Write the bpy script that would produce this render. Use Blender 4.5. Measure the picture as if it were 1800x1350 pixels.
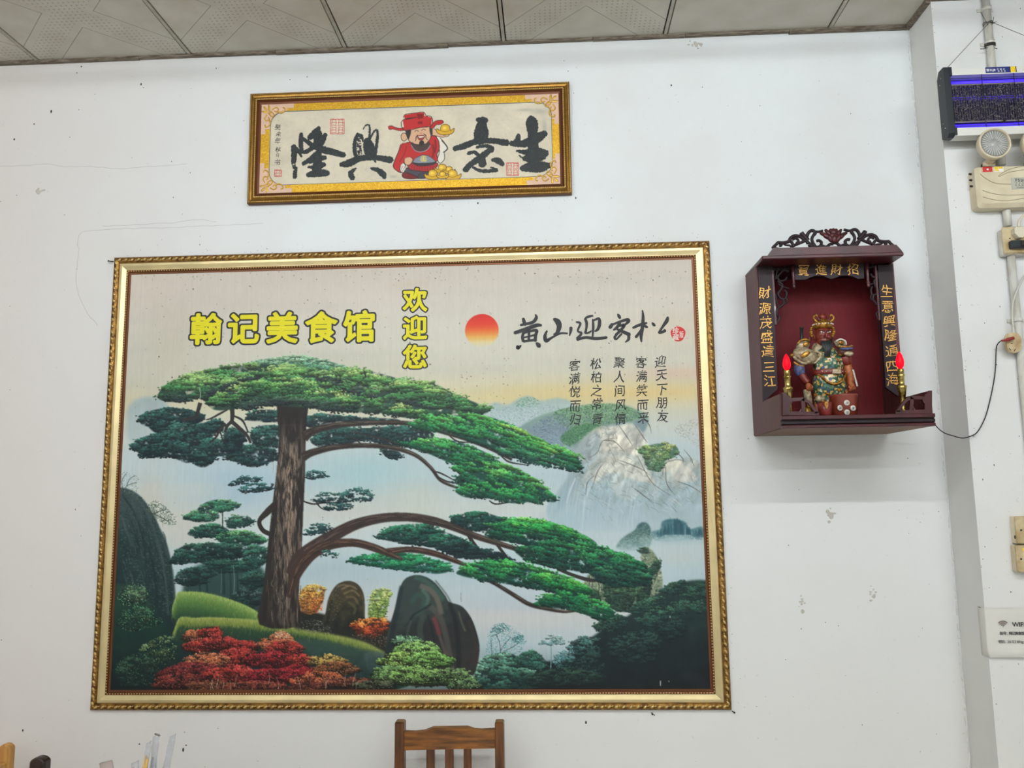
import bpy, math, random
import numpy as np
from mathutils import Matrix, Vector

random.seed(7); RNG = np.random.default_rng(7)
for o in list(bpy.data.objects): bpy.data.objects.remove(o)
SC = bpy.context.scene
COL = SC.collection

# ------------------------------------------------------------------ camera
CAMP = np.array([0.0, -2.837, 1.75])
RM = np.array([[0.998619538, -0.048542796, 0.020065256],
               [0.050778787, 0.989896919, -0.132384303],
               [-0.013436231, 0.133220441, 0.990995349]])     # columns: right, forward, up
FPX = 1421.6
cam = bpy.data.cameras.new('camera'); cam.sensor_width = 36.0; cam.lens = FPX / 1800 * 36.0
cam.clip_start = 0.02
co = bpy.data.objects.new('camera', cam); COL.objects.link(co)
M4 = Matrix.Identity(4)
for i in range(3):
    M4[i][0] = RM[i, 0]; M4[i][1] = RM[i, 2]; M4[i][2] = -RM[i, 1]; M4[i][3] = CAMP[i]
co.matrix_world = M4
SC.camera = co

# ------------------------------------------------------------------ world, lights, exposure
SC.view_settings.view_transform = 'Standard'; SC.view_settings.look = 'None'
SC.view_settings.gamma = 1.0; SC.view_settings.use_curve_mapping = False
SC.view_settings.exposure = 0.32
w = bpy.data.worlds.new('world'); SC.world = w; w.use_nodes = True
w.node_tree.nodes['Background'].inputs[0].default_value = (0.8, 0.86, 1, 1)
w.node_tree.nodes['Background'].inputs[1].default_value = 0.05

LAMP = 93.0                                                   # brightness of the fluorescent tubes
ZC = 3.426                                                    # ceiling height
# ------------------------------------------------------------------ helpers
def ray(px, py):
    return RM @ np.array([(px - 900) / FPX, 1.0, -(py - 675) / FPX])
def at(px, py, Y=0.0):
    d = ray(px, py); t = (Y - CAMP[1]) / d[1]
    return CAMP + d * t
def scale_at(Y): return FPX / (Y - CAMP[1]) * 1.0            # pixels per metre, about
def s2l(c):
    c = np.asarray(c, dtype=np.float64)
    return np.where(c <= 0.04045, c / 12.92, ((c + 0.055) / 1.055) ** 2.4)
def rgb(r, g, b):
    v = s2l(np.array([r, g, b]) / 255.0); return (float(v[0]), float(v[1]), float(v[2]), 1.0)

MATS = {}
def mat(name, col, rough=0.6, metal=0.0, var=0.0, var_scale=20.0, bump=0.0, bump_scale=200.0, col2=None,
        stretch=(1, 1, 1), spec=0.5, emit=None, emit_s=0.0, trans=0.0, alpha=1.0, attr=None, coat=0.0, ior=1.45):
    m = bpy.data.materials.new(name); m.use_nodes = True
    nt = m.node_tree; N = nt.nodes; L = nt.links; b = N['Principled BSDF']
    b.inputs['Base Color'].default_value = col; b.inputs['Roughness'].default_value = rough
    b.inputs['Metallic'].default_value = metal; b.inputs['Specular IOR Level'].default_value = spec
    b.inputs['Transmission Weight'].default_value = trans; b.inputs['Alpha'].default_value = alpha
    b.inputs['Coat Weight'].default_value = coat; b.inputs['IOR'].default_value = ior
    if emit:
        b.inputs['Emission Color'].default_value = emit; b.inputs['Emission Strength'].default_value = emit_s
    if attr:
        a = N.new('ShaderNodeVertexColor'); a.layer_name = attr; L.new(a.outputs['Color'], b.inputs['Base Color'])
    tc = N.new('ShaderNodeTexCoord')
    mp = N.new('ShaderNodeMapping'); L.new(tc.outputs['Object'], mp.inputs['Vector'])
    mp.inputs['Scale'].default_value = stretch
    if var > 0 or col2:
        n = N.new('ShaderNodeTexNoise'); n.inputs['Scale'].default_value = var_scale; n.inputs['Detail'].default_value = 5
        L.new(mp.outputs[0], n.inputs['Vector'])
        r = N.new('ShaderNodeValToRGB'); L.new(n.outputs['Fac'], r.inputs['Fac'])
        c2 = col2 or tuple(min(1, c * (1 - var)) for c in col[:3]) + (1,)
        r.color_ramp.elements[0].position = 0.35; r.color_ramp.elements[1].position = 0.65
        r.color_ramp.elements[0].color = c2; r.color_ramp.elements[1].color = col
        L.new(r.outputs['Color'], b.inputs['Base Color'])
    if bump > 0:
        n2 = N.new('ShaderNodeTexNoise'); n2.inputs['Scale'].default_value = bump_scale; n2.inputs['Detail'].default_value = 3
        L.new(mp.outputs[0], n2.inputs['Vector'])
        bp = N.new('ShaderNodeBump'); bp.inputs['Strength'].default_value = bump; bp.inputs['Distance'].default_value = 0.002
        L.new(n2.outputs['Fac'], bp.inputs['Height']); L.new(bp.outputs['Normal'], b.inputs['Normal'])
    MATS[name] = m
    return m

class MB:
    """collects verts and faces, builds one mesh object"""
    def __init__(s): s.v = []; s.f = []; s.sm = []
    def add(s, vs, fs, smooth=False):
        n = len(s.v); s.v += [tuple(map(float, p)) for p in vs]
        s.f += [tuple(i + n for i in f) for f in fs]; s.sm += [smooth] * len(fs)
        return s
    def box(s, a, b, rot=None, c=None):
        x0, y0, z0 = a; x1, y1, z1 = b
        v = [(x0, y0, z0), (x1, y0, z0), (x1, y1, z0), (x0, y1, z0), (x0, y0, z1), (x1, y0, z1), (x1, y1, z1), (x0, y1, z1)]
        if rot is not None:
            c = Vector(c if c is not None else ((x0 + x1) / 2, (y0 + y1) / 2, (z0 + z1) / 2))
            v = [tuple(rot @ (Vector(p) - c) + c) for p in v]
        return s.add(v, [(0, 3, 2, 1), (4, 5, 6, 7), (0, 1, 5, 4), (1, 2, 6, 5), (2, 3, 7, 6), (3, 0, 4, 7)])
    def bevel_box(s, a, b, r):
        """box with chamfered edges on all sides"""
        x0, y0, z0 = a; x1, y1, z1 = b
        r = min(r, abs(x1 - x0) * .45, abs(y1 - y0) * .45, abs(z1 - z0) * .45)
        pts = []
        for sx, x in ((1, x0), (-1, x1)):
            for sy, y in ((1, y0), (-1, y1)):
                for sz, z in ((1, z0), (-1, z1)):
                    pts.append([(x + sx * r, y + sy * r, z), (x + sx * r, y, z + sz * r), (x, y + sy * r, z + sz * r)])
        v = [p for q in pts for p in q]
        I = lambda i, j, k, t: (i * 4 + j * 2 + k) * 3 + t
        f = []
        f.append([I(0,0,0,0), I(0,1,0,0), I(1,1,0,0), I(1,0,0,0)]); f.append([I(0,0,1,0), I(1,0,1,0), I(1,1,1,0), I(0,1,1,0)])
        f.append([I(0,0,0,1), I(1,0,0,1), I(1,0,1,1), I(0,0,1,1)]); f.append([I(0,1,0,1), I(0,1,1,1), I(1,1,1,1), I(1,1,0,1)])
        f.append([I(0,0,0,2), I(0,0,1,2), I(0,1,1,2), I(0,1,0,2)]); f.append([I(1,0,0,2), I(1,1,0,2), I(1,1,1,2), I(1,0,1,2)])
        for i in (0, 1):
            for j in (0, 1):
                f.append([I(i,j,0,1), I(i,j,1,1), I(i,j,1,2), I(i,j,0,2)])
            for k in (0, 1):
                f.append([I(i,0,k,0), I(i,1,k,0), I(i,1,k,2), I(i,0,k,2)])
        for j in (0, 1):
            for k in (0, 1):
                f.append([I(0,j,k,0), I(1,j,k,0), I(1,j,k,1), I(0,j,k,1)])
        for c in range(8): f.append([c * 3, c * 3 + 1, c * 3 + 2])
        ctr = np.array([(x0 + x1) / 2, (y0 + y1) / 2, (z0 + z1) / 2]); out = []
        for q in f:
            P = np.array([v[i] for i in q]); nrm = np.cross(P[1] - P[0], P[2] - P[0])
            out.append(tuple(q) if nrm @ (P.mean(0) - ctr) > 0 else tuple(q[::-1]))
        return s.add(v, out)
    def tube(s, pts, rad, n=8, caps=True, flat=None):
        P = [np.array(p, float) for p in pts]; k = len(P)
        R = rad if hasattr(rad, '__len__') else [rad] * k
        vs = []; up = None
        for i in range(k):
            t = P[min(i + 1, k - 1)] - P[max(i - 1, 0)]; t = t / (np.linalg.norm(t) + 1e-12)
            if up is None:
                up = np.array([0, 0, 1.0]) if abs(t[2]) < .9 else np.array([0, 1.0, 0])
            a = np.cross(up, t); a /= np.linalg.norm(a) + 1e-12; b = np.cross(t, a); up = b
            for j in range(n):
                th = 2 * math.pi * j / n
                vs.append(P[i] + R[i] * (a * math.cos(th) + b * math.sin(th)))
        fs = [(i * n + j, i * n + (j + 1) % n, (i + 1) * n + (j + 1) % n, (i + 1) * n + j) for i in range(k - 1) for j in range(n)]
        if caps: fs += [tuple(range(n - 1, -1, -1)), tuple((k - 1) * n + j for j in range(n))]
        return s.add(vs, fs, True)
    def lathe(s, prof, c, n=20, axis='z', sx=1.0, sy=1.0):
        """prof: (radius, height) list"""
        vs = []; k = len(prof)
        for r, h in prof:
            for j in range(n):
                th = 2 * math.pi * j / n; x, y = r * math.cos(th) * sx, r * math.sin(th) * sy
                p = (x, y, h) if axis == 'z' else ((x, -h, y) if axis == '-y' else (h, x, y))
                vs.append((c[0] + p[0], c[1] + p[1], c[2] + p[2]))
        fs = [(i * n + j, i * n + (j + 1) % n, (i + 1) * n + (j + 1) % n, (i + 1) * n + j) for i in range(k - 1) for j in range(n)]
        if prof[0][0] > 1e-6: fs.append(tuple(range(n - 1, -1, -1)))
        if prof[-1][0] > 1e-6: fs.append(tuple((k - 1) * n + j for j in range(n)))
        return s.add(vs, fs, True)
    def ball(s, c, r, n=12, m=8, rot=None):
        rx, ry, rz = r if hasattr(r, '__len__') else (r, r, r)
        vs = [(0, 0, -rz)]
        for i in range(1, m):
            a = -math.pi / 2 + math.pi * i / m
            for j in range(n):
                th = 2 * math.pi * j / n
                vs.append((rx * math.cos(a) * math.cos(th), ry * math.cos(a) * math.sin(th), rz * math.sin(a)))
        vs.append((0, 0, rz))
        if rot is not None: vs = [tuple(rot @ Vector(p)) for p in vs]
        vs = [(p[0] + c[0], p[1] + c[1], p[2] + c[2]) for p in vs]
        fs = [(0, 1 + (j + 1) % n, 1 + j) for j in range(n)]
        for i in range(m - 2):
            for j in range(n):
                a = 1 + i * n + j; b = 1 + i * n + (j + 1) % n
                fs.append((a, b, b + n, a + n))
        e = len(vs) - 1; o = 1 + (m - 2) * n
        fs += [(o + j, o + (j + 1) % n, e) for j in range(n)]
        return s.add(vs, fs, True)
    def prism(s, poly, y0, y1):
        """poly of (x, z) points (counter-clockwise seen from -y), extruded from y0 (near the camera) to y1"""
        n = len(poly)
        A = sum(poly[i][0] * poly[(i + 1) % n][1] - poly[(i + 1) % n][0] * poly[i][1] for i in range(n))
        if A < 0: poly = poly[::-1]
        vs = [(x, y0, z) for x, z in poly] + [(x, y1, z) for x, z in poly]
        fs = [tuple(range(n)), tuple(range(2 * n - 1, n - 1, -1))]
        fs += [(i, i + n, (i + 1) % n + n, (i + 1) % n) for i in range(n)]
        return s.add(vs, fs)
    def build(s, name, m, parent=None, smooth=None, origin=None):
        me = bpy.data.meshes.new(name)
        vs = s.v
        if origin is not None: vs = [(a - origin[0], b - origin[1], c - origin[2]) for a, b, c in vs]
        me.from_pydata(vs, [], s.f); me.update()
        me.polygons.foreach_set('use_smooth', s.sm if smooth is None else [smooth] * len(s.f))
        if m is not None: me.materials.append(m if not isinstance(m, str) else MATS[m])
        o = bpy.data.objects.new(name, me); COL.objects.link(o)
        if origin is not None: o.location = origin
        if parent is not None: o.parent = parent
        return o

def tag(o, label=None, cat=None, group=None, kind=None):
    if label: o['label'] = label
    if cat: o['category'] = cat
    if group: o['group'] = group
    if kind: o['kind'] = kind
    return o
def thing(name, label, cat, group=None, loc=(0, 0, 0)):
    o = bpy.data.objects.new(name, None); COL.objects.link(o); o.empty_display_size = 0.05
    tag(o, label, cat, group); return o
# things keep their Empty at the world origin unless loc is set: parts are in world coordinates
def set_base(o, loc):
    """move a thing's Empty to its base without moving its parts"""
    o.location = loc
    for c in o.children: c.matrix_parent_inverse = Matrix.Translation(Vector(loc)).inverted()
def smooth_pts(pts, n=6, closed=False):
    P = [np.array(p, float) for p in pts]; k = len(P); out = []
    rng = range(k) if closed else range(k - 1)
    for i in rng:
        if closed: a, b, c, d = P[(i - 1) % k], P[i], P[(i + 1) % k], P[(i + 2) % k]
        else: a, b, c, d = P[max(i - 1, 0)], P[i], P[i + 1], P[min(i + 2, k - 1)]
        for j in range(n):
            t = j / n
            out.append(.5 * ((2 * b) + (-a + c) * t + (2 * a - 5 * b + 4 * c - d) * t * t + (-a + 3 * b - 3 * c + d) * t ** 3))
    if not closed: out.append(P[-1])
    return out

# ---- glyphs from Blender's own interface font
_G = {}
def glyph_tris(ch, offset=0.0):
    """outline of a character as 2-D polygons; offset > 0 makes it bolder by stroking its outline"""
    k = (ch, offset)
    if k in _G: return _G[k]
    if offset:
        # rasterise, thicken by a disc, and return the shape as thin horizontal strips
        n = 170; lo = np.array([-.12, -.32]); sc = n / 1.4
        vs, fs = glyph_tris(ch, 0.0); m = np.zeros((n, n), bool); q = (vs - lo) * sc
        for f in fs:
            P = q[list(f)]; x0, y0 = np.maximum(0, np.floor(P.min(0)).astype(int) - 1); x1, y1 = np.minimum(n, np.ceil(P.max(0)).astype(int) + 1)
            if x1 <= x0 or y1 <= y0: continue
            X, Y = np.meshgrid(np.arange(x0, x1) + .5, np.arange(y0, y1) + .5); ins = np.zeros(X.shape, bool)
            for (ax, ay), (bx, by) in zip(P, np.roll(P, -1, 0)):
                if ay != by: ins ^= ((ay > Y) != (by > Y)) & (X < (bx - ax) * (Y - ay) / (by - ay) + ax)
            m[y0:y1, x0:x1] |= ins
        r = offset * sc; R = int(np.ceil(r)); d = m.copy()
        for dy in range(-R, R + 1):
            for dx in range(-R, R + 1):
                if dx * dx + dy * dy <= r * r + .2:
                    d |= np.roll(np.roll(m, dy, 0), dx, 1)
        V = []; F = []
        for y in range(n):
            e = np.flatnonzero(np.diff(np.concatenate([[0], d[y].astype(np.int8), [0]])))
            for x0, x1 in zip(e[::2], e[1::2]):
                i = len(V); V += [(x0, y), (x1, y), (x1, y + 1), (x0, y + 1)]; F.append((i, i + 1, i + 2, i + 3))
        _G[k] = (np.array(V, float).reshape(-1, 2) / sc + lo, F); return _G[k]
    c = bpy.data.curves.new('g', 'FONT'); c.body = ch; c.size = 1.0; c.resolution_u = 3
    o = bpy.data.objects.new('g', c); COL.objects.link(o)
    dg = bpy.context.evaluated_depsgraph_get(); ev = o.evaluated_get(dg); me = ev.to_mesh()
    vs = np.array([(v.co.x, v.co.y) for v in me.vertices]).reshape(-1, 2); fs = [tuple(p.vertices) for p in me.polygons]
    ev.to_mesh_clear(); bpy.data.objects.remove(o); bpy.data.curves.remove(c)
    _G[k] = (vs, fs); return _G[k]
def glyph(mb, ch, cx, cy, size, Y, offset=0.0, shear=0.0, sx=1.0, rot=0.0, center=(0.5, 0.38), xf=None, wob=0.0):
    """put a character on the plane y=Y, its em box centred at the given spot"""
    vs, fs = glyph_tris(ch, offset)
    c = at(cx, cy, Y); sc = size / scale_at(Y)
    u = (vs[:, 0] - center[0]); v = (vs[:, 1] - center[1])
    if wob:
        u = u + wob * np.sin(7 * v + cx) * 0.5; v = v + wob * np.sin(6 * u + cy) + 0.10 * wob * u
    x = (u + shear * v) * sx * sc; z = v * sc
    if rot: x, z = x * math.cos(rot) - z * math.sin(rot), x * math.sin(rot) + z * math.cos(rot)
    out = []
    for a, b in zip(x, z): out.append((c[0] + a, Y, c[2] + b))
    g = []
    for f in fs:
        P = [out[i] for i in f]
        A = sum(P[i][0] * P[(i + 1) % len(P)][2] - P[(i + 1) % len(P)][0] * P[i][2] for i in range(len(P)))
        g.append(f if A > 0 else f[::-1])
    mb.add(out, g)
def word(mb, txt, x0, cy, size, Y, offset=0.0, adv=None, center_v=0.36, sx=1.0):
    """a line of latin or mixed text starting at pixel x0"""
    cur = x0
    for ch in txt:
        if ch == ' ': cur += size * .3; continue
        vs, fs = glyph_tris(ch, offset)
        wd = vs[:, 0].max() if len(vs) else .3
        glyph(mb, ch, cur, cy, size, Y, offset, center=(0.0, center_v), sx=sx)
        cur += (adv if adv else (wd + .07) * size * sx)
def brush(mb, strokes, Y, f, n=7):
    """strokes: lists of (u, v, width); f maps (u, v) to photo pixels, widths share its scale"""
    for k, st in enumerate(strokes):
        P = smooth_pts([(a, b, c) for a, b, c in st], n)
        yy = Y - 0.00002 * k
        L = []; R = []
        m = len(P)
        for i in range(m):
            t = P[min(i + 1, m - 1)][:2] - P[max(i - 1, 0)][:2]; t /= np.linalg.norm(t) + 1e-9
            nn = np.array([-t[1], t[0]]); hw = max(P[i][2], 2) / 2
            p = P[i][:2].copy()
            L.append(p + nn * hw); R.append(p - nn * hw)
        t = P[1][:2] - P[0][:2]; t /= np.linalg.norm(t) + 1e-9; s0 = P[0][:2] - t * P[0][2] * .35
        t = P[-1][:2] - P[-2][:2]; t /= np.linalg.norm(t) + 1e-9; s1 = P[-1][:2] + t * P[-1][2] * .35
        vs = []
        for q in L + R + [s0, s1]:
            w3 = at(*f(q[0], q[1]), Y); vs.append((w3[0], yy, w3[2]))
        fs = [(i, i + 1, m + i + 1, m + i) for i in range(m - 1)] + [(2 * m, 0, m), (2 * m + 1, 2 * m - 1, m - 1)]
        g = []
        for q in fs:
            A = sum(vs[q[i]][0] * vs[q[(i + 1) % len(q)]][2] - vs[q[(i + 1) % len(q)]][0] * vs[q[i]][2] for i in range(len(q)))
            g.append(q if A > 0 else q[::-1])
        mb.add(vs, g)
# ------------------------------------------------------------------ the room
XP = 1.3355; YP = -0.172                                       # pilaster: left face, front plane
XL, XR, YB = -4.2, 4.6, -8.6

def plaster(name, base, stain, speck=0.0):
    m = bpy.data.materials.new(name); m.use_nodes = True; N = m.node_tree.nodes; L = m.node_tree.links; b = N['Principled BSDF']
    b.inputs['Roughness'].default_value = 0.62; b.inputs['Specular IOR Level'].default_value = 0.25
    tc = N.new('ShaderNodeTexCoord')
    n1 = N.new('ShaderNodeTexNoise'); n1.inputs['Scale'].default_value = 1.6; n1.inputs['Detail'].default_value = 6; n1.inputs['Roughness'].default_value = .6
    L.new(tc.outputs['Object'], n1.inputs['Vector'])
    r1 = N.new('ShaderNodeValToRGB'); r1.color_ramp.elements[0].position = .38; r1.color_ramp.elements[1].position = .62
    r1.color_ramp.elements[0].color = stain; r1.color_ramp.elements[1].color = base
    L.new(n1.outputs['Fac'], r1.inputs['Fac'])
    # warmer tint towards the bottom of the wall
    sx = N.new('ShaderNodeSeparateXYZ'); L.new(tc.outputs['Object'], sx.inputs[0])
    mr = N.new('ShaderNodeMapRange'); mr.inputs['From Min'].default_value = 2.6; mr.inputs['From Max'].default_value = 0.9
    L.new(sx.outputs['Z'], mr.inputs['Value'])
    mu = N.new('ShaderNodeMath'); mu.operation = 'MULTIPLY'; mu.inputs[1].default_value = .8
    L.new(mr.outputs[0], mu.inputs[0])
    mx = N.new('ShaderNodeMix'); mx.data_type = 'RGBA'; L.new(mu.outputs[0], mx.inputs['Factor'])
    L.new(r1.outputs['Color'], mx.inputs['A']); mx.inputs['B'].default_value = rgb(234, 230, 224)
    if name == 'white_plaster':                                  # warmer tint towards the left end of the wall
        mr2 = N.new('ShaderNodeMapRange'); mr2.inputs['From Min'].default_value = -.9; mr2.inputs['From Max'].default_value = -2.3; mr2.inputs['To Max'].default_value = .9
        L.new(sx.outputs['X'], mr2.inputs['Value']); mx0 = mx
        mx = N.new('ShaderNodeMix'); mx.data_type = 'RGBA'; L.new(mr2.outputs[0], mx.inputs['Factor']); L.new(mx0.outputs['Result'], mx.inputs['A']); mx.inputs['B'].default_value = rgb(229, 219, 212)
    # small scuffs
    n2 = N.new('ShaderNodeTexNoise'); n2.inputs['Scale'].default_value = 55; n2.inputs['Detail'].default_value = 2
    L.new(tc.outputs['Object'], n2.inputs['Vector'])
    r2 = N.new('ShaderNodeValToRGB'); r2.color_ramp.elements[0].position = .70; r2.color_ramp.elements[1].position = .76
    r2.color_ramp.elements[0].color = (0, 0, 0, 1); r2.color_ramp.elements[1].color = (.16, .16, .16, 1)
    L.new(n2.outputs['Fac'], r2.inputs['Fac'])
    m2 = N.new('ShaderNodeMix'); m2.data_type = 'RGBA'; L.new(r2.outputs['Color'], m2.inputs['Factor'])
    L.new(mx.outputs['Result'], m2.inputs['A']); m2.inputs['B'].default_value = rgb(150, 143, 130)
    L.new(m2.outputs['Result'], b.inputs['Base Color'])
    n3 = N.new('ShaderNodeTexNoise'); n3.inputs['Scale'].default_value = 14; n3.inputs['Detail'].default_value = 5
    L.new(tc.outputs['Object'], n3.inputs['Vector'])
    bp = N.new('ShaderNodeBump'); bp.inputs['Strength'].default_value = .22; bp.inputs['Distance'].default_value = .006
    L.new(n3.outputs['Fac'], bp.inputs['Height']); L.new(bp.outputs['Normal'], b.inputs['Normal'])
    MATS[name] = m; return m
plaster('white_plaster', rgb(230, 233, 233), rgb(225, 226, 224))
plaster('pilaster_plaster', rgb(231, 231, 229), rgb(222, 221, 217))
mat('shaded_plaster', rgb(228, 226, 221), .65, var=.06, var_scale=3, bump=.1, bump_scale=60)
mat('room_wall', rgb(228, 226, 220), .7)
mat('floor_tile', rgb(206, 205, 203), .35, var=.12, var_scale=2)
mat('gap_shade', rgb(40, 36, 32), .8)
mat('speck', rgb(52, 48, 44), .8)
mat('crack', rgb(176, 172, 166), .9)
mat('scrape', rgb(196, 190, 178), .9)

def struct(o): o['kind'] = 'structure'; return o
T = 0.12
wall_back = struct(MB().box((XL, 0, 0), (XP + .4, T, ZC + .1)).build('wall_back', 'white_plaster'))
# projecting pilaster: its front is white, its left face the same plaster, greyed for the shade on it
pil = MB()
pil.box((XP, YP, 0), (XR, T, ZC + .1))
wall_right = pil.build('wall_right', 'pilaster_plaster')
wall_right.data.materials.append(MATS['shaded_plaster'])
for p in wall_right.data.polygons:
    if p.normal.x < -.5: p.material_index = 1
struct(wall_right)
struct(MB().box((XL - T, YB, 0), (XL, T, ZC + .1)).build('wall_left', 'room_wall'))
struct(MB().box((XL, YB - T, 0), (XR, YB, ZC + .1)).build('wall_front', 'room_wall'))
struct(MB().box((XR, YB, 0), (XR + T, YP, ZC + .1)).build('wall_east', 'room_wall'))
struct(MB().box((XL, YB, -.1), (XR, T, 0)).build('floor', 'floor_tile'))
# rough chipped paint ridge along the inner corner and along the pilaster's edge
rg = MB(); random.seed(3)
z = .85
while z < ZC:
    dz = random.uniform(.006, .03); r = random.uniform(.001, .0042)
    rg.ball((XP - random.uniform(0.002, .008), -.001, z), (r, .002, dz * .5), 6, 4); z += dz * random.uniform(.6, 1.6)
ridge = rg.build('paint_ridge', 'white_plaster', wall_back); ridge['kind'] = 'stuff'

# cracks, specks and scraped patches of the old paint
def polyline_on_wall(pts, Y, r, name, m, parent):
    P = smooth_pts(pts, 5); Q = []
    for i, p in enumerate(P):
        q = at(p[0] + random.uniform(-.8, .8), p[1] + random.uniform(-.8, .8), Y); Q.append(q)
    return MB().tube(Q, r, 4).build(name, m, parent)
CR = [[(0, 293), (53, 290), (84, 288), (114, 293), (166, 293), (204, 296), (267, 293), (329, 288)],
      [(136, 460), (139, 439), (137, 430), (142, 410), (169, 405), (225, 402), (284, 401), (341, 398), (415, 395), (462, 393)],
      [(136, 460), (134, 500), (150, 545), (172, 572)],
      [(180, 398), (250, 394), (300, 392), (342, 386), (380, 390)]]
for c in CR: polyline_on_wall(c, -.0002, .0005, 'crack', 'crack', wall_back)
sp = MB(); random.seed(11)
SPK = [(60, 218), (25, 245), (143, 117), (135, 128), (248, 148), (252, 154), (380, 120), (327, 1310), (322, 1318), (40, 1284), (1145, 1253), (1150, 1257),
       (1050, 430), (1075, 458), (1012, 348), (840, 357), (1320, 480), (245, 1308), (90, 196), (1030, 1270), (540, 135), (510, 140), (1180, 150)]
for (x, y) in SPK:
    p = at(x, y); r = random.uniform(.0016, .0034)
    sp.ball((p[0], 0, p[2]), (r, .0012, r * random.uniform(.7, 2.2)), 6, 4)
for k in range(260):
    x, y = random.uniform(0, 1650), random.uniform(90, 1350)
    if 165 < x < 1285 and 430 < y < 1245: continue
    if 440 < x < 1003 and 150 < y < 362: continue
    p = at(x, y)
    if p[0] > XP - .01: continue
    r = random.uniform(.0006, .0016)
    sp.ball((p[0], 0, p[2]), (r, .0006, r * random.uniform(.6, 1.8)), 5, 4)
for k in range(140):                                            # flies' dirt gathers along the big frame
    e = random.random()
    if e < .45: x = random.uniform(205, 1245); y = 455 - 31 * (x - 204) / 1041 - abs(random.gauss(0, 9)) - 2
    elif e < .75: y = random.uniform(430, 1240); x = 1246 + (y - 424) * .0487 + abs(random.gauss(0, 9)) + 3
    else: x = random.uniform(440, 1005); y = 362 - 19 * (x - 438) / 567 + abs(random.gauss(0, 6)) + 5
    p = at(x, y); r = random.uniform(.0006, .0014)
    sp.ball((p[0], 0, p[2]), (r, .0006, r), 5, 4)
so = sp.build('speck', 'speck', wall_back); so['kind'] = 'stuff'
sp = MB()
for k in range(170):
    x, y = random.uniform(1640, 1800), random.uniform(0, 1350)
    p = at(x, y, YP)
    if p[0] < XP + .012: continue
    if random.random() < .45: p = (XP + abs(random.gauss(0, .006)), YP, p[2])
    r = random.uniform(.0006, .0016)
    sp.ball((p[0], YP, p[2]), (r, .0006, r * random.uniform(.6, 2.2)), 5, 4)
so = sp.build('speck', 'speck', wall_right); so['kind'] = 'stuff'
sc_ = MB(); random.seed(5)
for (x, y, w_, h_) in [(1460, 905, 9, 10), (1408, 1060, 8, 13), (1534, 1046, 5, 10), (1220, 78, 12, 9), (70, 335, 6, 4)]:
    for k in range(9):
        p = at(x + random.gauss(0, w_ * .5), y + random.gauss(0, h_ * .5)); r = random.uniform(.003, .008)
        sc_.ball((p[0], 0, p[2]), (r, .0005, r * random.uniform(.4, 1.2)), 7, 4)
so = sc_.build('scraped_paint', 'scrape', wall_back); so['kind'] = 'stuff'

# suspended ceiling: panels, bars and the angle strip along the wall
def tile_mat(name, patterned):
    m = bpy.data.materials.new(name); m.use_nodes = True; N = m.node_tree.nodes; L = m.node_tree.links; b = N['Principled BSDF']
    b.inputs['Roughness'].default_value = .75; b.inputs['Specular IOR Level'].default_value = .2
    tc = N.new('ShaderNodeTexCoord'); sx = N.new('ShaderNodeSeparateXYZ'); L.new(tc.outputs['Object'], sx.inputs[0])
    def math_(op, a, b_=None, c=None):
        n = N.new('ShaderNodeMath'); n.operation = op
        for i, v in enumerate((a, b_, c)):
            if v is None: continue
            if isinstance(v, (int, float)): n.inputs[i].default_value = v
            else: L.new(v, n.inputs[i])
        return n.outputs[0]
    base = rgb(210, 204, 192)
    nz = N.new('ShaderNodeTexNoise'); nz.inputs['Scale'].default_value = 9; nz.inputs['Detail'].default_value = 5
    L.new(tc.outputs['Object'], nz.inputs['Vector'])
    rr = N.new('ShaderNodeValToRGB'); rr.color_ramp.elements[0].color = rgb(199, 192, 178); rr.color_ramp.elements[1].color = base
    rr.color_ramp.elements[0].position = .3; rr.color_ramp.elements[1].position = .6
    L.new(nz.outputs['Fac'], rr.inputs['Fac']); col = rr.outputs['Color']
    nb = N.new('ShaderNodeTexNoise'); nb.inputs['Scale'].default_value = 160 if patterned else 24; nb.inputs['Detail'].default_value = 2
    L.new(tc.outputs['Object'], nb.inputs['Vector'])
    bp = N.new('ShaderNodeBump'); bp.inputs['Strength'].default_value = .5 if patterned else .3; bp.inputs['Distance'].default_value = .002 if patterned else .006
    L.new(nb.outputs['Fac'], bp.inputs['Height']); L.new(bp.outputs['Normal'], b.inputs['Normal'])
    if patterned:
        x, y = sx.outputs['X'], sx.outputs['Y']
        d1 = math_('ABSOLUTE', math_('SUBTRACT', x, y)); d2 = math_('ABSOLUTE', math_('ADD', x, y))
        dm = math_('MINIMUM', d1, d2)                              # distance to nearer diagonal (times root 2)
        band = math_('LESS_THAN', dm, .055)
        line = math_('LESS_THAN', math_('ABSOLUTE', math_('SUBTRACT', dm, .092)), .0022)
        px_ = math_('PINGPONG', math_('MULTIPLY', x, 1.0), .009); py_ = math_('PINGPONG', math_('MULTIPLY', y, 1.0), .009)
        rad = math_('SQRT', math_('ADD', math_('MULTIPLY', px_, px_), math_('MULTIPLY', py_, py_)))
        dot = math_('MULTIPLY', math_('LESS_THAN', rad, .0034), band)
        fac = math_('MAXIMUM', math_('MULTIPLY', dot, .38), math_('MULTIPLY', line, .5))
        mx = N.new('ShaderNodeMix'); mx.data_type = 'RGBA'; L.new(fac, mx.inputs['Factor'])
        L.new(col, mx.inputs['A']); mx.inputs['B'].default_value = rgb(92, 86, 76); col = mx.outputs['Result']
    L.new(col, b.inputs['Base Color']); MATS[name] = m
tile_mat('patterned_panel', True); tile_mat('plain_panel', False)
mat('ceiling_bar_metal', rgb(190, 182, 166), .5, var=.2, var_scale=30)
mat('edge_strip', rgb(140, 128, 112), .6, col2=rgb(84, 70, 56), var=.3, var_scale=26, stretch=(1, 6, 6))
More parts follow.
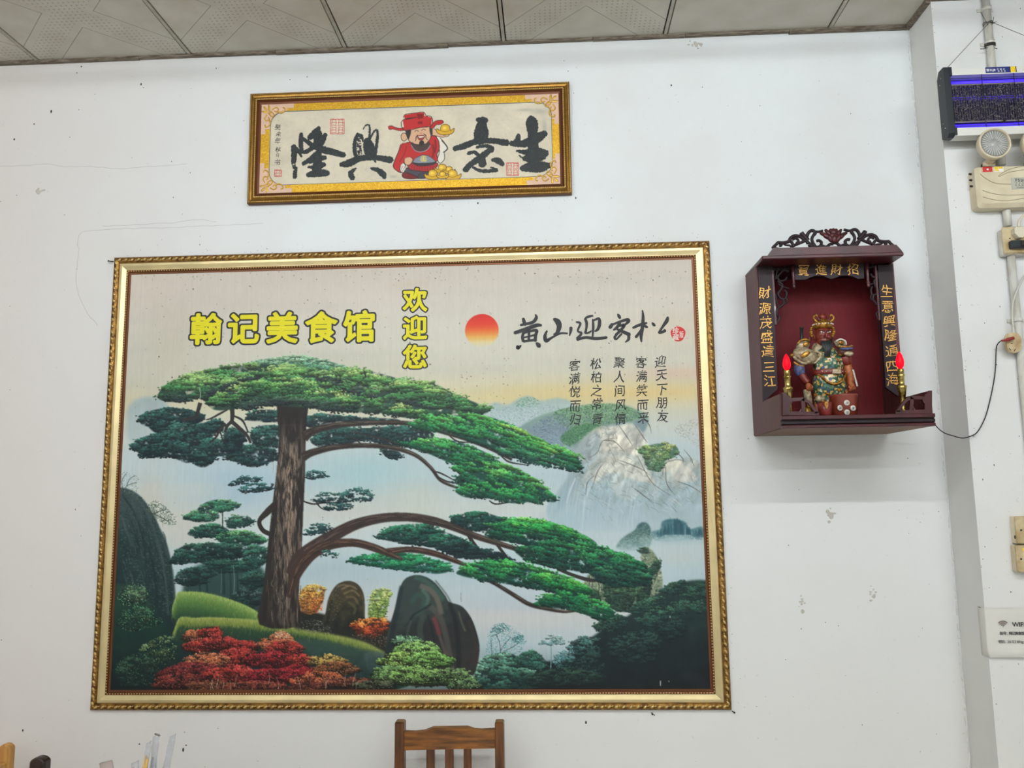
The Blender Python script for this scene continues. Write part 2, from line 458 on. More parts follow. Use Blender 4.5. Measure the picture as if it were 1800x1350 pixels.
ceiling = struct(MB().box((XL, YB, ZC + .02), (XR, T, ZC + .1)).build('ceiling', 'gap_shade'))  # slab coloured dark to give the shade in the gaps between tiles
# plain field of the ceiling further back into the room, behind the camera
fl = MB().box((XL, YB, ZC), (XR, -1.23, ZC + .02)).build('ceiling_field', 'plain_panel', ceiling)
x0t = 0.4475 - .6 * 8; TS = .587
tm = {}
for i in range(15):
    for j in range(2):
        xa = x0t + .6 * i; ya = -.006 - .6 * j
        xb = xa + .6
        if xa > XR - .1 or xb < XL: continue
        x1, x2 = max(xa, XL) + .0105, min(xb, XR) - .0105
        if j == 0 and xa < XP < xb: x2 = XP - .012
        y1, y2 = ya - .6 + .0065, ya - .0065
        if j == 0 and xa > XP - .2: y2 = YP - .01
        cx, cy = (xa + xb) / 2, ya - .3
        pat = xb < 0.46
        MB().box((x1, y1, ZC - random.uniform(0, .0015)), (x2, y2, ZC + .012)).build('ceiling_tile', 'patterned_panel' if pat else 'plain_panel', ceiling, origin=(cx, cy, ZC))
for i in range(1, 15):
    xa = x0t + .6 * i
    if XL + .05 < xa < XR - .05:
        y2 = -.012 if xa < XP else YP - .01
        MB().box((xa - .0058, -1.22, ZC - .0035), (xa + .0058, y2, ZC + .004)).build('ceiling_bar', 'ceiling_bar_metal', ceiling)
MB().box((XL, -.6095, ZC - .003), (XR, -.6025, ZC + .004)).build('ceiling_bar', 'ceiling_bar_metal', ceiling)
# angle strips, laid in slightly uneven lengths
random.seed(21); xs = [XL, -1.55, -1.02, -.36, .18, .52, .9, XP]
for a, b in zip(xs[:-1], xs[1:]):
    h = random.uniform(.009, .013); d = random.uniform(0, .003)
    MB().box((a + .001, -.016, ZC - h - d), (b - .001, -.0005, ZC - d + .002), Matrix.Rotation(random.uniform(-.003, .003), 3, 'Y')).build('edge_strip', 'edge_strip', ceiling)
MB().box((XP - .016, YP + .0, ZC - .018), (XP - .0005, -.017, ZC + .001)).build('edge_strip', 'edge_strip', ceiling)
MB().box((XP, YP - .014, ZC - .014), (XR, YP - .0005, ZC + .001)).build('edge_strip', 'edge_strip', ceiling)

# fluorescent battens hung on the ceiling behind the viewer: these light the room
mat('lamp_housing', rgb(235, 235, 232), .4)
mat('lamp_tube', rgb(255, 255, 255), .4, emit=(0.905, 0.97, 1.02, 1), emit_s=LAMP)
proto = None
LAMPS = []
for yy, rn_ in ((-2.55, 'front row, nearest the picture wall'), (-4.7, 'middle row'), (-6.9, 'back row')):
    for xx, cn in ((-1.4, 'left end'), (0, 'middle'), (1.4, 'right end')): LAMPS.append((xx if yy > -3 else xx * 1.6, yy, cn + ' of the ' + rn_))
for i, (x, y, where) in enumerate(LAMPS):
    if proto is None:
        t = thing('ceiling_light', '', 'lamp')
        h = MB().bevel_box((-.63, -.03, -.045), (.63, .03, -.001), .008).build('housing', 'lamp_housing', t)
        tb = MB().tube([(-.6, 0, -.068), (.6, 0, -.068)], .015, 10).build('tube', 'lamp_tube', t)
        for s_ in (-1, 1): MB().box((s_ * .605 - .012, -.016, -.09), (s_ * .605 + .012, .016, -.044)).build('socket', 'lamp_housing', t)
        proto = t
    else:
        t = proto.copy(); COL.objects.link(t)
        for c in proto.children:
            d = c.copy(); COL.objects.link(d); d.parent = t
    tag(t, 'white fluorescent ceiling batten, ' + where, 'lamp', 'ceiling battens'); t.location = (x, y, ZC)

# ------------------------------------------------------------------ flat print: colours computed in numpy, carried by a fine mesh
def fbm(h, w, cells, octs=4, seed=0, aspect=1.0):
    r = np.random.default_rng(seed); out = np.zeros((h, w), np.float32); amp = 1.0; tot = 0
    cy = cells; cx = max(2, int(cells * aspect * w / h))
    for o in range(octs):
        gy, gx = int(cy) + 2, int(cx) + 2
        g = r.random((gy, gx), dtype=np.float32)
        ys = np.linspace(0, gy - 1.001, h); xs = np.linspace(0, gx - 1.001, w)
        y0 = ys.astype(int); x0 = xs.astype(int); fy = (ys - y0).astype(np.float32); fx = (xs - x0).astype(np.float32)
        fy = fy * fy * (3 - 2 * fy); fx = fx * fx * (3 - 2 * fx)
        a = g[y0][:, x0] * (1 - fx) + g[y0][:, x0 + 1] * fx
        b = g[y0 + 1][:, x0] * (1 - fx) + g[y0 + 1][:, x0 + 1] * fx
        out += amp * (a * (1 - fy)[:, None] + b * fy[:, None]); tot += amp
        amp *= .5; cy *= 2; cx *= 2
        if cy > h: break
    return out / tot
def blur(m, r):
    r = int(round(r))
    if r < 1: return m
    for ax in (0, 1):
        for _ in range(2):
            p = np.pad(m, [(r + 1, r) if a == ax else (0, 0) for a in (0, 1)], mode='edge')
            c = np.cumsum(p, axis=ax, dtype=np.float64)
            n = m.shape[ax]
            if ax == 0: m = ((c[2 * r + 1:] - c[:n]) / (2 * r + 1)).astype(np.float32)
            else: m = ((c[:, 2 * r + 1:] - c[:, :n]) / (2 * r + 1)).astype(np.float32)
    return m
def C3(c): return np.array(c, np.float32) / 255.0

class Canvas:
    """an sRGB picture on a rectangle of the plane y=Y; drawing functions take photograph pixels"""
    def __init__(s, x0, x1, z0, z1, Y, W, H):
        s.x0, s.x1, s.z0, s.z1, s.Y, s.W, s.H = x0, x1, z0, z1, Y, W, H
        s.a = np.zeros((H, W, 3), np.float32)
        s.k = W / (x1 - x0) / scale_at(Y)                      # canvas pixels per photo pixel, about
        s.rs = np.random.default_rng(5)
    def P(s, pts):
        out = []
        for p in pts:
            q = at(p[0], p[1], s.Y); out.append(((q[0] - s.x0) / (s.x1 - s.x0) * s.W, (s.z1 - q[2]) / (s.z1 - s.z0) * s.H))
        return np.array(out)
    def mask(s, pts, smooth=5, feather=0.0, raw=False, pad=0):
        P = np.array(pts, float) if raw else s.P(pts)
        if smooth: P = np.array(smooth_pts(P, smooth, True))
        e = int(feather * 3) + 3 + pad
        bx0, by0 = max(0, int(P[:, 0].min()) - e), max(0, int(P[:, 1].min()) - e)
        bx1, by1 = min(s.W, int(P[:, 0].max()) + e), min(s.H, int(P[:, 1].max()) + e)
        if bx1 <= bx0 or by1 <= by0: return None, None
        T = np.zeros((by1 - by0, bx1 - bx0 + 1), np.int32)
        for (ax, ay), (bx, by) in zip(P, np.roll(P, -1, 0)):
            if ay == by: continue
            if ay > by: ax, ay, bx, by = bx, by, ax, ay
            r0, r1 = int(np.ceil(ay - .5)), int(np.ceil(by - .5))
            r0c, r1c = max(r0, by0), min(r1, by1)
            if r1c <= r0c: continue
            rr = np.arange(r0c, r1c); xx = ax + (rr + .5 - ay) * (bx - ax) / (by - ay)
            ix = np.clip(np.ceil(xx - .5).astype(int) - bx0, 0, T.shape[1] - 1)
            np.add.at(T, (rr - by0, ix), 1)
        m = (np.cumsum(T, 1)[:, :-1] % 2).astype(np.float32)
        if feather: m = blur(m, feather)
        return (slice(by0, by1), slice(bx0, bx1)), m
    def put(s, sl, m, col):
        v = s.a[sl]; m3 = m[..., None]; v += (np.asarray(col, np.float32) - v) * m3
    def poly(s, pts, col, feather=0.6, alpha=1.0, smooth=5, tex=None, raw=False):
        sl, m = s.mask(pts, smooth, feather, raw)
        if m is None: return None
        c = C3(col)
        if tex is not None:
            n = tex(m.shape); c = c * n[..., None]
        s.put(sl, m * alpha, c); return sl, m
    def shaded(s, pts, stops, feather=0.8, alpha=1.0, smooth=5, noise=0.15, cells=12, aspect=1.0, dirx=0.0):
        """fill with colour stops running down (and across by dirx) the shape"""
        sl, m = s.mask(pts, smooth, feather)
        if m is None: return
        h, w = m.shape
        t = (np.linspace(0, 1, h)[:, None] * (1 - abs(dirx)) + (np.linspace(0, 1, w)[None] if dirx >= 0 else np.linspace(1, 0, w)[None]) * abs(dirx))
        n = fbm(h, w, cells, 4, int(w + h), aspect)
        t = np.clip(t + (n - .5) * noise * 2, 0, 1)
        xs = [q[0] for q in stops]; col = np.stack([np.interp(t, xs, [q[1][k] / 255. for q in stops]) for k in range(3)], -1).astype(np.float32)
        s.put(sl, m * alpha, col); return sl, m
    def blob(s, x, y, rx, ry, col, alpha=1.0, power=1.0):
        """soft elliptic patch"""
        (cx, cy), = s.P([(x, y)]); rx *= s.k; ry *= s.k
        x0, x1 = max(0, int(cx - rx * 2)), min(s.W, int(cx + rx * 2)); y0, y1 = max(0, int(cy - ry * 2)), min(s.H, int(cy + ry * 2))
        if x1 <= x0 or y1 <= y0: return
        X = (np.arange(x0, x1) - cx) / rx; Y = (np.arange(y0, y1) - cy) / ry
        g = np.exp(-1.4 * (X[None] ** 2 + Y[:, None] ** 2)).astype(np.float32) * alpha
        s.put((slice(y0, y1), slice(x0, x1)), g, C3(col))
    def line(s, pts, width, col, alpha=1.0, feather=0.5, n=6, tex=False, taper=None):
        """stroke with width in photo pixels (number or per-point list)"""
        Wd = list(width) if hasattr(width, '__len__') else [width] * len(pts)
        P = s.P(pts); Q = np.array(smooth_pts([(a[0], a[1], b * s.k) for a, b in zip(P, Wd)], n))
        T = np.gradient(Q[:, :2], axis=0); T /= np.linalg.norm(T, axis=1)[:, None] + 1e-9
        Nn = np.stack([-T[:, 1], T[:, 0]], 1); hw = np.maximum(Q[:, 2:3], .7) / 2
        ring = np.concatenate([Q[:, :2] + Nn * hw, (Q[:, :2] - Nn * hw)[::-1]])
        sl, m = s.mask(ring, 0, feather, True)
        if m is None: return
        # self-overlap of sharp bends leaves even-odd holes only inside very short spans; acceptable
        s.put(sl, np.clip(m, 0, 1) * alpha, C3(col)); return sl, m
    # --- foliage made of thousands of small fan-shaped dabs
    def stamps(s, w, h):
        key = (w, h)
        if not hasattr(s, '_st'): s._st = {}
        if key in s._st: return s._st[key]
        L = []
        if w < 5:                                              # leaf dots: plain soft specks
            a = np.ones((h, w), np.float32) * .9
            s._st[key] = [(a, np.ones((h, w), np.float32))] * 10; return s._st[key]
        for v in range(10):
            r = np.random.default_rng(v * 31 + w)
            X, Y = np.meshgrid(np.linspace(-1, 1, w), np.linspace(-1, 1, h))
            X = X + .25 * r.normal(); Y = Y + .15 * r.normal()
            rad = np.sqrt(X ** 2 + (Y + .05) ** 2); th = np.arctan2(Y, X)
            fan = np.clip(1.25 - rad, 0, 1) * (Y < .75)
            ribs = .9 + .3 * np.cos(th * r.integers(6, 10) + r.random() * 6)
            light = np.clip(1.12 - Y * .55, .4, 1.7) * ribs
            a = np.clip(fan * 1.7, 0, 1).astype(np.float32)
            L.append((a, light.astype(np.float32)))
        s._st[key] = L; return L
    def dab(s, cx, cy, w, h, col, alpha=1.0):
        st = s.stamps(w, h); a, l = st[int(s.rs.integers(0, 10))]
        x0, y0 = int(cx - w / 2), int(cy - h / 2)
        if x0 < 0 or y0 < 0 or x0 + w > s.W or y0 + h > s.H: return
        v = s.a[y0:y0 + h, x0:x0 + w]; al = (a * alpha)[..., None]
        v += (np.clip(col * l[..., None], 0, 1) - v) * al
    def foliage(s, pts, top, mid, dark, tuft=(46, 17), dabsz=(9, 7), fill=True, slope=0.0, ragged=4.0, density=1.0, thin=1.0, light_x=0.0, contrast=1.0, smooth=5):
        sl, m = s.mask(pts, smooth, 0, pad=8)
        if m is None: return
        h, w = m.shape; oy, ox = sl[0].start, sl[1].start
        top, mid, dark = C3(top), C3(mid), C3(dark)
        ins = m > .5
        if not ins.any(): return
        has = ins.any(0); yt = np.where(has, ins.argmax(0), 0); yb = np.where(has, h - 1 - ins[::-1].argmax(0), 1)
        if fill:
            n = fbm(h, w, 10, 3, int(w)); f = np.clip(blur(m, 3) * 2.2 - 1.2, 0, 1) * np.clip(n * 3 - .35, 0, 1) * .95
            s.put(sl, f * thin, dark)
        ys, xs = np.nonzero(ins); area = len(ys)
        N = max(3, int(area / (tuft[0] * tuft[1]) * 2.0 * density))
        idx = s.rs.integers(0, area, N); cyx = np.stack([ys[idx], xs[idx]], 1)
        big = fbm(h, w, 5, 3, int(h * 7 + w), .6)
        order = np.argsort(cyx[:, 0]); cyx = cyx[order]
        per = max(6, int(tuft[0] * tuft[1] / (dabsz[0] * dabsz[1]) * 2.6))
        for (cy, cx) in cyx:
            H_ = max(6, yb[cx] - yt[cx]); t = (cy - yt[cx]) / H_
            t = np.clip(t + (big[cy, cx] - .5) * 1.3 + light_x * (cx / w - .5), 0, 1)
            base = top * (1 - t * 2) + mid * t * 2 if t < .5 else mid * (2 - 2 * t) + dark * (2 * t - 1)
            tw = tuft[0] * (0.7 + .6 * s.rs.random()); th = tuft[1] * (0.7 + .6 * s.rs.random())
            u = s.rs.uniform(-1, 1, per); v = s.rs.uniform(-1, 1, per) * np.sqrt(1 - u * u)
            o = np.argsort(v); u, v = u[o], v[o]
            for a, b in zip(u, v):
                px_, py_ = cx + a * tw / 2, cy + b * th / 2 + slope * a * tw / 2
                iy, ix = int(py_), int(px_)
                if not (0 <= iy < h and 0 <= ix < w): continue
                if not ins[iy, ix] and s.rs.random() < .75: continue
                k = (1.18 - .42 * contrast * (b + 1)) * (0.85 + .3 * s.rs.random())
                s.dab(ox + px_, oy + py_, dabsz[0], dabsz[1], base * k, .9)
    def dots(s, pts, cols, n, size=(1.0, 2.2), alpha=.9, fan=True, grav=0.0):
        """scattered leaf dots inside a shape"""
        sl, m = s.mask(pts, 5, 0)
        if m is None: return
        ys, xs = np.nonzero(m > .5); oy, ox = sl[0].start, sl[1].start
        if len(ys) == 0: return
        for i in s.rs.integers(0, len(ys), n):
            c = C3(cols[int(s.rs.integers(0, len(cols)))]) * (0.75 + .5 * s.rs.random())
            w = int(max(2, s.rs.uniform(*size) * s.k * 1.6)); hh = max(2, int(w * .7))
            s.dab(ox + xs[i], oy + ys[i], w, hh, c, alpha)
    def specks(s, n, col=(60, 52, 44), size=(1, 3), region=None, alpha=.7):
        for k in range(n):
            if region:
                (cx, cy), = s.P([(s.rs.uniform(region[0], region[2]), s.rs.uniform(region[1], region[3]))])
            else: cx, cy = s.rs.uniform(0, s.W), s.rs.uniform(0, s.H)
            w = int(s.rs.integers(size[0], size[1] + 1)); h = int(s.rs.integers(size[0], size[1] + 1)); x, y = int(cx), int(cy)
            if 0 <= x < s.W - w and 0 <= y < s.H - h:
                v = s.a[y:y + h, x:x + w]; v += (C3(col) - v) * alpha * s.rs.random()
    def build(s, name, nx, ny, m, parent):
        """average the picture down to nx x ny vertices and build the sheet"""
        fx, fy = s.W // nx, s.H // ny
        c = s.a[:ny * fy, :nx * fx].reshape(ny, fy, nx, fx, 3).mean((1, 3))
        c = s2l(np.clip(c, 0, 1))
        X = s.x0 + (np.arange(nx) + .5) / nx * (s.x1 - s.x0); Z = s.z1 - (np.arange(ny) + .5) / ny * (s.z1 - s.z0)
        X[0], X[-1], Z[0], Z[-1] = s.x0, s.x1, s.z1, s.z0
        co = np.empty((ny, nx, 3), np.float32); co[..., 0] = X[None]; co[..., 1] = s.Y; co[..., 2] = Z[:, None]
        i = np.arange(ny * nx).reshape(ny, nx)
        f = np.stack([i[:-1, :-1], i[1:, :-1], i[1:, 1:], i[:-1, 1:]], -1).reshape(-1, 4)
        me = bpy.data.meshes.new(name)
        me.vertices.add(ny * nx); me.vertices.foreach_set('co', co.ravel())
        me.loops.add(f.size); me.loops.foreach_set('vertex_index', f.ravel().astype(np.int32))
        me.polygons.add(len(f)); me.polygons.foreach_set('loop_start', np.arange(0, f.size, 4, dtype=np.int32))
        me.update(calc_edges=True)
        at_ = me.color_attributes.new('print', 'FLOAT_COLOR', 'POINT')
        at_.data.foreach_set('color', np.concatenate([c, np.ones((ny, nx, 1))], -1).astype(np.float32).ravel())
        me.materials.append(MATS[m]); o = bpy.data.objects.new(name, me); COL.objects.link(o); o.parent = parent
        return o

# mitred moulding: profile of (inset from the outer edge, height above the wall)
def moulding(rect, prof, m, parent, name='frame_rail', edge=None, beads=None):
    x0, x1, z0, z1 = rect
    cs = [(x0, z0), (x1, z0), (x1, z1), (x0, z1)]; inw = [(1, 1), (-1, 1), (-1, -1), (1, -1)]
    rails = []
    for k in range(4):
        mb = MB(); vs = []; a, b = k, (k + 1) % 4
        for (c, d) in ((cs[a], inw[a]), (cs[b], inw[b])):
            for (o, h) in prof: vs.append((c[0] + d[0] * o, -h, c[1] + d[1] * o))
        n = len(prof)
        fs = [(i, i + 1, n + i + 1, n + i) for i in range(n - 1)]
        mb.add(vs, [tuple(q[::-1]) for q in fs], False)
        r = mb.build(name, m, parent); rails.append(r)
        p0 = np.array(cs[a]); p1 = np.array(cs[b]); L = np.linalg.norm(p1 - p0); t = (p1 - p0) / L; nn = np.array([-t[1], t[0]])
        for spec in (edge, beads):
            if not spec: continue
            mb = MB(); off, h, pitch, rad, tilt, mm, nm = spec
            cnt = int((L - 2 * off) / pitch)
            for i in range(cnt):
                q = p0 + nn * off + t * (off + (i + .5) * (L - 2 * off) / cnt)
                if tilt:
                    ang = math.atan2(t[1], t[0]); rot = Matrix.Rotation(-(ang + tilt), 3, 'Y')
                    mb.ball((q[0], -h, q[1]), (rad[0], rad[1], rad[2]), 7, 4, rot)
                    q2 = q + t * pitch * .42 + nn * rad[2] * .55
                    mb.ball((q2[0], -h, q2[1]), (rad[0] * .5, rad[1] * .7, rad[2] * .5), 6, 4, rot)
                else: mb.ball((q[0], -h, q[1]), rad, 6, 4)
            e = mb.build(nm, mm, r); e['kind'] = 'stuff'
    return rails

# ------------------------------------------------------------------ the large framed landscape print
mat('satin_gold', rgb(220, 200, 152), .4, .8, var=.18, var_scale=9, bump=.12, bump_scale=350)
mat('aged_gold', rgb(160, 120, 58), .42, .8, col2=rgb(84, 52, 22), var=.3, var_scale=70)
mat('dark_red_gilt', rgb(104, 62, 34), .4, .5)
mat('bead_gold', rgb(214, 184, 120), .35, .8)
mat('print_satin', rgb(200, 200, 200), .5, attr='print', spec=.35, bump=.06, bump_scale=900)
mat('yellow_ink', rgb(226, 214, 20), .55); mat('black_ink', rgb(34, 34, 34), .55); mat('red_ink', rgb(206, 44, 40), .55)
mat('paper_white', rgb(232, 224, 214), .6); mat('backing', rgb(120, 100, 78), .8)

pic = thing('framed_landscape_picture', 'large gold-framed landscape picture of a spreading pine tree with yellow lettering', 'picture')
A_ = at(204, 455); B_ = at(1285, 1246)
FR = (-1.6049, .5735, 1.029, 2.6315)
prof = [(0, 0), (0, .012), (.004, .017), (.012, .019), (.020, .017), (.022, .0135), (.026, .0165), (.034, .0165), (.047, .0130), (.050, .0125), (.051, .0145), (.0545, .0155), (.0575, .0145), (.0585, .010), (.066, .0095), (.066, .0)]
rails = moulding(FR, prof, 'satin_gold', pic,
                 edge=(.0115, .0185, .0235, (.0082, .0035, .0040), .55, 'bead_gold', 'carved_edging'),
                 beads=(.0545, .0155, .0095, (.0026, .0022, .0026), 0, 'bead_gold', 'bead_row'))
for r in rails:                                                # aged outer rope, dark red inner fillet
    r.data.materials.append(MATS['aged_gold']); r.data.materials.append(MATS['dark_red_gilt'])
    for i, p in enumerate(r.data.polygons):
        if i < 5: p.material_index = 1
        elif i >= 9: p.material_index = 2
MB().box((FR[0] + .01, -.0075, FR[2] + .01), (FR[1] - .01, -.0005, FR[3] - .01)).build('backing_board', 'backing', pic)

PY = -.0088
def paint_poster():
    x0, x1, z0, z1 = FR[0] + .056, FR[1] - .056, FR[2] + .056, FR[3] - .056
    cv = Canvas(x0, x1, z0, z1, PY, 1980, 1428)
    W, H = cv.W, cv.H
    def rowof(y, x=700): return cv.P([(x, y)])[0][1]
    # ---- sky and mist, top to bottom
    st = [(460, (204, 194, 180)), (520, (208, 199, 186)), (600, (207, 203, 188)), (660, (208, 204, 186)), (700, (212, 204, 170)), (740, (206, 206, 190)), (790, (196, 208, 208)),
          (840, (188, 206, 210)), (900, (206, 212, 206)), (950, (198, 210, 210)), (1000, (180, 200, 206)), (1040, (188, 202, 206)), (1080, (204, 204, 202)), (1130, (180, 196, 200)), (1220, (90, 110, 112))]
    ys = np.arange(H); xs_ = [rowof(q[0]) for q in st]
    g = np.stack([np.interp(ys, xs_, [q[1][k] / 255. for q in st]) for k in range(3)], -1)
    cv.a[:] = g[:, None]
    n = fbm(H, W, 6, 4, 3, .35) - .5; n2 = fbm(H, W, 40, 2, 9, .08) - .5
    cv.a += (n * .07 + n2 * .035)[..., None] * np.array([1, .9, .8], np.float32)
    # warm bands right, pinkish tone left
    for (x, y, rx, ry, c, al) in [(1120, 690, 230, 22, (224, 190, 120), .6), (1190, 655, 120, 14, (222, 186, 160), .55), (950, 690, 160, 26, (218, 200, 140), .5), (860, 665, 200, 14, (214, 206, 178), .5),
                                  (1180, 580, 120, 40, (214, 196, 172), .5), (860, 560, 200, 30, (212, 206, 190), .4), (470, 520, 280, 50, (206, 194, 184), .5), (720, 500, 40, 10, (196, 170, 140), .25),
                                  (300, 600, 60, 90, (200, 190, 172), .6), (300, 700, 60, 90, (204, 196, 180), .4), (420, 860, 110, 60, (164, 192, 208), .75), (330, 930, 70, 50, (206, 204, 192), .8),
                                  (330, 860, 80, 22, (202, 208, 202), .6), (260, 880, 40, 60, (206, 200, 184), .7), (640, 830, 110, 40, (166, 202, 206), .7), (730, 880, 70, 45, (206, 210, 196), .6), (600, 895, 90, 30, (206, 206, 198), .6),
                                  (620, 1000, 90, 30, (176, 198, 204), .5), (700, 940, 60, 12, (196, 208, 212), .5), (960, 1090, 160, 30, (206, 206, 202), .7), (900, 1060, 200, 20, (180, 196, 206), .5), (1000, 1120, 120, 30, (190, 202, 206), .5),
                                  (650, 1040, 120, 30, (196, 206, 208), .6), (920, 905, 70, 18, (206, 212, 212), .6), (860, 700, 60, 10, (222, 208, 150), .4)]:
        cv.blob(x, y, rx, ry, c, al)
    # ---- far mountains
    tx = lambda k: (lambda sh: .86 + .28 * fbm(sh[0], sh[1], k, 4, sh[1]))
    cv.shaded([(228, 712), (245, 700), (262, 698), (290, 702), (300, 740), (300, 790), (232, 780), (222, 740)], [(0, (150, 172, 178)), (1, (190, 202, 200))], 6, .8)
    cv.shaded([(850, 722), (870, 708), (892, 712), (912, 700), (930, 696), (950, 704), (985, 700), (1010, 716), (1010, 780), (930, 770), (860, 760)], [(0, (150, 176, 172)), (.4, (176, 194, 196)), (1, (190, 204, 206))], 3, .85)
    cv.dots([(905, 712), (920, 700), (942, 700), (948, 712), (920, 716)], [(96, 146, 112), (120, 160, 130)], 160, (.8, 1.6))
    cv.dots([(860, 725), (900, 715), (960, 712), (1010, 725), (1000, 760), (900, 760)], [(140, 168, 176), (170, 190, 194), (120, 154, 160)], 1500, (.8, 1.6), .6)
    cv.shaded([(905, 760), (940, 735), (985, 720), (1030, 712), (1080, 710), (1110, 716), (1140, 735), (1120, 770), (1040, 800), (990, 800), (930, 780)], [(0, (130, 164, 128)), (.5, (118, 140, 148)), (1, (150, 170, 184))], 3, .9)
    cv.dots([(975, 724), (1030, 712), (1080, 710), (1115, 720), (1125, 735), (1080, 745), (1030, 752), (990, 750)], [(84, 124, 84), (60, 104, 76), (128, 164, 110)], 2600, (.9, 1.9))
    cv.dots([(940, 745), (990, 730), (1010, 780), (950, 780)], [(110, 120, 146), (96, 112, 130), (130, 146, 160)], 1300, (.8, 1.6), .7)
    cv.shaded([(985, 770), (1010, 750), (1050, 745), (1060, 775), (1040, 790), (1010, 785)], [(0, (86, 130, 92)), (1, (76, 116, 96))], 3, .9)
    cv.dots([(985, 772), (1010, 752), (1050, 747), (1060, 775), (1010, 788)], [(66, 112, 76), (100, 150, 100), (50, 90, 70)], 1200, (.8, 1.7))
    cv.dots([(1185, 755), (1215, 738), (1232, 745), (1234, 790), (1200, 770)], [(150, 146, 134), (168, 162, 150)], 260, (.7, 1.4), .7)
    # ---- pale rock mountain
    rock = [(1010, 800), (1024, 772), (1050, 752), (1085, 748), (1112, 745), (1135, 770), (1146, 798), (1165, 812), (1190, 808), (1215, 806), (1236, 826), (1243, 930), (1235, 940), (1100, 935), (1000, 930), (960, 900), (990, 850), (1008, 830)]
    cv.shaded(rock, [(0, (210, 206, 192)), (.35, (184, 190, 182)), (.6, (160, 180, 184)), (1, (176, 196, 204))], 4, .95, noise=.22, cells=14)
    cv.shaded([(1000, 790), (1024, 772), (1040, 760), (1055, 765), (1050, 800), (1030, 830), (1000, 880), (975, 900), (1000, 830)], [(0, (150, 160, 160)), (1, (150, 176, 188))], 4, .75)
    # rock highlights
    for pl, c in [([(1062, 772), (1085, 762), (1110, 775), (1122, 800), (1100, 795), (1080, 790), (1060, 792)], (226, 220, 204)), ([(1045, 830), (1075, 800), (1110, 806), (1140, 830), (1150, 850), (1110, 842), (1070, 832), (1045, 850)], (214, 212, 198)),
                  ([(1080, 830), (1100, 840), (1120, 870), (1100, 880), (1075, 860)], (196, 206, 202)), ([(1180, 825), (1205, 818), (1225, 840), (1210, 848), (1185, 842)], (222, 218, 204)), ([(1160, 812), (1185, 806), (1200, 815), (1170, 830)], (216, 210, 190))]:
        cv.poly(pl, c, 3, .8)
    for (x, y) in [(1050, 800), (1075, 815), (1100, 830), (1120, 850), (1060, 850), (1140, 870), (1180, 860), (1210, 850), (1030, 850), (1090, 880), (1160, 890), (1200, 880), (1040, 880)]:
        for k in range(9):
            a, b = x + cv.rs.normal() * 16, y + cv.rs.normal() * 14; dx, dy = cv.rs.uniform(5, 16), cv.rs.uniform(2, 14)
            cv.line([(a, b), (a + dx * .5, b + dy * .35), (a + dx, b + dy)], [.6, 1.0, .5], [(120, 126, 122), (232, 228, 216), (104, 112, 110)][k % 3], .5)
    for pl in [[(1035, 805), (1050, 795), (1060, 775), (1085, 770)], [(1086, 745), (1100, 765), (1112, 783)], [(1060, 775), (1080, 776), (1098, 795)], [(1115, 745), (1132, 770), (1138, 778)], [(1085, 808), (1105, 815), (1128, 825), (1142, 835)],
               [(1040, 860), (1050, 830), (1060, 815)], [(1120, 800), (1132, 825), (1148, 850), (1180, 872)], [(1165, 835), (1168, 815), (1190, 808), (1206, 812)], [(1170, 820), (1172, 850), (1186, 870)], [(1190, 846), (1215, 855), (1235, 868)],
               [(1120, 725), (1140, 745), (1145, 762)], [(1188, 794), (1200, 806), (1200, 815)], [(1202, 790), (1214, 805), (1220, 820)], [(1030, 880), (1032, 850), (1046, 835)], [(1110, 855), (1130, 870), (1150, 885)]]:
        cv.line(pl, [.6, 1.7, .5] if len(pl) == 3 else [.6, 1.5, 1.2, .5], (84, 82, 74), .75)
    cv.foliage([(1122, 790), (1140, 782), (1165, 778), (1190, 784), (1192, 800), (1170, 812), (1160, 830), (1140, 825), (1130, 805)], (150, 166, 104), (100, 130, 82), (70, 104, 80), (20, 10), (6, 5))
    slr, mr = cv.mask([(1025, 790), (1050, 752), (1085, 748), (1112, 745), (1135, 770), (1146, 798), (1165, 812), (1190, 808), (1215, 806), (1236, 826), (1243, 900), (1160, 890), (1090, 890), (1030, 870), (1010, 830)], 5, 5)
    hr, wr = mr.shape; Xr, Yr = np.meshgrid(np.arange(wr), np.arange(hr))
    na = fbm(hr, wr, 7, 5, 41, 1.4); rid = 1 - np.abs(na - .5) * 7
    lt = np.clip((np.roll(na, -6, 1) - np.roll(na, 6, 1)) * 5 + (np.roll(na, -6, 0) - np.roll(na, 6, 0)) * 4, -1, 1)
    fade = np.clip(1.25 - Yr / hr * 1.1, .15, 1)
    cv.a[slr] *= (1 + (lt * .16 * fade * mr)[..., None]); rr_ = np.clip(rid - .72, 0, 1) * 1.6 * fade * mr
    cv.put(slr, np.clip(rr_, 0, .55), C3((104, 104, 96)))
    # falling water / mist veils
    for k in range(150):
        x = cv.rs.uniform(960, 1120); y = cv.rs.uniform(860, 930)
        cv.line([(x + 8, y - 30), (x + 2, y), (x, y + 28)], [1.0, 2.0, .8], [(196, 214, 220), (150, 178, 190), (180, 200, 206)][k % 3], .22)
    cv.line([(1012, 840), (1003, 860), (996, 885)], [2, 3, 1.5], (212, 220, 220), .6); cv.line([(1040, 850), (1028, 880), (1024, 930)], [1.5, 4, 3], (204, 216, 220), .6)
    cv.blob(1070, 940, 130, 22, (192, 206, 210), .75); cv.blob(1010, 915, 60, 30, (176, 200, 208), .5); cv.blob(1200, 925, 60, 18, (176, 190, 190), .5)
    # blue-green hillocks on the right
    cv.shaded([(1083, 962), (1095, 945), (1115, 932), (1122, 922), (1132, 918), (1142, 925), (1146, 950), (1135, 965), (1100, 968)], [(0, (50, 84, 92)), (.5, (96, 128, 120)), (1, (150, 176, 180))], 2, .95, noise=.3)
